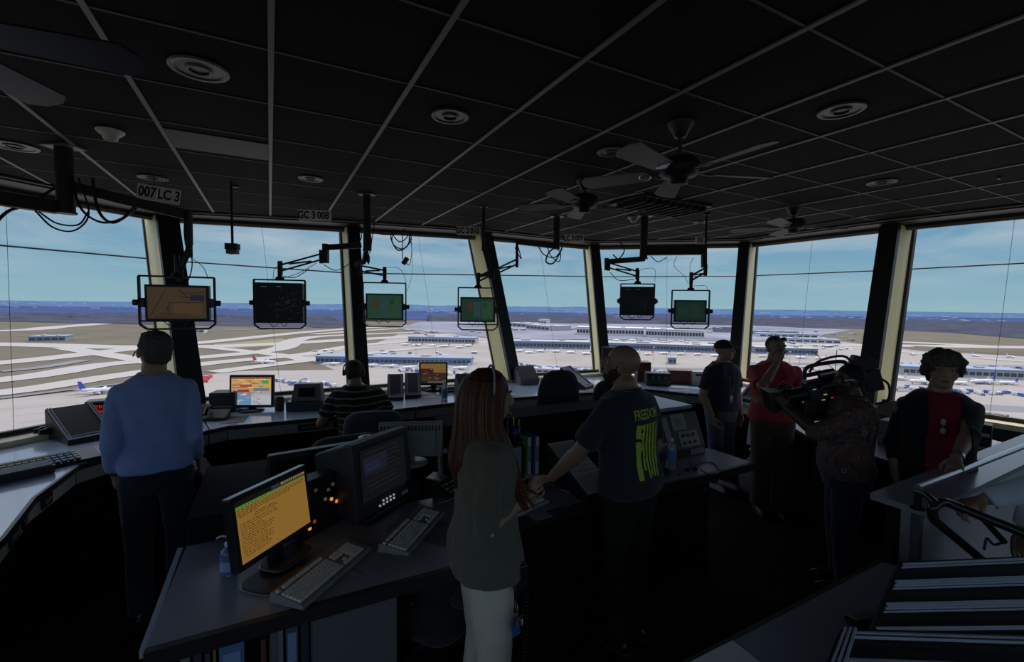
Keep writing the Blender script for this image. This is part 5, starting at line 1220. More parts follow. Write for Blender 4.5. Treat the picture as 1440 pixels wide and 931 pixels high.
# ================================================================ things on the window desks
strip_bay('tilted empty strip bay at the left of the man in blue', at(131,617,DZ)+Vector((.04,-.05,0)), R(62), .30, .42, .03, .235)
strip_bay('left of two empty strip bays leaning beside the seated controller', at(556,563,DZ), R(14), .19, .34, .03, .26)
strip_bay('right of two empty strip bays leaning beside the seated controller', at(581,560,DZ), R(14), .19, .34, .03, .26)
strip_bay('tall empty strip bay on the window desk right of the dark chair', at(829,547,DZ), R(52), .26, .40, .03, .27)
strip_bay('empty strip bay on the window desk right of the man in the cap', at(1052,566,DZ), R(-55), .26, .38, .03, .25)
# LED box
t = thing('led_display_box', 'beige box with red LED characters behind the strip bay', 'display', at(136,602,DZ)+Vector((-.06,.10,0)), R(28))
MB().box((0,.06,.11),(.20,.14,.22),mat('beige_case',(.34,.33,.28),.5)).build('case', None, t, .004); MB().box((.01,-.012,.12),(.17,.006,.17),M_BLACK).build('window', M_BLACK, t)
q = MB()
for r_ in range(3):
    for c_ in range(5):
        if (r_, c_) in ((1,3),(2,1)): continue
        x, z = -.05+c_*.03, .17-r_*.045
        for (dx, dz, w_, h_) in ((0,.010,.018,.004),(0,-.012,.018,.004),(-.008,0,.004,.02),(.008,0,.004,.02)): q.box((x+dx,-.0165,z+dz),(w_,.002,h_),glow(230,50,24))
q.build('led_digits', None, t)
# button panels at far left
t = thing('touch_console', 'flat black console panel with rows of green and pink keys', 'control panel', at(62,655,DZ), R(56))
MB().add([(-.28,-.12,0),(.28,-.12,0),(.28,.12,0),(-.28,.12,0),(-.28,-.12,.02),(.28,-.12,.02),(.28,.12,.045),(-.28,.12,.045)],[(3,2,1,0),(4,5,6,7),(0,1,5,4),(1,2,6,5),(2,3,7,6),(3,0,4,7)],M_BLACK).build('case', M_BLACK, t, .006)
kc = {'g':mat('key_olive',(.30,.34,.16),.6),'p':mat('key_pink',(.40,.28,.36),.6),'b':mat('key_blue',(.18,.30,.50),.6),'w':M_LGREY}
for r_ in range(4):
    for c_ in range(12):
        y = -.085+r_*.05; k_ = 'pgbw'[0 if r_ < 2 and c_ < 8 else (1 if c_ < 8 else (2 if c_ < 11 else 3))]
        MB().box((-.22+c_*.034,y,.026+.021*(y+.12)/.24*1.0+.004),(.026,.036,.008),kc[k_]).build('key', kc[k_], t)
t = thing('strip_keypad', 'dark keypad with long grey bar keys at the left edge', 'control panel', at(20,672,DZ), R(58))
MB().box((0,0,.025),(.34,.17,.05),M_BLACK).build('case', M_BLACK, t, .006)
for k in range(5): MB().box((0,-.06+.03*k,.053),(.32,.02,.008),mat('bar_key',(.16,.20,.20),.5)).build('bar_key', None, t, .002)
t = thing('binoculars', 'black binoculars on the sill at the left window', 'binoculars', Vector((*(at(64,610,.893).xy+Vector((.02,.0))),.894)), R(68))
for s in (-1,1): MB().lathe((0,s*.035,.03),[(.020,-.07),(.022,-.04),(.030,-.02),(.030,.07)],16,M_BLACK,'X').build('barrel', M_BLACK, t)
MB().box((0,0,.03),(.05,.04,.02),M_BLACK).build('hinge', M_BLACK, t, .004)
# desk equipment left of the bright monitor
def devbox(name, label, cat, loc, rz, w, d, h, m, parts=(), bev=.006, slope_=0.):
    t = thing(name, label, cat, loc, rz)
    q = MB(); q.add([(-w/2,0,0),(w/2,0,0),(w/2,d,0),(-w/2,d,0),(-w/2,slope_,h),(w/2,slope_,h),(w/2,d,h),(-w/2,d,h)] if not slope_ else [(-w/2,0,0),(w/2,0,0),(w/2,d,0),(-w/2,d,0),(-w/2,0,h*.35),(w/2,0,h*.35),(w/2,d*.75,h),(-w/2,d*.75,h)],[(3,2,1,0),(4,5,6,7),(0,1,5,4),(1,2,6,5),(2,3,7,6),(3,0,4,7)],m)
    q.build('case', m, t, bev)
    for nm, c, s, mm in parts: MB().box(c, s, mm).build(nm, mm, t, .002)
    return t
devbox('radio_receiver', 'dark grey radio box left of the bright map monitor', 'radio', at(302,584,DZ)+Vector((0,.12,0)), R(14), .24, .2, .20, M_DARK, (('front_panel',(0,-.003,.14),(.2,.006,.05),M_BLACK),('button_row',(0,-.006,.06),(.18,.006,.02),M_GREY)))
t = thing('desk_telephone', 'black desk telephone with handset in front of the radio box', 'telephone', at(300,592,DZ), R(14))
MB().add([(-.1,0,0),(.1,0,0),(.1,.16,0),(-.1,.16,0),(-.1,0,.025),(.1,0,.025),(.1,.16,.08),(-.1,.16,.08)],[(3,2,1,0),(4,5,6,7),(0,1,5,4),(1,2,6,5),(2,3,7,6),(3,0,4,7)],M_BLACK).build('base', M_BLACK, t, .006)
MB().tube(crom([(-.07,.01,.06),(-.07,.05,.10),(-.07,.11,.12),(-.07,.15,.10)],4),.018,10,M_BLACK).build('handset', M_BLACK, t)
devbox('key_block', 'low black key block at the right elbow of the man in blue', 'control panel', at(283,592,DZ)+Vector((-.12,.04,0)), R(40), .22, .16, .09, M_BLACK, slope_=1)
t = thing('desk_microphone', 'black cylindrical speaker right of the bright map monitor', 'speaker', at(391,578,DZ)+Vector((0,.03,0))); MB().lathe((0,0,0),[(.04,0),(.045,.006),(.045,.13),(.036,.145),(.01,.15)],24,M_BLACK).build('body', M_BLACK, t); MB().lathe((0,0,.10),[(.0455,-.012),(.0455,.012)],24,M_DARK,cap=False).build('grille_ring', M_DARK, t)
t = thing('console_phone', 'grey console telephone box with a small dark screen', 'telephone', at(428,579,DZ)+Vector((0,.02,0)), R(10))
MB().box((0,.12,.05),(.38,.24,.10),M_DARK).build('plinth', M_DARK, t, .006)
MB().add([(-.15,.03,.10),(.15,.03,.10),(.15,.22,.10),(-.15,.22,.10),(-.13,.10,.27),(.13,.10,.27),(.13,.2,.27),(-.13,.2,.27)],[(3,2,1,0),(4,5,6,7),(0,1,5,4),(1,2,6,5),(2,3,7,6),(3,0,4,7)],M_GREY).build('case', M_GREY, t, .006)
MB().slab((-.085,.048,.14),(.085,.048,.14),(.08,.082,.23),(-.08,.082,.23),.004,mat('lcd_dark',(.01,.014,.018),.2)).build('display', None, t)
for k in range(6): MB().box((-.16+.06*k,-.002,.05),(.03,.006,.03),M_BLACK).build('button', M_BLACK, t, .002)
paper('grey sheet beside the bright map monitor base', at(330,590,DZ), R(20), .2, .28, DZ, m=mat('grey_sheet',(.16,.15,.17),.5), lines=4)
MBp = paper('small white note near the seated man, left', at(296,582,DZ)+Vector((.02,.0,0)), R(20), .1, .08, DZ, lines=0)
bottle('water bottle on the window desk left of the woman\'s head', at(625,566,DZ), 1.2)
devbox('speaker_box', 'grey sloped speaker box behind the woman\'s head', 'speaker', at(656,563,DZ)+Vector((0,.25,0)), R(30), .22, .22, .26, M_GREY, slope_=1)
devbox('instrument_box', 'low black instrument with white papers left of the woman\'s head', 'instrument', at(600,552,DZ)+Vector((.34,.05,0)), R(30), .3, .16, .06, M_BLACK, (('button_row',(0,.06,.05),(.24,.02,.02),M_GREY),), slope_=1)
paper('white papers under the dim amber monitor', at(598,557,DZ), R(25), .24, .3, DZ)
paper('white sheet on the window desk by the woman\'s face', at(716,555,DZ), R(30), .2, .12, DZ)
paper('stack of white sheets beside the tall strip bay', at(815,548,DZ), R(35), .34, .28, DZ)
devbox('desktop_monitor', 'grey sloped monitor housing behind the dark chair', 'monitor', at(752,548,DZ)+Vector((-.05,.38,0)), R(25), .3, .26, .25, M_GREY, slope_=1)
t = monitor('flat black monitor behind the bald man\'s head', at(872,535,DZ)+Vector((0,.30,0)), R(-4), .44, .32, None, lift=.16, tilt=0)
devbox('radio_receiver', 'tall black and dark red radio box right of the bald man\'s head', 'radio', at(912,541,DZ)+Vector((0,.22,0)), R(-2), .2, .2, .30, mat('dark_maroon_case',(.05,.012,.014),.5), (('front_panel',(0,-.003,.2),(.17,.006,.12),mat('maroon_panel',(.10,.02,.02),.4)),))
devbox('equipment_rack', 'low black equipment unit right of the bald man', 'instrument', at(922,543,DZ)+Vector((.05,.02,0)), R(-4), .34, .2, .18, M_BLACK, (('knob',(-.08,-.01,.12),(.03,.02,.03),M_GREY),('knob',(0,-.01,.12),(.03,.02,.03),M_GREY),('knob',(.09,-.01,.12),(.03,.02,.03),M_GREY),('front_panel',(0,-.003,.06),(.3,.006,.06),M_DARK)))
devbox('red_case', 'dark red equipment case on the window desk', 'case', at(960,542,DZ)+Vector((0,.12,0)), R(-10), .30, .2, .20, mat('red_case',(.14,.015,.015),.4), (('latch',(-.08,-.004,.15),(.03,.008,.02),M_DARK),('latch',(.08,-.004,.15),(.03,.008,.02),M_DARK)))
devbox('label_printer', 'grey printer beside the dark red case', 'printer', at(988,544,DZ)+Vector((.02,.10,0)), R(-12), .24, .22, .2, M_LGREY, (('paper_slot',(0,-.003,.15),(.16,.006,.03),M_BLACK),('button_row',(.06,-.003,.08),(.06,.006,.02),M_DARK)))
paper('white sheet in front of the dark red case', at(955,549,DZ), R(-5), .26, .14, DZ)
keyboard_ = thing('keyboard', 'grey keyboard on the window desk beside the man in red', 'keyboard', at(1058,578,DZ)+Vector((.08,.15,0)), R(-60))
MB().box((0,0,.012),(.40,.15,.022),M_LGREY).build('case', M_LGREY, keyboard_, .003)
for r_ in range(4):
    for c_ in range(14): MB().box((-.17+.026*c_,-.05+.032*r_,.027),(.020,.024,.009),M_DARK).build('key', M_DARK, keyboard_)
# shelf with papers hanging under the desk behind the man in the cap
t = thing('document_holder', 'white plastic document pocket leaning right of the man in the cap', 'document holder', Vector((2.80,5.05,.0)), R(-62))
MB().slab((-.13,-.02,.42),(.13,-.02,.42),(.13,.03,.78),(-.13,.03,.78),.02,mat('white_pocket',(.55,.57,.65),.5)).build('pocket', None, t, .003); MB().bar((-.1,.0,0),(-.1,.0,.5),.015,.015,M_DARK).bar((.1,.0,0),(.1,.0,.5),.015,.015,M_DARK).bar((-.1,0,.01),(.1,0,.01),.02,.02,M_DARK).build('stand', M_DARK, t)
t = thing('rubbish_bag', 'pale plastic bag on the floor behind the man in the cap', 'bag', Vector((2.62,4.78,.0)))
MB().lathe((0,0,0),[(.09,0),(.15,.04),(.16,.16),(.13,.30),(.06,.38),(.04,.42),(.07,.47)],14,mat('bag_film',(.40,.42,.48),.35)).build('bag', None, t); MB().tube([(.05*math.cos(a_),.05*math.sin(a_),.405) for a_ in [k*PI/6 for k in range(13)]],.008,6,M_LGREY).build('tie', M_LGREY, t)
# right counter behind the woman in red
G8 = .8015
devbox('cash_register_printer', 'black sloped printer on the right counter behind the cameraman', 'printer', at(1252,598,.80)+Vector((.1,.12,.0015)), R(-60), .34, .26, .17, M_BLACK, slope_=1)
devbox('drawer_unit', 'grey two-drawer unit on the counter behind the cameraman', 'drawers', Vector((3.28,3.80,G8)), R(-62), .30, .26, .22, mat('drawer_grey',(.17,.18,.21),.5), (('drawer',(0,-.006,.06),(.27,.012,.08),mat('drawer_front',(.20,.21,.25),.5)),('drawer',(0,-.006,.16),(.27,.012,.08),mat('drawer_front',(.2,.2,.2),.5)),('handle',(0,-.018,.06),(.08,.012,.012),M_DARK),('handle',(0,-.018,.16),(.08,.012,.012),M_DARK)))
t = devbox('stacked_organizer', 'small green, white and black desk organizer right of the woman in red', 'organizer', at(1383,640,.80)+Vector((.02,.05,.0015)), R(-50), .12, .12, .24, M_BLACK, (('green_tray',(0,-.004,.10),(.10,.01,.035),mat('tray_green',(.05,.14,.08),.4)),('white_tray',(0,-.004,.155),(.10,.01,.03),M_WHITE),('white_tray',(0,-.004,.045),(.10,.01,.02),M_WHITE)))
devbox('sill_box', 'small black box on the cream sill right of the woman in red', 'box', at(1396,588,.893)+Vector((.0,.0,.001)), R(-60), .20, .07, .045, M_BLACK)
t = thing('power_outlet', 'black wall outlet on the counter front behind the cameraman', 'outlet', Vector((3.01,4.02,.45)), R(-58)); MB().box((0,0,0),(.08,.01,.12),M_BLACK).build('plate', M_BLACK, t, .002)
for s in (-1,1): MB().box((0,-.007,s*.028),(.03,.004,.03),M_DARK).build('socket', M_DARK, t)
# ================================================================ chairs
M_CHB = mat('blue_grey_fabric', (.045,.062,.085), .9, bump=.3, bscale=400, sheen=.3); M_CHD = mat('black_fabric', (.022,.023,.027), .9, bump=.3, bscale=400, sheen=.2)
def chair(label, loc, rz, m, bw=.50, bh=.58, seat=.50, round_=.9, group=None):
    t = thing('swivel_chair', label, 'chair', loc, rz)      # faces local +Y; the back is at -Y
    def pad(w, h, th, n=16):
        P = []
        for i in range(28):
            a_ = 2*PI*i/28; c_, s_ = math.cos(a_), math.sin(a_); e = 2/(2+round_*2.6); P.append((math.copysign(abs(c_)**e, c_)*w/2, math.copysign(abs(s_)**e, s_)*h/2))
        return P
    P = pad(bw, bh, .08); zc = seat+.12+bh/2; rs = []
    for y, f in ((-.05,.80),(-.035,.95),(0,1.),(.03,.96),(.045,.82)):
        rs.append([(x*f*(1+.12*(-(z/bh))), y-.30-.10*(z/bh)+.35*x*x, zc+z*f) for x, z in P])
    MB().rings(rs, m).build('backrest', m, t)
    rs = []
    for z, f in ((-.05,.86),(-.03,.98),(0,1.),(.025,.95),(.035,.8)): rs.append([(x*f, y*f, seat+z-.03) for x, y in pad(.50,.48,.1)])
    MB().rings(rs, m).build('seat', m, t)
    MB().tube(crom([(0,-.20,seat-.09),(0,-.33,seat-.05),(0,-.36,seat+.15),(0,-.34,seat+.3)],4),.022,8,M_BLACK,flat=1.).build('back_support', M_BLACK, t)
    MB().cyl((0,0,.12),(0,0,seat-.08),.028,n=14,m=M_BLACK).build('gas_column', M_BLACK, t)
    for k in range(5):
        a_ = k*2*PI/5+.3; c_, s_ = math.cos(a_), math.sin(a_)
        MB().bar((c_*.03,s_*.03,.115),(c_*.29,s_*.29,.085),.045,.03,M_BLACK).build('base_leg', M_BLACK, t, .004)
        MB().lathe((c_*.29,s_*.29,.03),[(.029,-.02),(.03,0),(.029,.02)],14,M_BLACK,'Y').build('castor', M_BLACK, t)
    for s in (-1,1):
        MB().tube(crom([(s*.22,-.02,seat-.07),(s*.29,-.02,seat),(s*.29,0,seat+.17)],4),.014,8,M_BLACK).build('arm_post', M_BLACK, t); MB().box((s*.29,.02,seat+.19),(.06,.24,.03),M_BLACK).build('armrest', M_BLACK, t, .01)
    return t
chair('blue-grey fabric chair under the seated controller', Vector((-1.30,4.24,0)), R(18), M_CHB, .52, .46, .47)
chair('empty blue-grey chair in front of the seated controller, nearer the island', Vector((-1.42,3.72,0)), R(30), M_CHB, .54, .42, .44)
chair('empty black high-backed chair in the centre by the window desk', Vector((.40,4.72,0)), R(12), M_CHD, .44, .74, .50, .5)
chair('black chair mostly hidden behind the bald man', Vector((1.02,4.92,0)), R(5), M_CHD, .46, .62, .50, .8)
chair('black chair in the shadow behind the man in blue', Vector((-1.95,3.35,0)), R(-60), M_CHD, .46, .3, .42, .8)
chair('black chair pushed under the foreground desk by the woman', uv(.80,2.34,0), R(60), M_CHD, .38, .20, .34, .8)
# ================================================================ people
def remesh(mb, voxel, smooth=2, disp=None):
    me = mb.mesh('tmp'); o = bpy.data.objects.new('tmp', me); COL.objects.link(o)
    r = o.modifiers.new('r', 'REMESH'); r.mode = 'VOXEL'; r.voxel_size = voxel; r.use_smooth_shade = True
    if smooth:
        s = o.modifiers.new('s', 'SMOOTH'); s.iterations = smooth; s.factor = .5
    dg = bpy.context.evaluated_depsgraph_get(); dg.update()
    out = bpy.data.meshes.new_from_object(o.evaluated_get(dg)); COL.objects.unlink(o); bpy.data.objects.remove(o)
    out.materials.clear()
    for p in out.polygons: p.use_smooth = True
    if disp:
        ns = [v.normal.copy() for v in out.vertices]
        for v, n in zip(out.vertices, ns): v.co += n*disp(v.co)
    out.update(); return out
def objm(name, me, m, parent):
    me.name = name; me.materials.append(m); o = bpy.data.objects.new(name, me); COL.objects.link(o); o.parent = parent; return o
def folds(amp, sx=7, sz=3.2, seed=0.):
    def f(c):
        a = noise.noise(Vector((c.x*sx+seed, c.y*sx, c.z*sz+c.x*4)))
        b = noise.noise(Vector((c.x*sx*2.3+seed, c.y*sx*2.3+5, c.z*sz*3.1)))
        return amp*(1.1*(1-abs(a)*2.4)*.6+.5*b)
    return f
TORSO = [(.80,.135,.095,0),(.86,.160,.108,0),(.94,.168,.112,-.004),(1.02,.155,.104,0),(1.10,.148,.100,.002),(1.20,.158,.108,.002),(1.30,.170,.114,0),(1.36,.170,.106,-.006),(1.405,.150,.092,-.012),(1.435,.118,.078,-.016),(1.46,.082,.066,-.016),(1.49,.056,.056,-.014)]
def ringsz(rows, inf=0., xf=1., yf=1., T=None, n=28, p=2.4, belly=0.):
    rs = []
    for z, hx, hy, oy in rows:
        r_ = []
        for k in range(n):
            a = 2*PI*k/n; c, s = math.cos(a), math.sin(a)
            x = math.copysign(abs(c)**(2/p), c)*(hx*xf+inf); y = math.copysign(abs(s)**(2/p), s)*(hy*yf+inf)
            if s > 0 and belly: y += belly*s*math.exp(-((z-1.05)/.13)**2)
            v = Vector((x, y+oy, z)); r_.append(T(v) if T else v)
        rs.append(r_)
    return rs
def hand(mb, W, d, nrm, side, curl=.5, s=1., spread=1., wide=1.0):
    # W wrist, d direction of the hand, nrm palm normal, side +1 when the thumb is on the d x nrm side
    d = d.normalized(); nrm = (nrm-d*nrm.dot(d)).normalized(); t = d.cross(nrm)*side
    def P(a, b, c): return W+d*a*s+t*b*s+nrm*c*s
    rs = []
    for a, w_, th in ((-.03,.026,.021),(.0,.027,.019),(.03,.036,.017),(.06,.041,.016),(.085,.040,.013),(.095,.034,.009)):
        rs.append([P(a, w_*math.cos(2*PI*k/14), th*math.sin(2*PI*k/14)) for k in range(14)])
    mb.rings(rs)
    for i, (b, L_, r_) in enumerate(((.030,.072,.0088),(.010,.080,.0090),(-.011,.074,.0086),(-.031,.058,.0078))):
        a0 = .082-(.004 if i == 3 else 0); ang = 0; q = Vector((a0, b, 0)); pts = [P(a0-.02, b*.95, 0), P(*q)]; rr = [r_*s, r_*s]
        dirx = (1, .10*(1.5-i)*spread)
        for j, f in enumerate((.44,.32,.24)):
            ang += curl*(1.05 if j == 0 else .95)*(1+.08*i)
            q = q+Vector((math.cos(ang)*L_*f*dirx[0], dirx[1]*L_*f, math.sin(ang)*L_*f)); pts.append(P(*q)); rr.append(r_*s*(1-.09*(j+1)))
        mb.tube(pts, rr, 8)
        mb.ell(pts[-1], (rr[-1],)*3, 8, 6)
    pts = [P(.012,.022,.004), P(.035,.045,.010), P(.060,.058,.014+.02*curl), P(.082,.058-.012*curl,.018+.035*curl)]
    mb.tube(pts, [.013*s,.0115*s,.0098*s,.0085*s], 8); mb.ell(pts[-1], (.0085*s,)*3, 8, 6)
def ik(S, W, a, b, pole):
    v = W-S; L_ = min(v.length, (a+b)*.999); u = v.normalized(); Wn = S+u*L_
    x = (a*a-b*b+L_*L_)/(2*L_); h = math.sqrt(max(0, a*a-x*x)); p = pole-u*pole.dot(u); p.normalize()
    return S+u*x+p*h, Wn
def person(label, loc, rz, h, skin, head=(0,0,0), arms=None, lean=(0,0), seated=None, fem=False, girth=1., voxel=.006,
           shirt=None, sleeve=.5, hem=.98, trousers=None, shoes=None, stance=.09, belly=0., shoulder=1., face=True, hide_legs=False, zoff=0., legs=True, pantw=1., untuck=0., neckz=1.0):
    s = h/1.722
    t = thing('person', label, 'person', (loc[0], loc[1], zoff), rz); t.scale = (s, s, s)
    lx, ly = lean
    hz = .92
    sd = 0.
    if seated: sd = seated-.88             # whole upper body drops
    def T(v):                              # lean of the trunk above the hips
        k = max(0, v.z-hz); q = v.copy(); a = ly*min(1, k/.55); 
        q.y += math.sin(ly)*k*min(1, k/.25); q.x += math.sin(lx)*k; q.z = v.z-(1-math.cos(ly))*k
        q.z += sd; return q
    sh = .163*shoulder
    S = {1: T(Vector((sh,-.012,1.368))), -1: T(Vector((-sh,-.012,1.368)))}
    B = MB()
    tw = (.93 if fem else 1.)
    rows = [(z, a*(tw if z > 1. else 1.03 if fem else 1.), b, c) for z, a, b, c in TORSO]
    B.rings(ringsz(rows, 0, girth, girth, T, belly=belly))
    if fem: 
        for q in (-1, 1): B.ell(T(Vector((q*.066,.060,1.26))), (.055,.045,.058), 12, 8)
    # head
    hc = T(Vector((0,.014,1.602)))
    HM = Matrix.Rotation(head[0], 3, 'Z') @ Matrix.Rotation(-head[1], 3, 'X') @ Matrix.Rotation(head[2], 3, 'Y')
    def Hp(x, y, z): return hc+HM @ Vector((x,y,z))
    f_ = .94 if fem else 1.
    B.tube([T(Vector((0,-.014,1.43))), T(Vector((0,-.012,1.50))), Hp(0,-.012,-.07), Hp(0,-.005,-.02)], [.070*f_,.061*f_,.060*f_,.057*f_], 16)
    B.ell(Hp(0,-.012,.028), (.075*f_,.094,.086), 20, 14, rot=HM); B.ell(Hp(0,.022,-.03), (.062*f_,.068,.082), 18, 12, rot=HM)
    B.ell(Hp(0,.038,-.078), (.043*f_,.047,.036), 14, 10, rot=HM); B.ell(Hp(0,.030,-.055), (.056*f_,.05,.04), 14, 10, rot=HM)
    B.tube([Hp(0,.082,.022), Hp(0,.098,-.005), Hp(0,.108,-.026)], [.009,.011,.014], 10); B.ell(Hp(0,.100,-.030), (.018,.014,.010), 10, 8, rot=HM)
    for q in (-1, 1):
        B.ell(Hp(q*.030,.073,.022), (.026,.017,.010), 10, 8, rot=HM); B.ell(Hp(q*.042,.062,-.028), (.022,.02,.02), 10, 8, rot=HM)
        B.ell(Hp(q*.077*f_,-.004,-.010), (.010,.020,.032), 10, 8, rot=HM); B.ell(Hp(q*.083*f_,-.010,.004), (.007,.014,.016), 8, 6, rot=HM)
    B.ell(Hp(0,.082,-.058), (.026,.014,.0065), 12, 8, rot=HM); B.ell(Hp(0,.080,-.070), (.022,.014,.008), 12, 8, rot=HM)
    # arms
    E, Wp = {}, {}
    a_, b_ = .285, .255
    for q in (1, -1):
        am = arms[q]; W0 = Vector(am['w']); E[q], Wp[q] = ik(S[q], W0, a_, b_, Vector(am.get('pole', (q*.12,-1,-.1))))
        fa = (.92 if fem else 1.)*min(1.25, girth)
        B.tube([S[q]+Vector((-q*.03,0,.0)), S[q].lerp(E[q],.12), S[q].lerp(E[q],.5), E[q], E[q].lerp(Wp[q],.25), E[q].lerp(Wp[q],.7), Wp[q]], [.050*fa,.053*fa,.048*fa,.040*fa,.042*fa,.032*fa,.026*fa], 16)
        B.ell(S[q], (.050*fa,.050*fa,.050*fa), 12, 8); B.ell(E[q], (.040*fa,)*3, 12, 8)
        fd = (Wp[q]-E[q]).normalized(); hd_ = Vector(am['hd']) if 'hd' in am else fd
        nr = Vector(am.get('n', (-q,0,0)))
        hand(B, Wp[q]+fd*.012, hd_, nr, am.get('thumb', q if True else 0), am.get('curl',.45), .95 if fem else 1.0, am.get('spread',1.))
    # legs
    HJ = {q: Vector((q*.088, 0, .88+sd)) for q in (1,-1)}; K, A = {}, {}
    for q in (1,-1):
        if seated:
            K[q] = Vector((q*.13, .36, .50+ (seated-.55)*.6)); A[q] = Vector((q*.13, .32, .08))
        else:
            K[q] = Vector((q*(stance*.5+.05), .02, .48)); A[q] = Vector((q*stance, -.02, .085))
        g = .5+.5*girth
        B.tube([HJ[q]+Vector((0,0,.04)), HJ[q], HJ[q].lerp(K[q],.4), K[q], K[q].lerp(A[q],.3), A[q]], [.078*g,.084*g,.074*g,.053*g,.055*g,.036*g], 14)
        B.tube([A[q]+Vector((0,-.03,-.04)), A[q]+Vector((0,.05,-.045)), A[q]+Vector((0,.15,-.058))], [.034,.036,.022], 10)
    body = objm('body', remesh(B, voxel, 2), skin, t)
    # shirt
    C = {}
    if shirt:
        Q = MB(); top = [r for r in rows if r[0] >= hem-.001 and r[0] < 1.47]
        top = [(hem,)+tuple(next(r for r in rows if r[0] >= hem-.05)[1:])]+[r for r in top if r[0] > hem+.02]
        top = [(z, a*(1+untuck*max(0,(1.2-z)/.25)), b*(1+untuck*max(0,(1.2-z)/.25)), c) for z,a,b,c in top]+[(1.470,.070,.066,-.014)]
        Q.rings(ringsz(top, .014, girth, girth, T, belly=belly))
        if fem:
            for q in (-1, 1): Q.ell(T(Vector((q*.066,.062,1.26))), (.062,.050,.066), 12, 8)
        for q in ((1,-1) if sleeve != 0 else ()):
            fa = (.92 if fem else 1.)*min(1.25, girth); sl_ = sleeve[q] if isinstance(sleeve, dict) else sleeve
            pts = [S[q]+Vector((-q*.06,0,.015)), S[q]+Vector((-q*.01,0,.0))]; rr = [.055*fa,.062*fa]
            n_ = 5
            for k in range(1, n_+1):
                f = min(sl_, 1.)*k/n_; pts.append(S[q].lerp(E[q], f)); rr.append((.061-.002*f)*fa if sl_ < .9 else (.060-.008*f)*fa)
            if sl_ > 1:
                for k in range(1, n_+1):
                    f = (sl_-1)*k/n_; pts.append(E[q].lerp(Wp[q], f)); rr.append((.052-.012*f)*fa)
            Q.tube(pts, rr, 16); Q.ell(S[q]+Vector((-q*.01,0,.0)), (.060*fa,.060*fa,.060*fa), 12, 8)
            if sl_ > 1: Q.ell(E[q], (.055*fa,)*3, 12, 8)
        C['shirt'] = objm('shirt', remesh(Q, .009, 3, folds(.009, seed=loc[0]*7)), shirt, t)
        # collar line
    if trousers:
        Q = MB(); wr = [(.80,.14,.10,0),(.86,.162,.110,0),(hem-.015,.164,.110,-.004),(hem+.05,.138,.090,0)] if shirt else [(.80,.14,.10,0)]
        Tf = (lambda v: Vector((v.x, v.y, v.z+sd)))
        Q.rings(ringsz(wr, .008, girth, girth, Tf, belly=belly*.7))
        for q in (1,-1):
            g = (.5+.5*girth)*pantw
            Q.tube([HJ[q]+Vector((0,0,.03)), HJ[q]+Vector((0,0,-.02)) if not seated else HJ[q]+Vector((0,.06,0)), HJ[q].lerp(K[q],.5), K[q], K[q].lerp(A[q],.5), A[q]+Vector((0,0,.0))], [.092*g,.096*g,.084*g,.070*g,.066*g,.064*g], 16)
        C['trousers'] = objm('trousers', remesh(Q, .010, 3, folds(.005, 8, 5, 3.)), trousers, t)
    if shoes:
        for q in (1,-1):
            Q = MB(); Q.tube([A[q]+Vector((0,-.065,-.045)), A[q]+Vector((0,-.02,-.035)), A[q]+Vector((0,.06,-.045)), A[q]+Vector((0,.15,-.052)), A[q]+Vector((0,.20,-.06))], [.034,.048,.046,.042,.022], 12, flat=1.)
            Q.tube([A[q]+Vector((0,-.02,-.04)), A[q]+Vector((0,-.01,.03))], [.046,.042], 12)
            me = remesh(Q, .008, 2)
            for v in me.vertices: v.co.z = max(v.co.z, .004)
            o = objm('shoe', me, shoes, t)
            sm_ = MB(); P = []
            for k in range(20):
                a = 2*PI*k/20; P.append((A[q].x+.044*math.cos(a)*(1 if math.sin(a) < .3 else .95), A[q].y+.065+.145*math.sin(a)))
            sm_.prism(P, .0, .018, M_DARK).build('sole', M_DARK, o)
    if face:
        for q in (-1, 1):
            e = MB().ell(Hp(q*.030,.0755,.0035), (.0135,.011,.008), 12, 8, mat('eye_white',(.45,.44,.42),.3), rot=HM); e.ell(Hp(q*.030,.0855,.003), (.0052,.003,.0055), 10, 6, mat('iris_dark',(.03,.02,.015),.2), rot=HM); e.build('eye', None, t)
            MB().tube([Hp(q*.014,.089,.026), Hp(q*.030,.092,.032), Hp(q*.048,.082,.027)], [.003,.004,.002], 6).build('eyebrow', mat('eyebrow_hair',(.05,.035,.025),.8), t)
        MB().ell(Hp(0,.094,-.063), (.022,.0035,.0055), 12, 6, rot=HM).build('lips', mat('lip_tone',(.22,.08,.07),.5), t)
    return t, dict(H=Hp, HM=HM, S=S, E=E, W=Wp, T=T, A=A, K=K, s=s)
def hairshape(t, D, mb, m, amp=.008, sc=30, voxel=.005, name='hair', stretch=1.):
    H0 = D['H'](0,0,0)
    def f(c): return amp*noise.noise(Vector((c.x*sc, c.y*sc, c.z*sc*stretch)))+amp*.6*noise.noise(Vector((c.x*sc*3, c.y*sc*3, c.z*sc*stretch)))
    return objm(name, remesh(mb, voxel, 1, f), m, t)
def world2local(t, p):
    c, s_ = math.cos(-t.rotation_euler.z), math.sin(-t.rotation_euler.z); v = Vector(p)-Vector(t.location)
    return Vector((v.x*c-v.y*s_, v.x*s_+v.y*c, v.z))/t.scale[0]
SK1 = mat('skin_fair', (.42,.25,.18), .5, noise_amt=.08, scale=30, bump=.05, bscale=250)
SK2 = mat('skin_tan', (.33,.185,.12), .5, noise_amt=.08, scale=30, bump=.05, bscale=250)
SK3 = mat('skin_dark', (.075,.040,.028), .42, noise_amt=.08, scale=30, bump=.05, bscale=250)
def cloth(name, col, **k): return mat(name, col, .85, noise_amt=.12, scale=14, bump=.25, bscale=350, sheen=.2, spec=.2, **k)
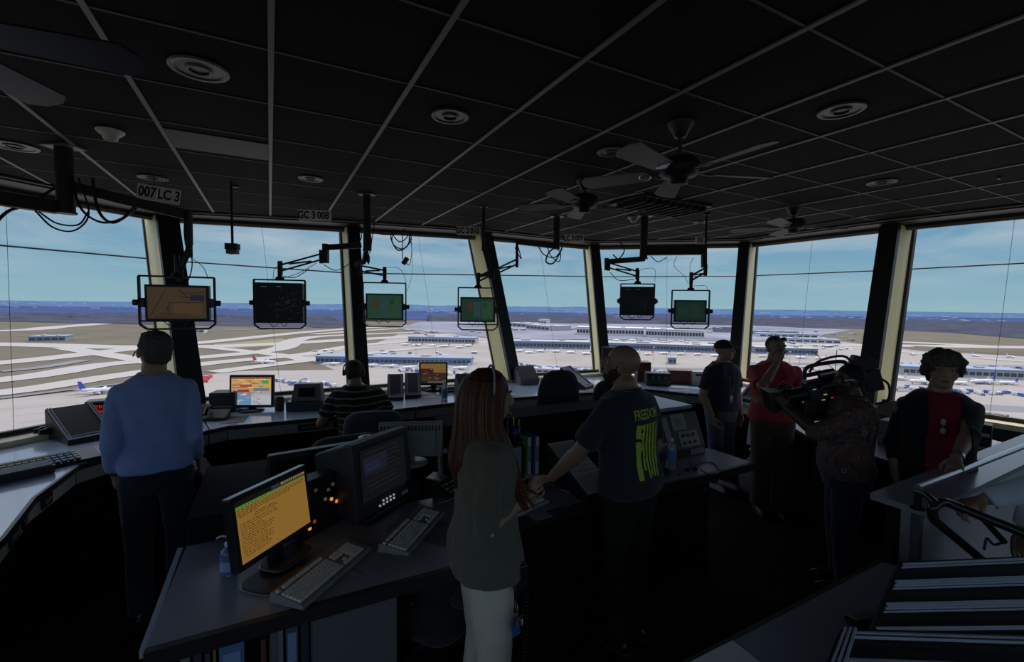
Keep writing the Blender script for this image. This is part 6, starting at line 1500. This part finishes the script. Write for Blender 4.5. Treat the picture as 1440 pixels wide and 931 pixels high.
M_JEAN = cloth('blue_denim', (.08,.12,.20)); M_NAVYT = cloth('dark_navy_trousers', (.02,.024,.04)); M_KHAKI = cloth('khaki_cotton', (.74,.66,.57)); M_BROWN = cloth('brown_cotton', (.11,.075,.055))
M_SHOE = mat('black_leather_shoe', (.012,.012,.013), .35); M_SNK = mat('white_sneaker', (.62,.63,.70), .6); M_HAIRG = mat('grey_brown_hair', (.085,.072,.065), .75, noise_amt=.5, scale=60, bump=.5, bscale=120)
M_HAIRD = mat('dark_hair', (.02,.016,.014), .7, noise_amt=.4, scale=60, bump=.5, bscale=120)
def place_head(px, py, d, h):        # where to stand so the crown shows at a photo pixel
    p = atd(px, py, d); return p
# ---- 1 man in the light blue shirt
M_BLUE = cloth('light_blue_cotton', (.30,.38,.74))
t, D = person('man in a light blue long-sleeved shirt seen from behind at the left window desk', (-2.17,2.74), R(32), 1.80, SK1, head=(R(22),R(-14),0),
    arms={-1:dict(w=(-.205,.10,.885), pole=(0,-1,0), n=(1,.2,0), curl=.55, thumb=-1), 1:dict(w=(.19,.16,.90), pole=(0,-1,0), n=(-1,0,0), curl=.5)},
    shirt=M_BLUE, sleeve=1.82, hem=.92, trousers=M_NAVYT, shoes=M_SHOE, girth=.97, shoulder=1.0, untuck=.02, lean=(0,R(4)))
Hp = D['H']; q = MB(); q.ell(Hp(0,-.022,.038),(.083,.096,.088),20,14,rot=D['HM']); q.ell(Hp(0,-.052,-.01),(.074,.062,.062),16,10,rot=D['HM']); q.ell(Hp(0,-.05,-.045),(.060,.045,.045),14,10,rot=D['HM']); q.ell(Hp(0,.03,.078),(.06,.05,.035),12,8,rot=D['HM'])
hairshape(t, D, q, M_HAIRG, .007, 40)
q = MB().tube([D['T'](Vector((math.cos(a)*.072,math.sin(a)*.070-.016,1.468+.006*math.sin(a)))) for a in [k*PI/10 for k in range(21)]],[.012]*21,8); q.build('collar', M_BLUE, t)
q = MB().tube([D['T'](Vector((-.075+.15*k/8,-.125-.004*math.sin(k*PI/8),1.39+.015*math.sin(k*PI/8)))) for k in range(9)],.003,6); 
W_ = D['W'][-1]; e_ = (D['E'][-1]-W_).normalized(); q = MB(); rs = []
MB().cyl(W_+e_*.022, W_+e_*.036, .031, n=18, m=M_BLACK).build('wristwatch', M_BLACK, t)
hs = MB().tube([Hp(-.09,0,0),Hp(-.094,.02,-.03),Hp(-.075,.09,-.06)],.0035,6,M_BLACK); hs.build('headset_microphone', M_BLACK, t)
# ---- 2 seated controller
def stripes_mat():
    m = mat('striped_shirt', (.05,.045,.04), .85, bump=.2, bscale=300, spec=.2); nt = m.node_tree; N = nt.nodes.new; L = nt.links.new
    tc = N('ShaderNodeTexCoord'); sp = N('ShaderNodeSeparateXYZ'); L(tc.outputs['Object'], sp.inputs[0]); nz = N('ShaderNodeTexNoise'); nz.inputs['Scale'].default_value = 5; L(tc.outputs['Object'], nz.inputs['Vector'])
    a = N('ShaderNodeMath'); a.operation = 'MULTIPLY_ADD'; a.inputs[1].default_value = .05; L(nz.outputs['Fac'], a.inputs[0]); L(sp.outputs['Z'], a.inputs[2])
    b = N('ShaderNodeMath'); b.operation = 'MULTIPLY'; b.inputs[1].default_value = 17.; L(a.outputs[0], b.inputs[0])
    c = N('ShaderNodeMath'); c.operation = 'FRACT'; L(b.outputs[0], c.inputs[0]); g = N('ShaderNodeMath'); g.operation = 'GREATER_THAN'; g.inputs[1].default_value = .80; L(c.outputs[0], g.inputs[0])
    mx = N('ShaderNodeMix'); mx.data_type = 'RGBA'; mx.inputs[6].default_value = (.022,.020,.018,1); mx.inputs[7].default_value = (.28,.25,.20,1); L(g.outputs[0], mx.inputs[0]); L(mx.outputs[2], nt.nodes['Principled BSDF'].inputs['Base Color']); return m
t, D = person('seated controller in a dark striped polo shirt and headset, seen from behind', (-1.44,4.38), R(22), 1.78, SK2, head=(R(-5),R(-22),0), seated=.56,
    arms={-1:dict(w=(-.24,.30,.92), pole=(-.6,-.5,-.8), n=(0,0,-1)), 1:dict(w=(.16,.34,.92), pole=(.6,-.5,-.8), n=(0,0,-1))},
    shirt=stripes_mat(), sleeve=.72, hem=.90, trousers=M_NAVYT, shoes=M_SHOE, girth=1.22, shoulder=1.12, lean=(R(-6),R(17)))
Hp = D['H']; q = MB(); q.ell(Hp(0,-.018,.034),(.080,.094,.086),20,14,rot=D['HM']); q.ell(Hp(0,-.05,-.02),(.066,.055,.055),14,10,rot=D['HM']); hairshape(t, D, q, M_HAIRD, .003, 60)
q = MB().tube([Hp(math.sin(a)*.092,-.01,.03+math.cos(a)*.098) for a in [(-1.75+3.5*k/14) for k in range(15)]],.006,8,M_GREY); hsb = q.build('headset_band', M_GREY, t)
for s_ in (-1,1): MB().cyl(Hp(s_*.080,-.005,-.01),Hp(s_*.102,-.005,-.01),.030,n=16,m=M_BLACK).build('headset_earpad', M_BLACK, t)
# ---- 3 woman with long red hair
M_OLV = cloth('olive_grey_blouse', (.135,.128,.100))
t, D = person('woman with long red hair in a grey-green blouse and khaki trousers, hands clasped', (-.11,1.965), R(-72), 1.70, SK1, head=(R(-4),R(4),0), voxel=.0045, fem=True,
    arms={1:dict(w=(.066,.180,1.165), pole=(.45,-1,-.5), n=(-1,.25,.1), hd=(-.70,.66,.26), curl=.70, thumb=-1), -1:dict(w=(-.066,.200,1.155), pole=(-.45,-1,-.5), n=(1,.3,.2), hd=(.70,.62,.30), curl=.7, thumb=1)},
    shirt=M_OLV, sleeve={1:1.12,-1:1.12}, hem=.86, trousers=M_KHAKI, shoes=M_SHOE, girth=1.05, shoulder=.97, untuck=.22, pantw=1.1)
Hp = D['H']; HM = D['HM']
M_RED = mat('auburn_hair', (.085,.028,.015), .42, noise_amt=.6, scale=9, bump=.5, bscale=90, spec=.25)
q = MB(); q.ell(Hp(0,-.018,.034),(.088,.102,.094),22,14,rot=HM); q.ell(Hp(0,-.055,-.04),(.085,.065,.09),16,12,rot=HM)
hairshape(t, D, q, M_RED, .003, 50, name='hair')
T_ = D['T']; random.seed(5)
def hp_path(f, jit=0., ext=0., out=0.):
    # f 0..1 goes from the left temple round the back to the right temple
    a0 = PI/2+R(58)+f*(2*PI-R(116)); c, s__ = math.cos(a0), math.sin(a0)
    side = max(0., (f-.50)/.50); bk_ = 1-side                   # strands over the right shoulder sweep forward
    st = Hp(c*(.070+out), -.012+s__*(.088+out), .075+jit*.3)
    q1 = Hp(c*(.093+out), -.018+s__*(.108+out), .0)
    q2 = T_(Vector((c*(.108+out)*1.0, s__*(.098+out)-.028+.02*side, 1.47)))
    q3 = T_(Vector((c*(.128+out)+.012, s__*(.095+out)-.052+.10*side, 1.34)))
    q4 = T_(Vector((c*(.105+out)+.02*(f)+jit, s__*.08-.075+.17*side, 1.23+.08*bk_)))
    q5 = T_(Vector((c*.085+.035*f+jit*1.6, s__*.06-.070+.25*side+jit*.5, 1.11+.12*bk_-ext)))
    return [st, q1, q2, q3, q4, q5]
vol = MB()
for i in range(34):
    P = crom(hp_path(i/33, random.uniform(-.006,.006), random.uniform(-.07,.03)), 4); n_ = len(P)
    vol.tube(P, [.017*(1-.62*(k/(n_-1))**2.2) for k in range(n_)], 8)
mass = objm('long_hair', remesh(vol, .0055, 1, lambda c: .0022*noise.noise(Vector((c.x*70, c.y*70, c.z*5)))), M_RED, t)
hb_ = MB()
for i in range(150):
    f = random.random(); P = crom(hp_path(f, random.uniform(-.012,.012), random.uniform(-.08,.05), random.uniform(.008,.017)), 5); n_ = len(P)
    hb_.tube(P, [.0034*(1-.7*(k/(n_-1))**2) for k in range(n_)], 5)
hb_.build('hair_strand', mat('copper_strands', (.19,.070,.030), .38, noise_amt=.5, scale=12, spec=.3), mass)['kind'] = 'stuff'
MB().tube([Hp(math.sin(a)*.098,.0,.035+math.cos(a)*.102) for a in [(-1.7+3.4*k/14) for k in range(15)]],.005,8,M_LGREY).build('headset_band', M_LGREY, t)
MB().tube([Hp(.088,.01,-.01),Hp(.086,.045,-.04),Hp(.055,.095,-.065)],.003,6,M_GREY).build('headset_microphone', M_GREY, t)
MB().cyl(Hp(.083,.0,-.01),Hp(.102,.0,-.01),.028,n=16,m=M_BLACK).build('headset_earpad', M_BLACK, t)
bp_ = D['S'][1].lerp(D['E'][1],.92)+Vector((.056,.01,-.02)); MB().cyl(bp_, bp_+Vector((.006,0,0)), .008, n=12, m=M_LGREY).build('sleeve_button', M_LGREY, t)
# belt pack, keys and coiled cord hanging at the right hip
MB().box((.178,.11,.865),(.035,.06,.11),M_BLACK,rot=(0,0,.3)).build('radio_pack', M_BLACK, t, .008)
cl = MB(); 
for k in range(150): pass
pts = [Vector((.195+.010*math.cos(k*.9), .13+.010*math.sin(k*.9), .80-.0026*k)) for k in range(190)]
cl.tube(pts, .0022, 5); cl.build('coiled_cord', M_CABLE, t)
ky = MB(); 
for k in range(5): ky.box((.192+.006*k,.085+.012*(k%3),.70-.02*(k%2)),(.004,.022,.05),M_STEEL,rot=(.3*k,.2,.4*k))
ky.tube([(.19+.018*math.cos(a),.09,.745+.018*math.sin(a)) for a in [j*PI/8 for j in range(17)]],.002,5,M_STEEL); ky.build('keys', M_STEEL, t)
MB().box((.20,.085,.655),(.006,.04,.06),mat('tag_blue',(.04,.14,.45),.4),rot=(.2,0,.3)).build('blue_key_tag', None, t, .003)
MB().tube([(.186,.10,.83),(.190,.09,.78),(.19,.09,.76)],.004,6,M_BLACK).build('key_strap', M_BLACK, t)
# ---- 4 bald man in the dark T-shirt
M_TEE = cloth('dark_slate_tee', (.030,.033,.044)); M_CAMO = mat('dark_camouflage', (.02,.02,.016), .9, noise_amt=.8, scale=14, spec=.1)
t, D = person('bald bearded man in a dark T-shirt with a yellow-green print, leaning on strip bay', (.70,2.60), R(40), 1.765, SK2, head=(R(34),R(-10),0), voxel=.005,
    arms={-1:dict(w=tuple(), pole=(-.6,-1,-.2)), 1:dict(w=(.26,.10,.92), pole=(.8,-.9,0), curl=.5)} if False else
    {-1:dict(w=(-.30,.33,.935), pole=(-.3,-1,-.5), n=(.1,-.2,-1), hd=(-.25,.85,-.22), curl=.22, thumb=1), 1:dict(w=(.25,.20,.92), pole=(.3,-.9,0), n=(-1,0,0), curl=.5)},
    shirt=M_TEE, sleeve=.80, hem=.90, trousers=M_CAMO, shoes=M_SHOE, girth=1.12, shoulder=1.12, untuck=.08, lean=(0,R(6)))
Hp = D['H']; HM = D['HM']
M_BEARD = mat('trimmed_beard', (.035,.022,.016), .8, noise_amt=.4, scale=80, bump=.6, bscale=200)
q = MB(); q.ell(Hp(0,.036,-.078),(.049,.052,.040),16,10,rot=HM); 
for s_ in (-1,1): q.ell(Hp(s_*.048,.022,-.055),(.020,.040,.040),12,8,rot=HM); q.ell(Hp(s_*.063,.008,-.025),(.010,.016,.030),10,8,rot=HM)
q.ell(Hp(0,.086,-.047),(.026,.012,.006),12,8,rot=HM); hairshape(t, D, q, M_BEARD, .002, 80, .0045, 'beard')
q = MB().tube([D['T'](Vector((math.cos(a)*.082,math.sin(a)*.080-.014,1.462+.016*math.sin(a)*-1))) for a in [k*PI/10 for k in range(21)]],.006,8); q.build('lanyard', M_BLACK, t)
# print on the back: the word and a hanging striped flag, laid on the cloth
M_PRN = mat('print_yellow_green', (.46,.60,.06), .7)
sh_o = [c for c in t.children if c.name.startswith('shirt')][0]
bpy.context.view_layer.update()
from mathutils.bvhtree import BVHTree
def drape(me_or_mb, parent_obj, target, m, name, off=.0025):
    bv = BVHTree.FromPolygons([v.co.copy() for v in target.data.vertices], [list(p.vertices) for p in target.data.polygons])
    for v in me_or_mb.vertices:
        h_ = bv.ray_cast(Vector((v.co.x, -1., v.co.z)), Vector((0,1,0)))
        if h_[0] is not None: v.co.y = h_[0].y-off-(.0006 if v.co.y > 0 else 0)
        else: v.co.y = -.10
    o = bpy.data.objects.new(name, me_or_mb); COL.objects.link(o); o.parent = parent_obj; return o
tm = text_mesh('FREEDOM', .074, M_PRN, depth=0, name='print_word', squash=.62, bold=.0012)
bmt = bmesh.new(); bmt.from_mesh(tm); bmesh.ops.subdivide_edges(bmt, edges=bmt.edges[:], cuts=1); bmt.to_mesh(tm); bmt.free()
for v in tm.vertices: x, y = v.co.x, v.co.y; v.co = Vector((x-.004, 0, 1.345+y))
drape(tm, t, sh_o, M_PRN, 'print_word')
fl = MB(); rnd = random.Random(3)
xs = [(-.085,-.052),(-.040,-.022),(-.010,.008),(.020,.038),(.050,.068),(.080,.098)]
for i, (xa, xb) in enumerate(xs):
    z1_, z0_ = 1.295, .995+rnd.uniform(-.01,.06); n = 16; z1_ = 1.16 if i < 0 else z1_
    for k in range(n):
        za, zb = z1_+(z0_-z1_)*k/n, z1_+(z0_-z1_)*(k+1)/n
        if i == 0 and k in (4,): continue
        ja, jb = rnd.uniform(-.002,.002), rnd.uniform(-.002,.002)
        xa_, xb_ = xa-.012, xb-.012; fl.quad((xa_+ja,0,zb),(xb_+jb,0,zb),(xb_+jb,0,za),(xa_+ja,0,za), M_PRN)
for k in range(8): z_ = 1.29-.02*k; fl.quad((-.064,0,z_-.016),(-.050,0,z_-.016),(-.050,0,z_),(-.064,0,z_), M_PRN) if k%3 != 1 else None
drape(fl.mesh('print_flag', M_PRN), t, sh_o, M_PRN, 'print_flag')
# ---- 5 man in the cap
M_NPOLO = cloth('navy_polo', (.030,.038,.075))
t, D = person('man in a dark cap, navy polo and jeans with a lanyard, hands in his pockets', (2.30,4.92), R(-158), 1.63, SK1, head=(R(38),R(-4),0),
    arms={1:dict(w=(.22,.08,.87), pole=(.7,-.7,.1), n=(-1,0,0), hd=(-.3,.25,-1), curl=.3), -1:dict(w=(-.20,.09,.87), pole=(-.7,-.7,.1), n=(1,0,0), hd=(.3,.2,-1), curl=.3)},
    shirt=M_NPOLO, sleeve=.75, hem=.93, trousers=M_JEAN, shoes=M_SNK, girth=1.16, shoulder=1.10, untuck=.06)
Hp = D['H']; HM = D['HM']; M_CAP = mat('dark_cap_cloth', (.018,.018,.022), .85, bump=.3, bscale=300)
q = MB(); q.ell(Hp(0,-.014,.048),(.086,.104,.080),22,14,rot=HM); cp_ = objm('cap', remesh(q,.006,1), M_CAP, t)
for v in list(cp_.data.vertices): 
    l_ = HM.inverted() @ (v.co-Hp(0,0,0))
    if l_.z < .028: v.co = Hp(l_.x, l_.y, .028)
q = MB(); q.M = Matrix.Translation(Hp(0,0,0)) @ HM.to_4x4(); n = 12; P = [(-.07,.05)]+[(-.072+.144*k/n, .085+.085*math.sin(PI*k/n)) for k in range(n+1)]+[(.07,.05)]
q.prism(P, .030, .036); q.build('cap_brim', M_CAP, t)
lan = MB(); 
for s_ in (-1,1): lan.tube([D['T'](Vector((s_*.060,-.0,1.475))), D['T'](Vector((s_*.062,.095,1.42))), D['T'](Vector((s_*.045,.142,1.30))), D['T'](Vector((s_*.012+.02,.142,1.12)))], .0045, 6)
lan.build('lanyard', M_LGREY, t); MB().box(D['T'](Vector((.02,.148,1.07))),(.055,.004,.085),mat('badge_green',(.16,.35,.24),.4)).box(D['T'](Vector((.02,.151,1.085))),(.04,.002,.03),M_WHITE).build('id_badge', None, t, .002)
q = MB().ell(Hp(0,.062,.004),(.066,.03,.012),16,6,rot=HM); 
gl_ = MB()
for s_ in (-1,1): gl_.tube([Hp(s_*.032+.017*math.cos(a),.092,.004+.013*math.sin(a)) for a in [k*PI/6 for k in range(13)]],.0016,5); gl_.tube([Hp(s_*.05,.09,.006),Hp(s_*.078,.0,.006)],.0016,5)
gl_.tube([Hp(-.015,.092,.006),Hp(.015,.092,.006)],.0016,5); gl_.build('eyeglasses', M_BLACK, t)
MB().box(D['T'](Vector((.085,.128,1.33))),(.03,.004,.03),mat('crest_red',(.25,.04,.03),.6)).build('chest_crest', None, t)
MB().box((.165,.10,.90),(.035,.03,.09),M_BLACK).build('belt_pouch', M_BLACK, t, .006)
# ---- 6 man in the red polo
M_RPOLO = cloth('red_polo', (.50,.05,.065))
t, D = person('man in a red polo shirt and brown trousers holding one hand to his nose', (2.50,4.30), R(168), 1.725, SK2, head=(R(14),R(-3),0),
    arms={1:dict(w=(.045,.185,1.475), pole=(.7,.1,-1), n=(-.2,-1,.1), hd=(-.28,-.10,1), curl=.55, thumb=1), -1:dict(w=(.10,.23,1.13), pole=(-.8,.3,-.6), n=(0,-1,.1), hd=(1,.05,.12), curl=.5, thumb=-1)},
    shirt=M_RPOLO, sleeve=.85, hem=.92, trousers=M_BROWN, shoes=mat('brown_leather_shoe',(.05,.025,.015),.5), girth=1.14, shoulder=1.12, untuck=.05)
Hp = D['H']; HM = D['HM']
q = MB(); q.ell(Hp(0,-.022,.034),(.077,.090,.084),20,14,rot=HM); hairshape(t, D, q, mat('short_grey_hair',(.07,.065,.06),.8), .002, 80, .005)
sg = MB()
for s_ in (-1,1): sg.ell(Hp(s_*.034,.062,.088),(.030,.012,.018),12,6,M_BLACK,rot=HM); sg.tube([Hp(s_*.062,.055,.085),Hp(s_*.082,-.02,.055)],.003,6,M_BLACK)
sg.build('sunglasses', M_BLACK, t)
MB().tube([D['T'](Vector((math.cos(a)*.075,math.sin(a)*.075-.012,1.470))) for a in [k*PI/10 for k in range(21)]],.010,8).build('collar', M_RPOLO, t)
MB().box((0,.135,.955),(.05,.012,.04),M_STEEL).build('belt_buckle', M_STEEL, t, .002)
# ---- 7 cameraman
def paisley():
    m = mat('paisley_shirt', (.1,.07,.07), .85, bump=.2, bscale=300, spec=.2); nt = m.node_tree; N = nt.nodes.new; L = nt.links.new
    tc = N('ShaderNodeTexCoord'); nz = N('ShaderNodeTexNoise'); nz.inputs['Scale'].default_value = 7; nz.inputs['Distortion'].default_value = 3.5; nz.inputs['Detail'].default_value = 3; L(tc.outputs['Object'], nz.inputs['Vector'])
    rp = N('ShaderNodeValToRGB'); cr = rp.color_ramp
    st = [(0,(.05,.06,.08)),(.40,(.05,.06,.08)),(.44,(.26,.20,.18)),(.48,(.09,.035,.03)),(.53,(.28,.09,.06)),(.57,(.05,.05,.06)),(.62,(.20,.17,.17)),(.68,(.06,.03,.03)),(1,(.2,.1,.08))]
    while len(cr.elements) < len(st): cr.elements.new(.5)
    for e, (p, c) in zip(cr.elements, st): e.position = p; e.color = c+(1,)
    L(nz.outputs['Fac'], rp.inputs[0]); vo = N('ShaderNodeTexVoronoi'); vo.inputs['Scale'].default_value = 9; L(tc.outputs['Object'], vo.inputs['Vector'])
    lt = N('ShaderNodeMath'); lt.operation = 'COMPARE'; lt.inputs[1].default_value = .13; lt.inputs[2].default_value = .03; L(vo.outputs['Distance'], lt.inputs[0])
    mx = N('ShaderNodeMix'); mx.data_type = 'RGBA'; L(lt.outputs[0], mx.inputs[0]); L(rp.outputs[0], mx.inputs[6]); mx.inputs[7].default_value = (.30,.30,.33,1); L(mx.outputs[2], nt.nodes['Principled BSDF'].inputs['Base Color']); return m
CM = (2.36,3.14); CR = R(66)
t, D = person('camera operator in a paisley shirt and jeans with a video camera on his shoulder', CM, CR, 1.60, SK3, head=(R(16),R(2),0),
    arms={-1:dict(w=(-.10,.42,1.37), pole=(-.6,-.1,-1), n=(.8,.2,.6), hd=(.25,.5,.8), curl=.5, thumb=-1), 1:dict(w=(.20,.36,1.42), pole=(.8,-.1,-1), n=(-1,.2,0), hd=(-.05,.6,.7), curl=.6)},
    shirt=paisley(), sleeve=1.15, hem=.90, trousers=cloth('dark_denim',(.022,.028,.055)), shoes=M_SHOE, girth=1.32, shoulder=1.18, belly=.03, untuck=.06)
Hp = D['H']; HM = D['HM']
q = MB(); q.ell(Hp(0,-.020,.040),(.080,.092,.083),20,14,rot=HM); q.ell(Hp(0,-.04,-.0),(.076,.066,.06),14,10,rot=HM); hairshape(t, D, q, mat('close_black_hair',(.010,.009,.009),.85), .0015, 90, .005)
gt = MB(); gt.box(Hp(-.079,.035,.012),(.005,.075,.010),M_WHITE,rot=HM); gt.build('glasses_temple', M_WHITE, t)
MB().tube([D['T'](Vector((math.cos(a)*.080,math.sin(a)*.080-.014,1.475))) for a in [k*PI/10 for k in range(21)]],.011,8).build('collar', [c for c in t.children if c.name.startswith('shirt')][0].data.materials[0], t)
# the video camera: local -> same frame as the operator, scale 1
s_ = D['s']; vc = thing('video_camera', 'large black shoulder video camera carried by the man in the paisley shirt', 'video camera', (CM[0],CM[1],0), CR-R(-6))
def S_(x, y, z): return Vector((x*s_, y*s_, z*s_))
o_ = S_(.125,.06,1.52)
vc.location = Vector((CM[0],CM[1],0))+Matrix.Rotation(CR,3,'Z') @ o_; vc.rotation_euler = (R(-15),0,CR+R(10))
MB().box((0,.02,.0),(.11,.36,.17),M_BLACK).box((0,-.03,.10),(.10,.24,.03),M_BLACK).build('camera_body', M_BLACK, vc, .012)
MB().box((.0,-.22,.01),(.09,.11,.15),M_DARK).build('battery', M_DARK, vc, .008)
MB().lathe((0,.20,.0),[(.045,0),(.052,.02),(.052,.10),(.060,.12),(.060,.18),(.055,.185)],24,M_BLACK,'Y').build('lens_barrel', M_BLACK, vc)
MB().add([(-.085,.38,-.06),(.085,.38,-.06),(.085,.38,.06),(-.085,.38,.06),(-.105,.47,-.08),(.105,.47,-.08),(.105,.47,.08),(-.105,.47,.08)],[(3,2,1,0),(0,1,5,4),(1,2,6,5),(2,3,7,6),(3,0,4,7)],M_BLACK).build('lens_hood', M_BLACK, vc)
MB().tube(crom([(0,-.10,.115),(0,-.08,.175),(0,.05,.19),(0,.16,.18),(0,.19,.10)],4),.014,10,M_BLACK).build('top_handle', M_BLACK, vc)
MB().tube(crom([(-.01,-.15,.12),(-.02,-.08,.22),(-.02,.08,.215),(-.01,.15,.15)],4),.009,8,mat('red_strap',(.22,.02,.02),.6)).build('red_strap', None, vc)
MB().lathe((-.115,.06,.055),[(.03,-.05),(.035,-.04),(.028,.02),(.022,.07)],16,M_BLACK,'Y').build('viewfinder', M_BLACK, vc); MB().bar((-.115,.10,.055),(-.02,.10,.10),.02,.02,M_BLACK).build('viewfinder_arm', M_BLACK, vc)
MB().box((-.11,.20,-.10),(.02,.16,.12),M_BLACK,rot=(.3,0,.2)).build('side_screen', M_BLACK, vc, .004)
lt_ = [((-.058,.10,-.02),(150,140,40)),((-.058,.06,-.05),(160,40,60)),((-.058,.12,-.055),(120,120,110)),((-.058,.16,.03),(110,110,110))]
for p_, c_ in lt_: MB().box(p_,(.004,.022,.008),glow(*c_)).build('indicator', None, vc)
MB().cyl((0,-.02,.12),(0,.10,.30),.0025,n=6,m=M_BLACK).cyl((.01,-.02,.12),(.03,-.07,.26),.0025,n=6,m=M_BLACK).build('antenna', M_BLACK, vc)
MB().tube(crom([(0,-.27,.02),(-.02,-.31,-.04),(-.03,-.28,-.14),(-.02,-.2,-.16)],4),.008,8,M_CABLE).build('cable', M_CABLE, vc)
MB().box((.02,-.20,.13),(.09,.15,.10),M_DARK,rot=(.5,0,0)).build('transmitter_pack', M_DARK, vc, .015)
MB().lathe((.085,.06,.11),[(.014,-.10),(.017,-.06),(.017,.06),(.014,.10)],12,M_DARK,'Y').build('microphone', M_DARK, vc)
# ---- 8 woman in the red dress
M_DRESS = cloth('crimson_dress', (.24,.012,.035)); M_CARD = cloth('black_cardigan', (.012,.012,.016))
WL = (2.73,2.87); WR = R(149)
gp = at(1343,657,1.125)
tmp = thing('person', 'x', 'x', (WL[0],WL[1],0), WR); tmp.scale = (1.72/1.722,)*3; lw = world2local(tmp, gp+Vector((.01,.015,.012))); bpy.data.objects.remove(tmp)
t, D = person('woman in a crimson dress and black cardigan with one hand on the handrail', WL, WR, 1.72, SK1, head=(R(-2),R(-4),0), fem=True, voxel=.0055,
    arms={-1:dict(w=tuple(lw), pole=(-1,-.3,-.2), n=(.1,-.1,-1), hd=(.2,.75,-.35), curl=.75, thumb=-1), 1:dict(w=(.195,.05,.86), pole=(.3,-1,0), n=(-1,0,0), curl=.45)},
    shirt=M_DRESS, sleeve=0, hem=.80, trousers=None, shoes=M_SHOE, girth=1.04, shoulder=1.02)
Hp = D['H']; HM = D['HM']
q = MB(); q.rings(ringsz([(.42,.22,.110,-.03),(.55,.215,.110,-.025),(.70,.205,.115,-.015),(.86,.188,.118,-.005),(.98,.170,.115,0),(1.02,.16,.108,0)], .012, 1., 1., lambda v: v)); objm('skirt', remesh(q,.012,3,lambda c: .012*math.sin(math.atan2(c.y,c.x)*9+c.z*3)*max(0,(1.0-c.z))), M_DRESS, t)
q = MB(); rows_ = [(.86,.180,.125,-.012),(.94,.178,.122,-.012),(1.02,.168,.115,-.012),(1.10,.160,.110,-.010),(1.20,.166,.118,-.010),(1.30,.176,.125,-.012),(1.36,.174,.112,-.016),(1.405,.154,.096,-.02),(1.44,.118,.080,-.026),(1.462,.086,.07,-.03)]
q.rings(ringsz(rows_, .024, .99, 1.08, D['T']))
for k_ in (1,-1):
    P = [D['S'][k_]+Vector((-k_*.06,0,.014)), D['S'][k_]+Vector((-k_*.01,0,0)), D['S'][k_].lerp(D['E'][k_],.5), D['E'][k_], D['E'][k_].lerp(D['W'][k_],.45)]
    q.tube(P, [.056,.060,.054,.049,.044], 16); q.ell(D['E'][k_],(.057,)*3,12,8)
def opening(c): return folds(.005, seed=4.)(c)
cme = remesh(q, .009, 3, opening)
# cut the cardigan open down the front
bm_ = bmesh.new(); bm_.from_mesh(cme)
dl = [v for v in bm_.verts if v.co.y > .03 and abs(v.co.x) < .075+.02*max(0,1.25-v.co.z) and v.co.z > .80 and v.co.z < 1.52 and not (abs(v.co.x) > .12)]
bmesh.ops.delete(bm_, geom=dl, context='VERTS'); bm_.to_mesh(cme); bm_.free()
cd_ = objm('cardigan', cme, M_CARD, t); md_ = cd_.modifiers.new('s','SOLIDIFY'); md_.thickness = .004; md_.offset = -1
M_HW_ = mat('brown_short_hair', (.085,.062,.05), .7, noise_amt=.5, scale=50, bump=.5, bscale=90)
q = MB(); q.ell(Hp(0,-.022,.050),(.098,.106,.092),22,14,rot=HM); q.ell(Hp(0,-.06,-.01),(.088,.062,.08),16,10,rot=HM)
for k in range(9): a = PI*(k/8); q.ell(Hp(math.cos(a)*.082,.048-.02*abs(math.cos(a)),.052+.035*math.sin(a)),(.028,.03,.026),10,8,rot=HM)
for k_ in (-1,1): q.ell(Hp(k_*.086,-.008,.01),(.020,.042,.045),10,8,rot=HM)
hairshape(t, D, q, M_HW_, .012, 34, .0055)
MB().tube([D['T'](Vector((math.cos(a)*.078,math.sin(a)*.080+.0,1.455-.022*math.sin(a)))) for a in [k*PI/10 for k in range(21)]],.004,6).build('neckline', M_DRESS, t)
eg = MB()
for k_ in (0,1): c_ = D['T'](Vector((.012,.150,1.30-.055*k_))); eg.tube([c_+Vector((.012*math.cos(a),.004,.020*math.sin(a))) for a in [j*PI/6 for j in range(13)]],.0022,5,M_LGREY); eg.ell(c_+Vector((0,.002,0)),(.011,.002,.018),10,6,mat('pale_lens',(.5,.5,.55),.1),)
eg.build('hanging_eyeglasses', None, t)
W_ = D['W'][-1]; e_ = (D['E'][-1]-W_).normalized(); MB().cyl(W_+e_*.012, W_+e_*.034, .031, n=18, m=M_STEEL).build('wristwatch', M_STEEL, t)
# ---- 9 person in a white shirt coming up the stairs at the right edge
PL = (2.70,2.00); PR_ = R(84)
hp_ = at(1350,704,1.075)
tmp = thing('person', 'x', 'x', (PL[0],PL[1],0), PR_); lw = world2local(tmp, hp_+Vector((.08,-.03,.0))); bpy.data.objects.remove(tmp)
t, D = person('person in a white long-sleeved shirt mostly outside the right edge, gripping the black rail', PL, PR_, 1.75, SK2, head=(0,0,0), voxel=.0055,
    arms={-1:dict(w=tuple(lw), pole=(-.6,-.3,.4), n=(0,-.2,-1), hd=(-.05,1,-.35), curl=.65, thumb=1), 1:dict(w=(.25,.1,.85), pole=(.8,-.8,0), n=(-1,0,0))},
    shirt=cloth('white_shirt', (.72,.74,.86)), sleeve=1.92, hem=.92, trousers=M_BROWN, shoes=M_SHOE, girth=1.08, shoulder=1.08, lean=(0,R(10)))
q = MB(); q.ell(D['H'](0,-.022,.036),(.080,.095,.086),20,14); hairshape(t, D, q, M_HAIRD, .004, 50)
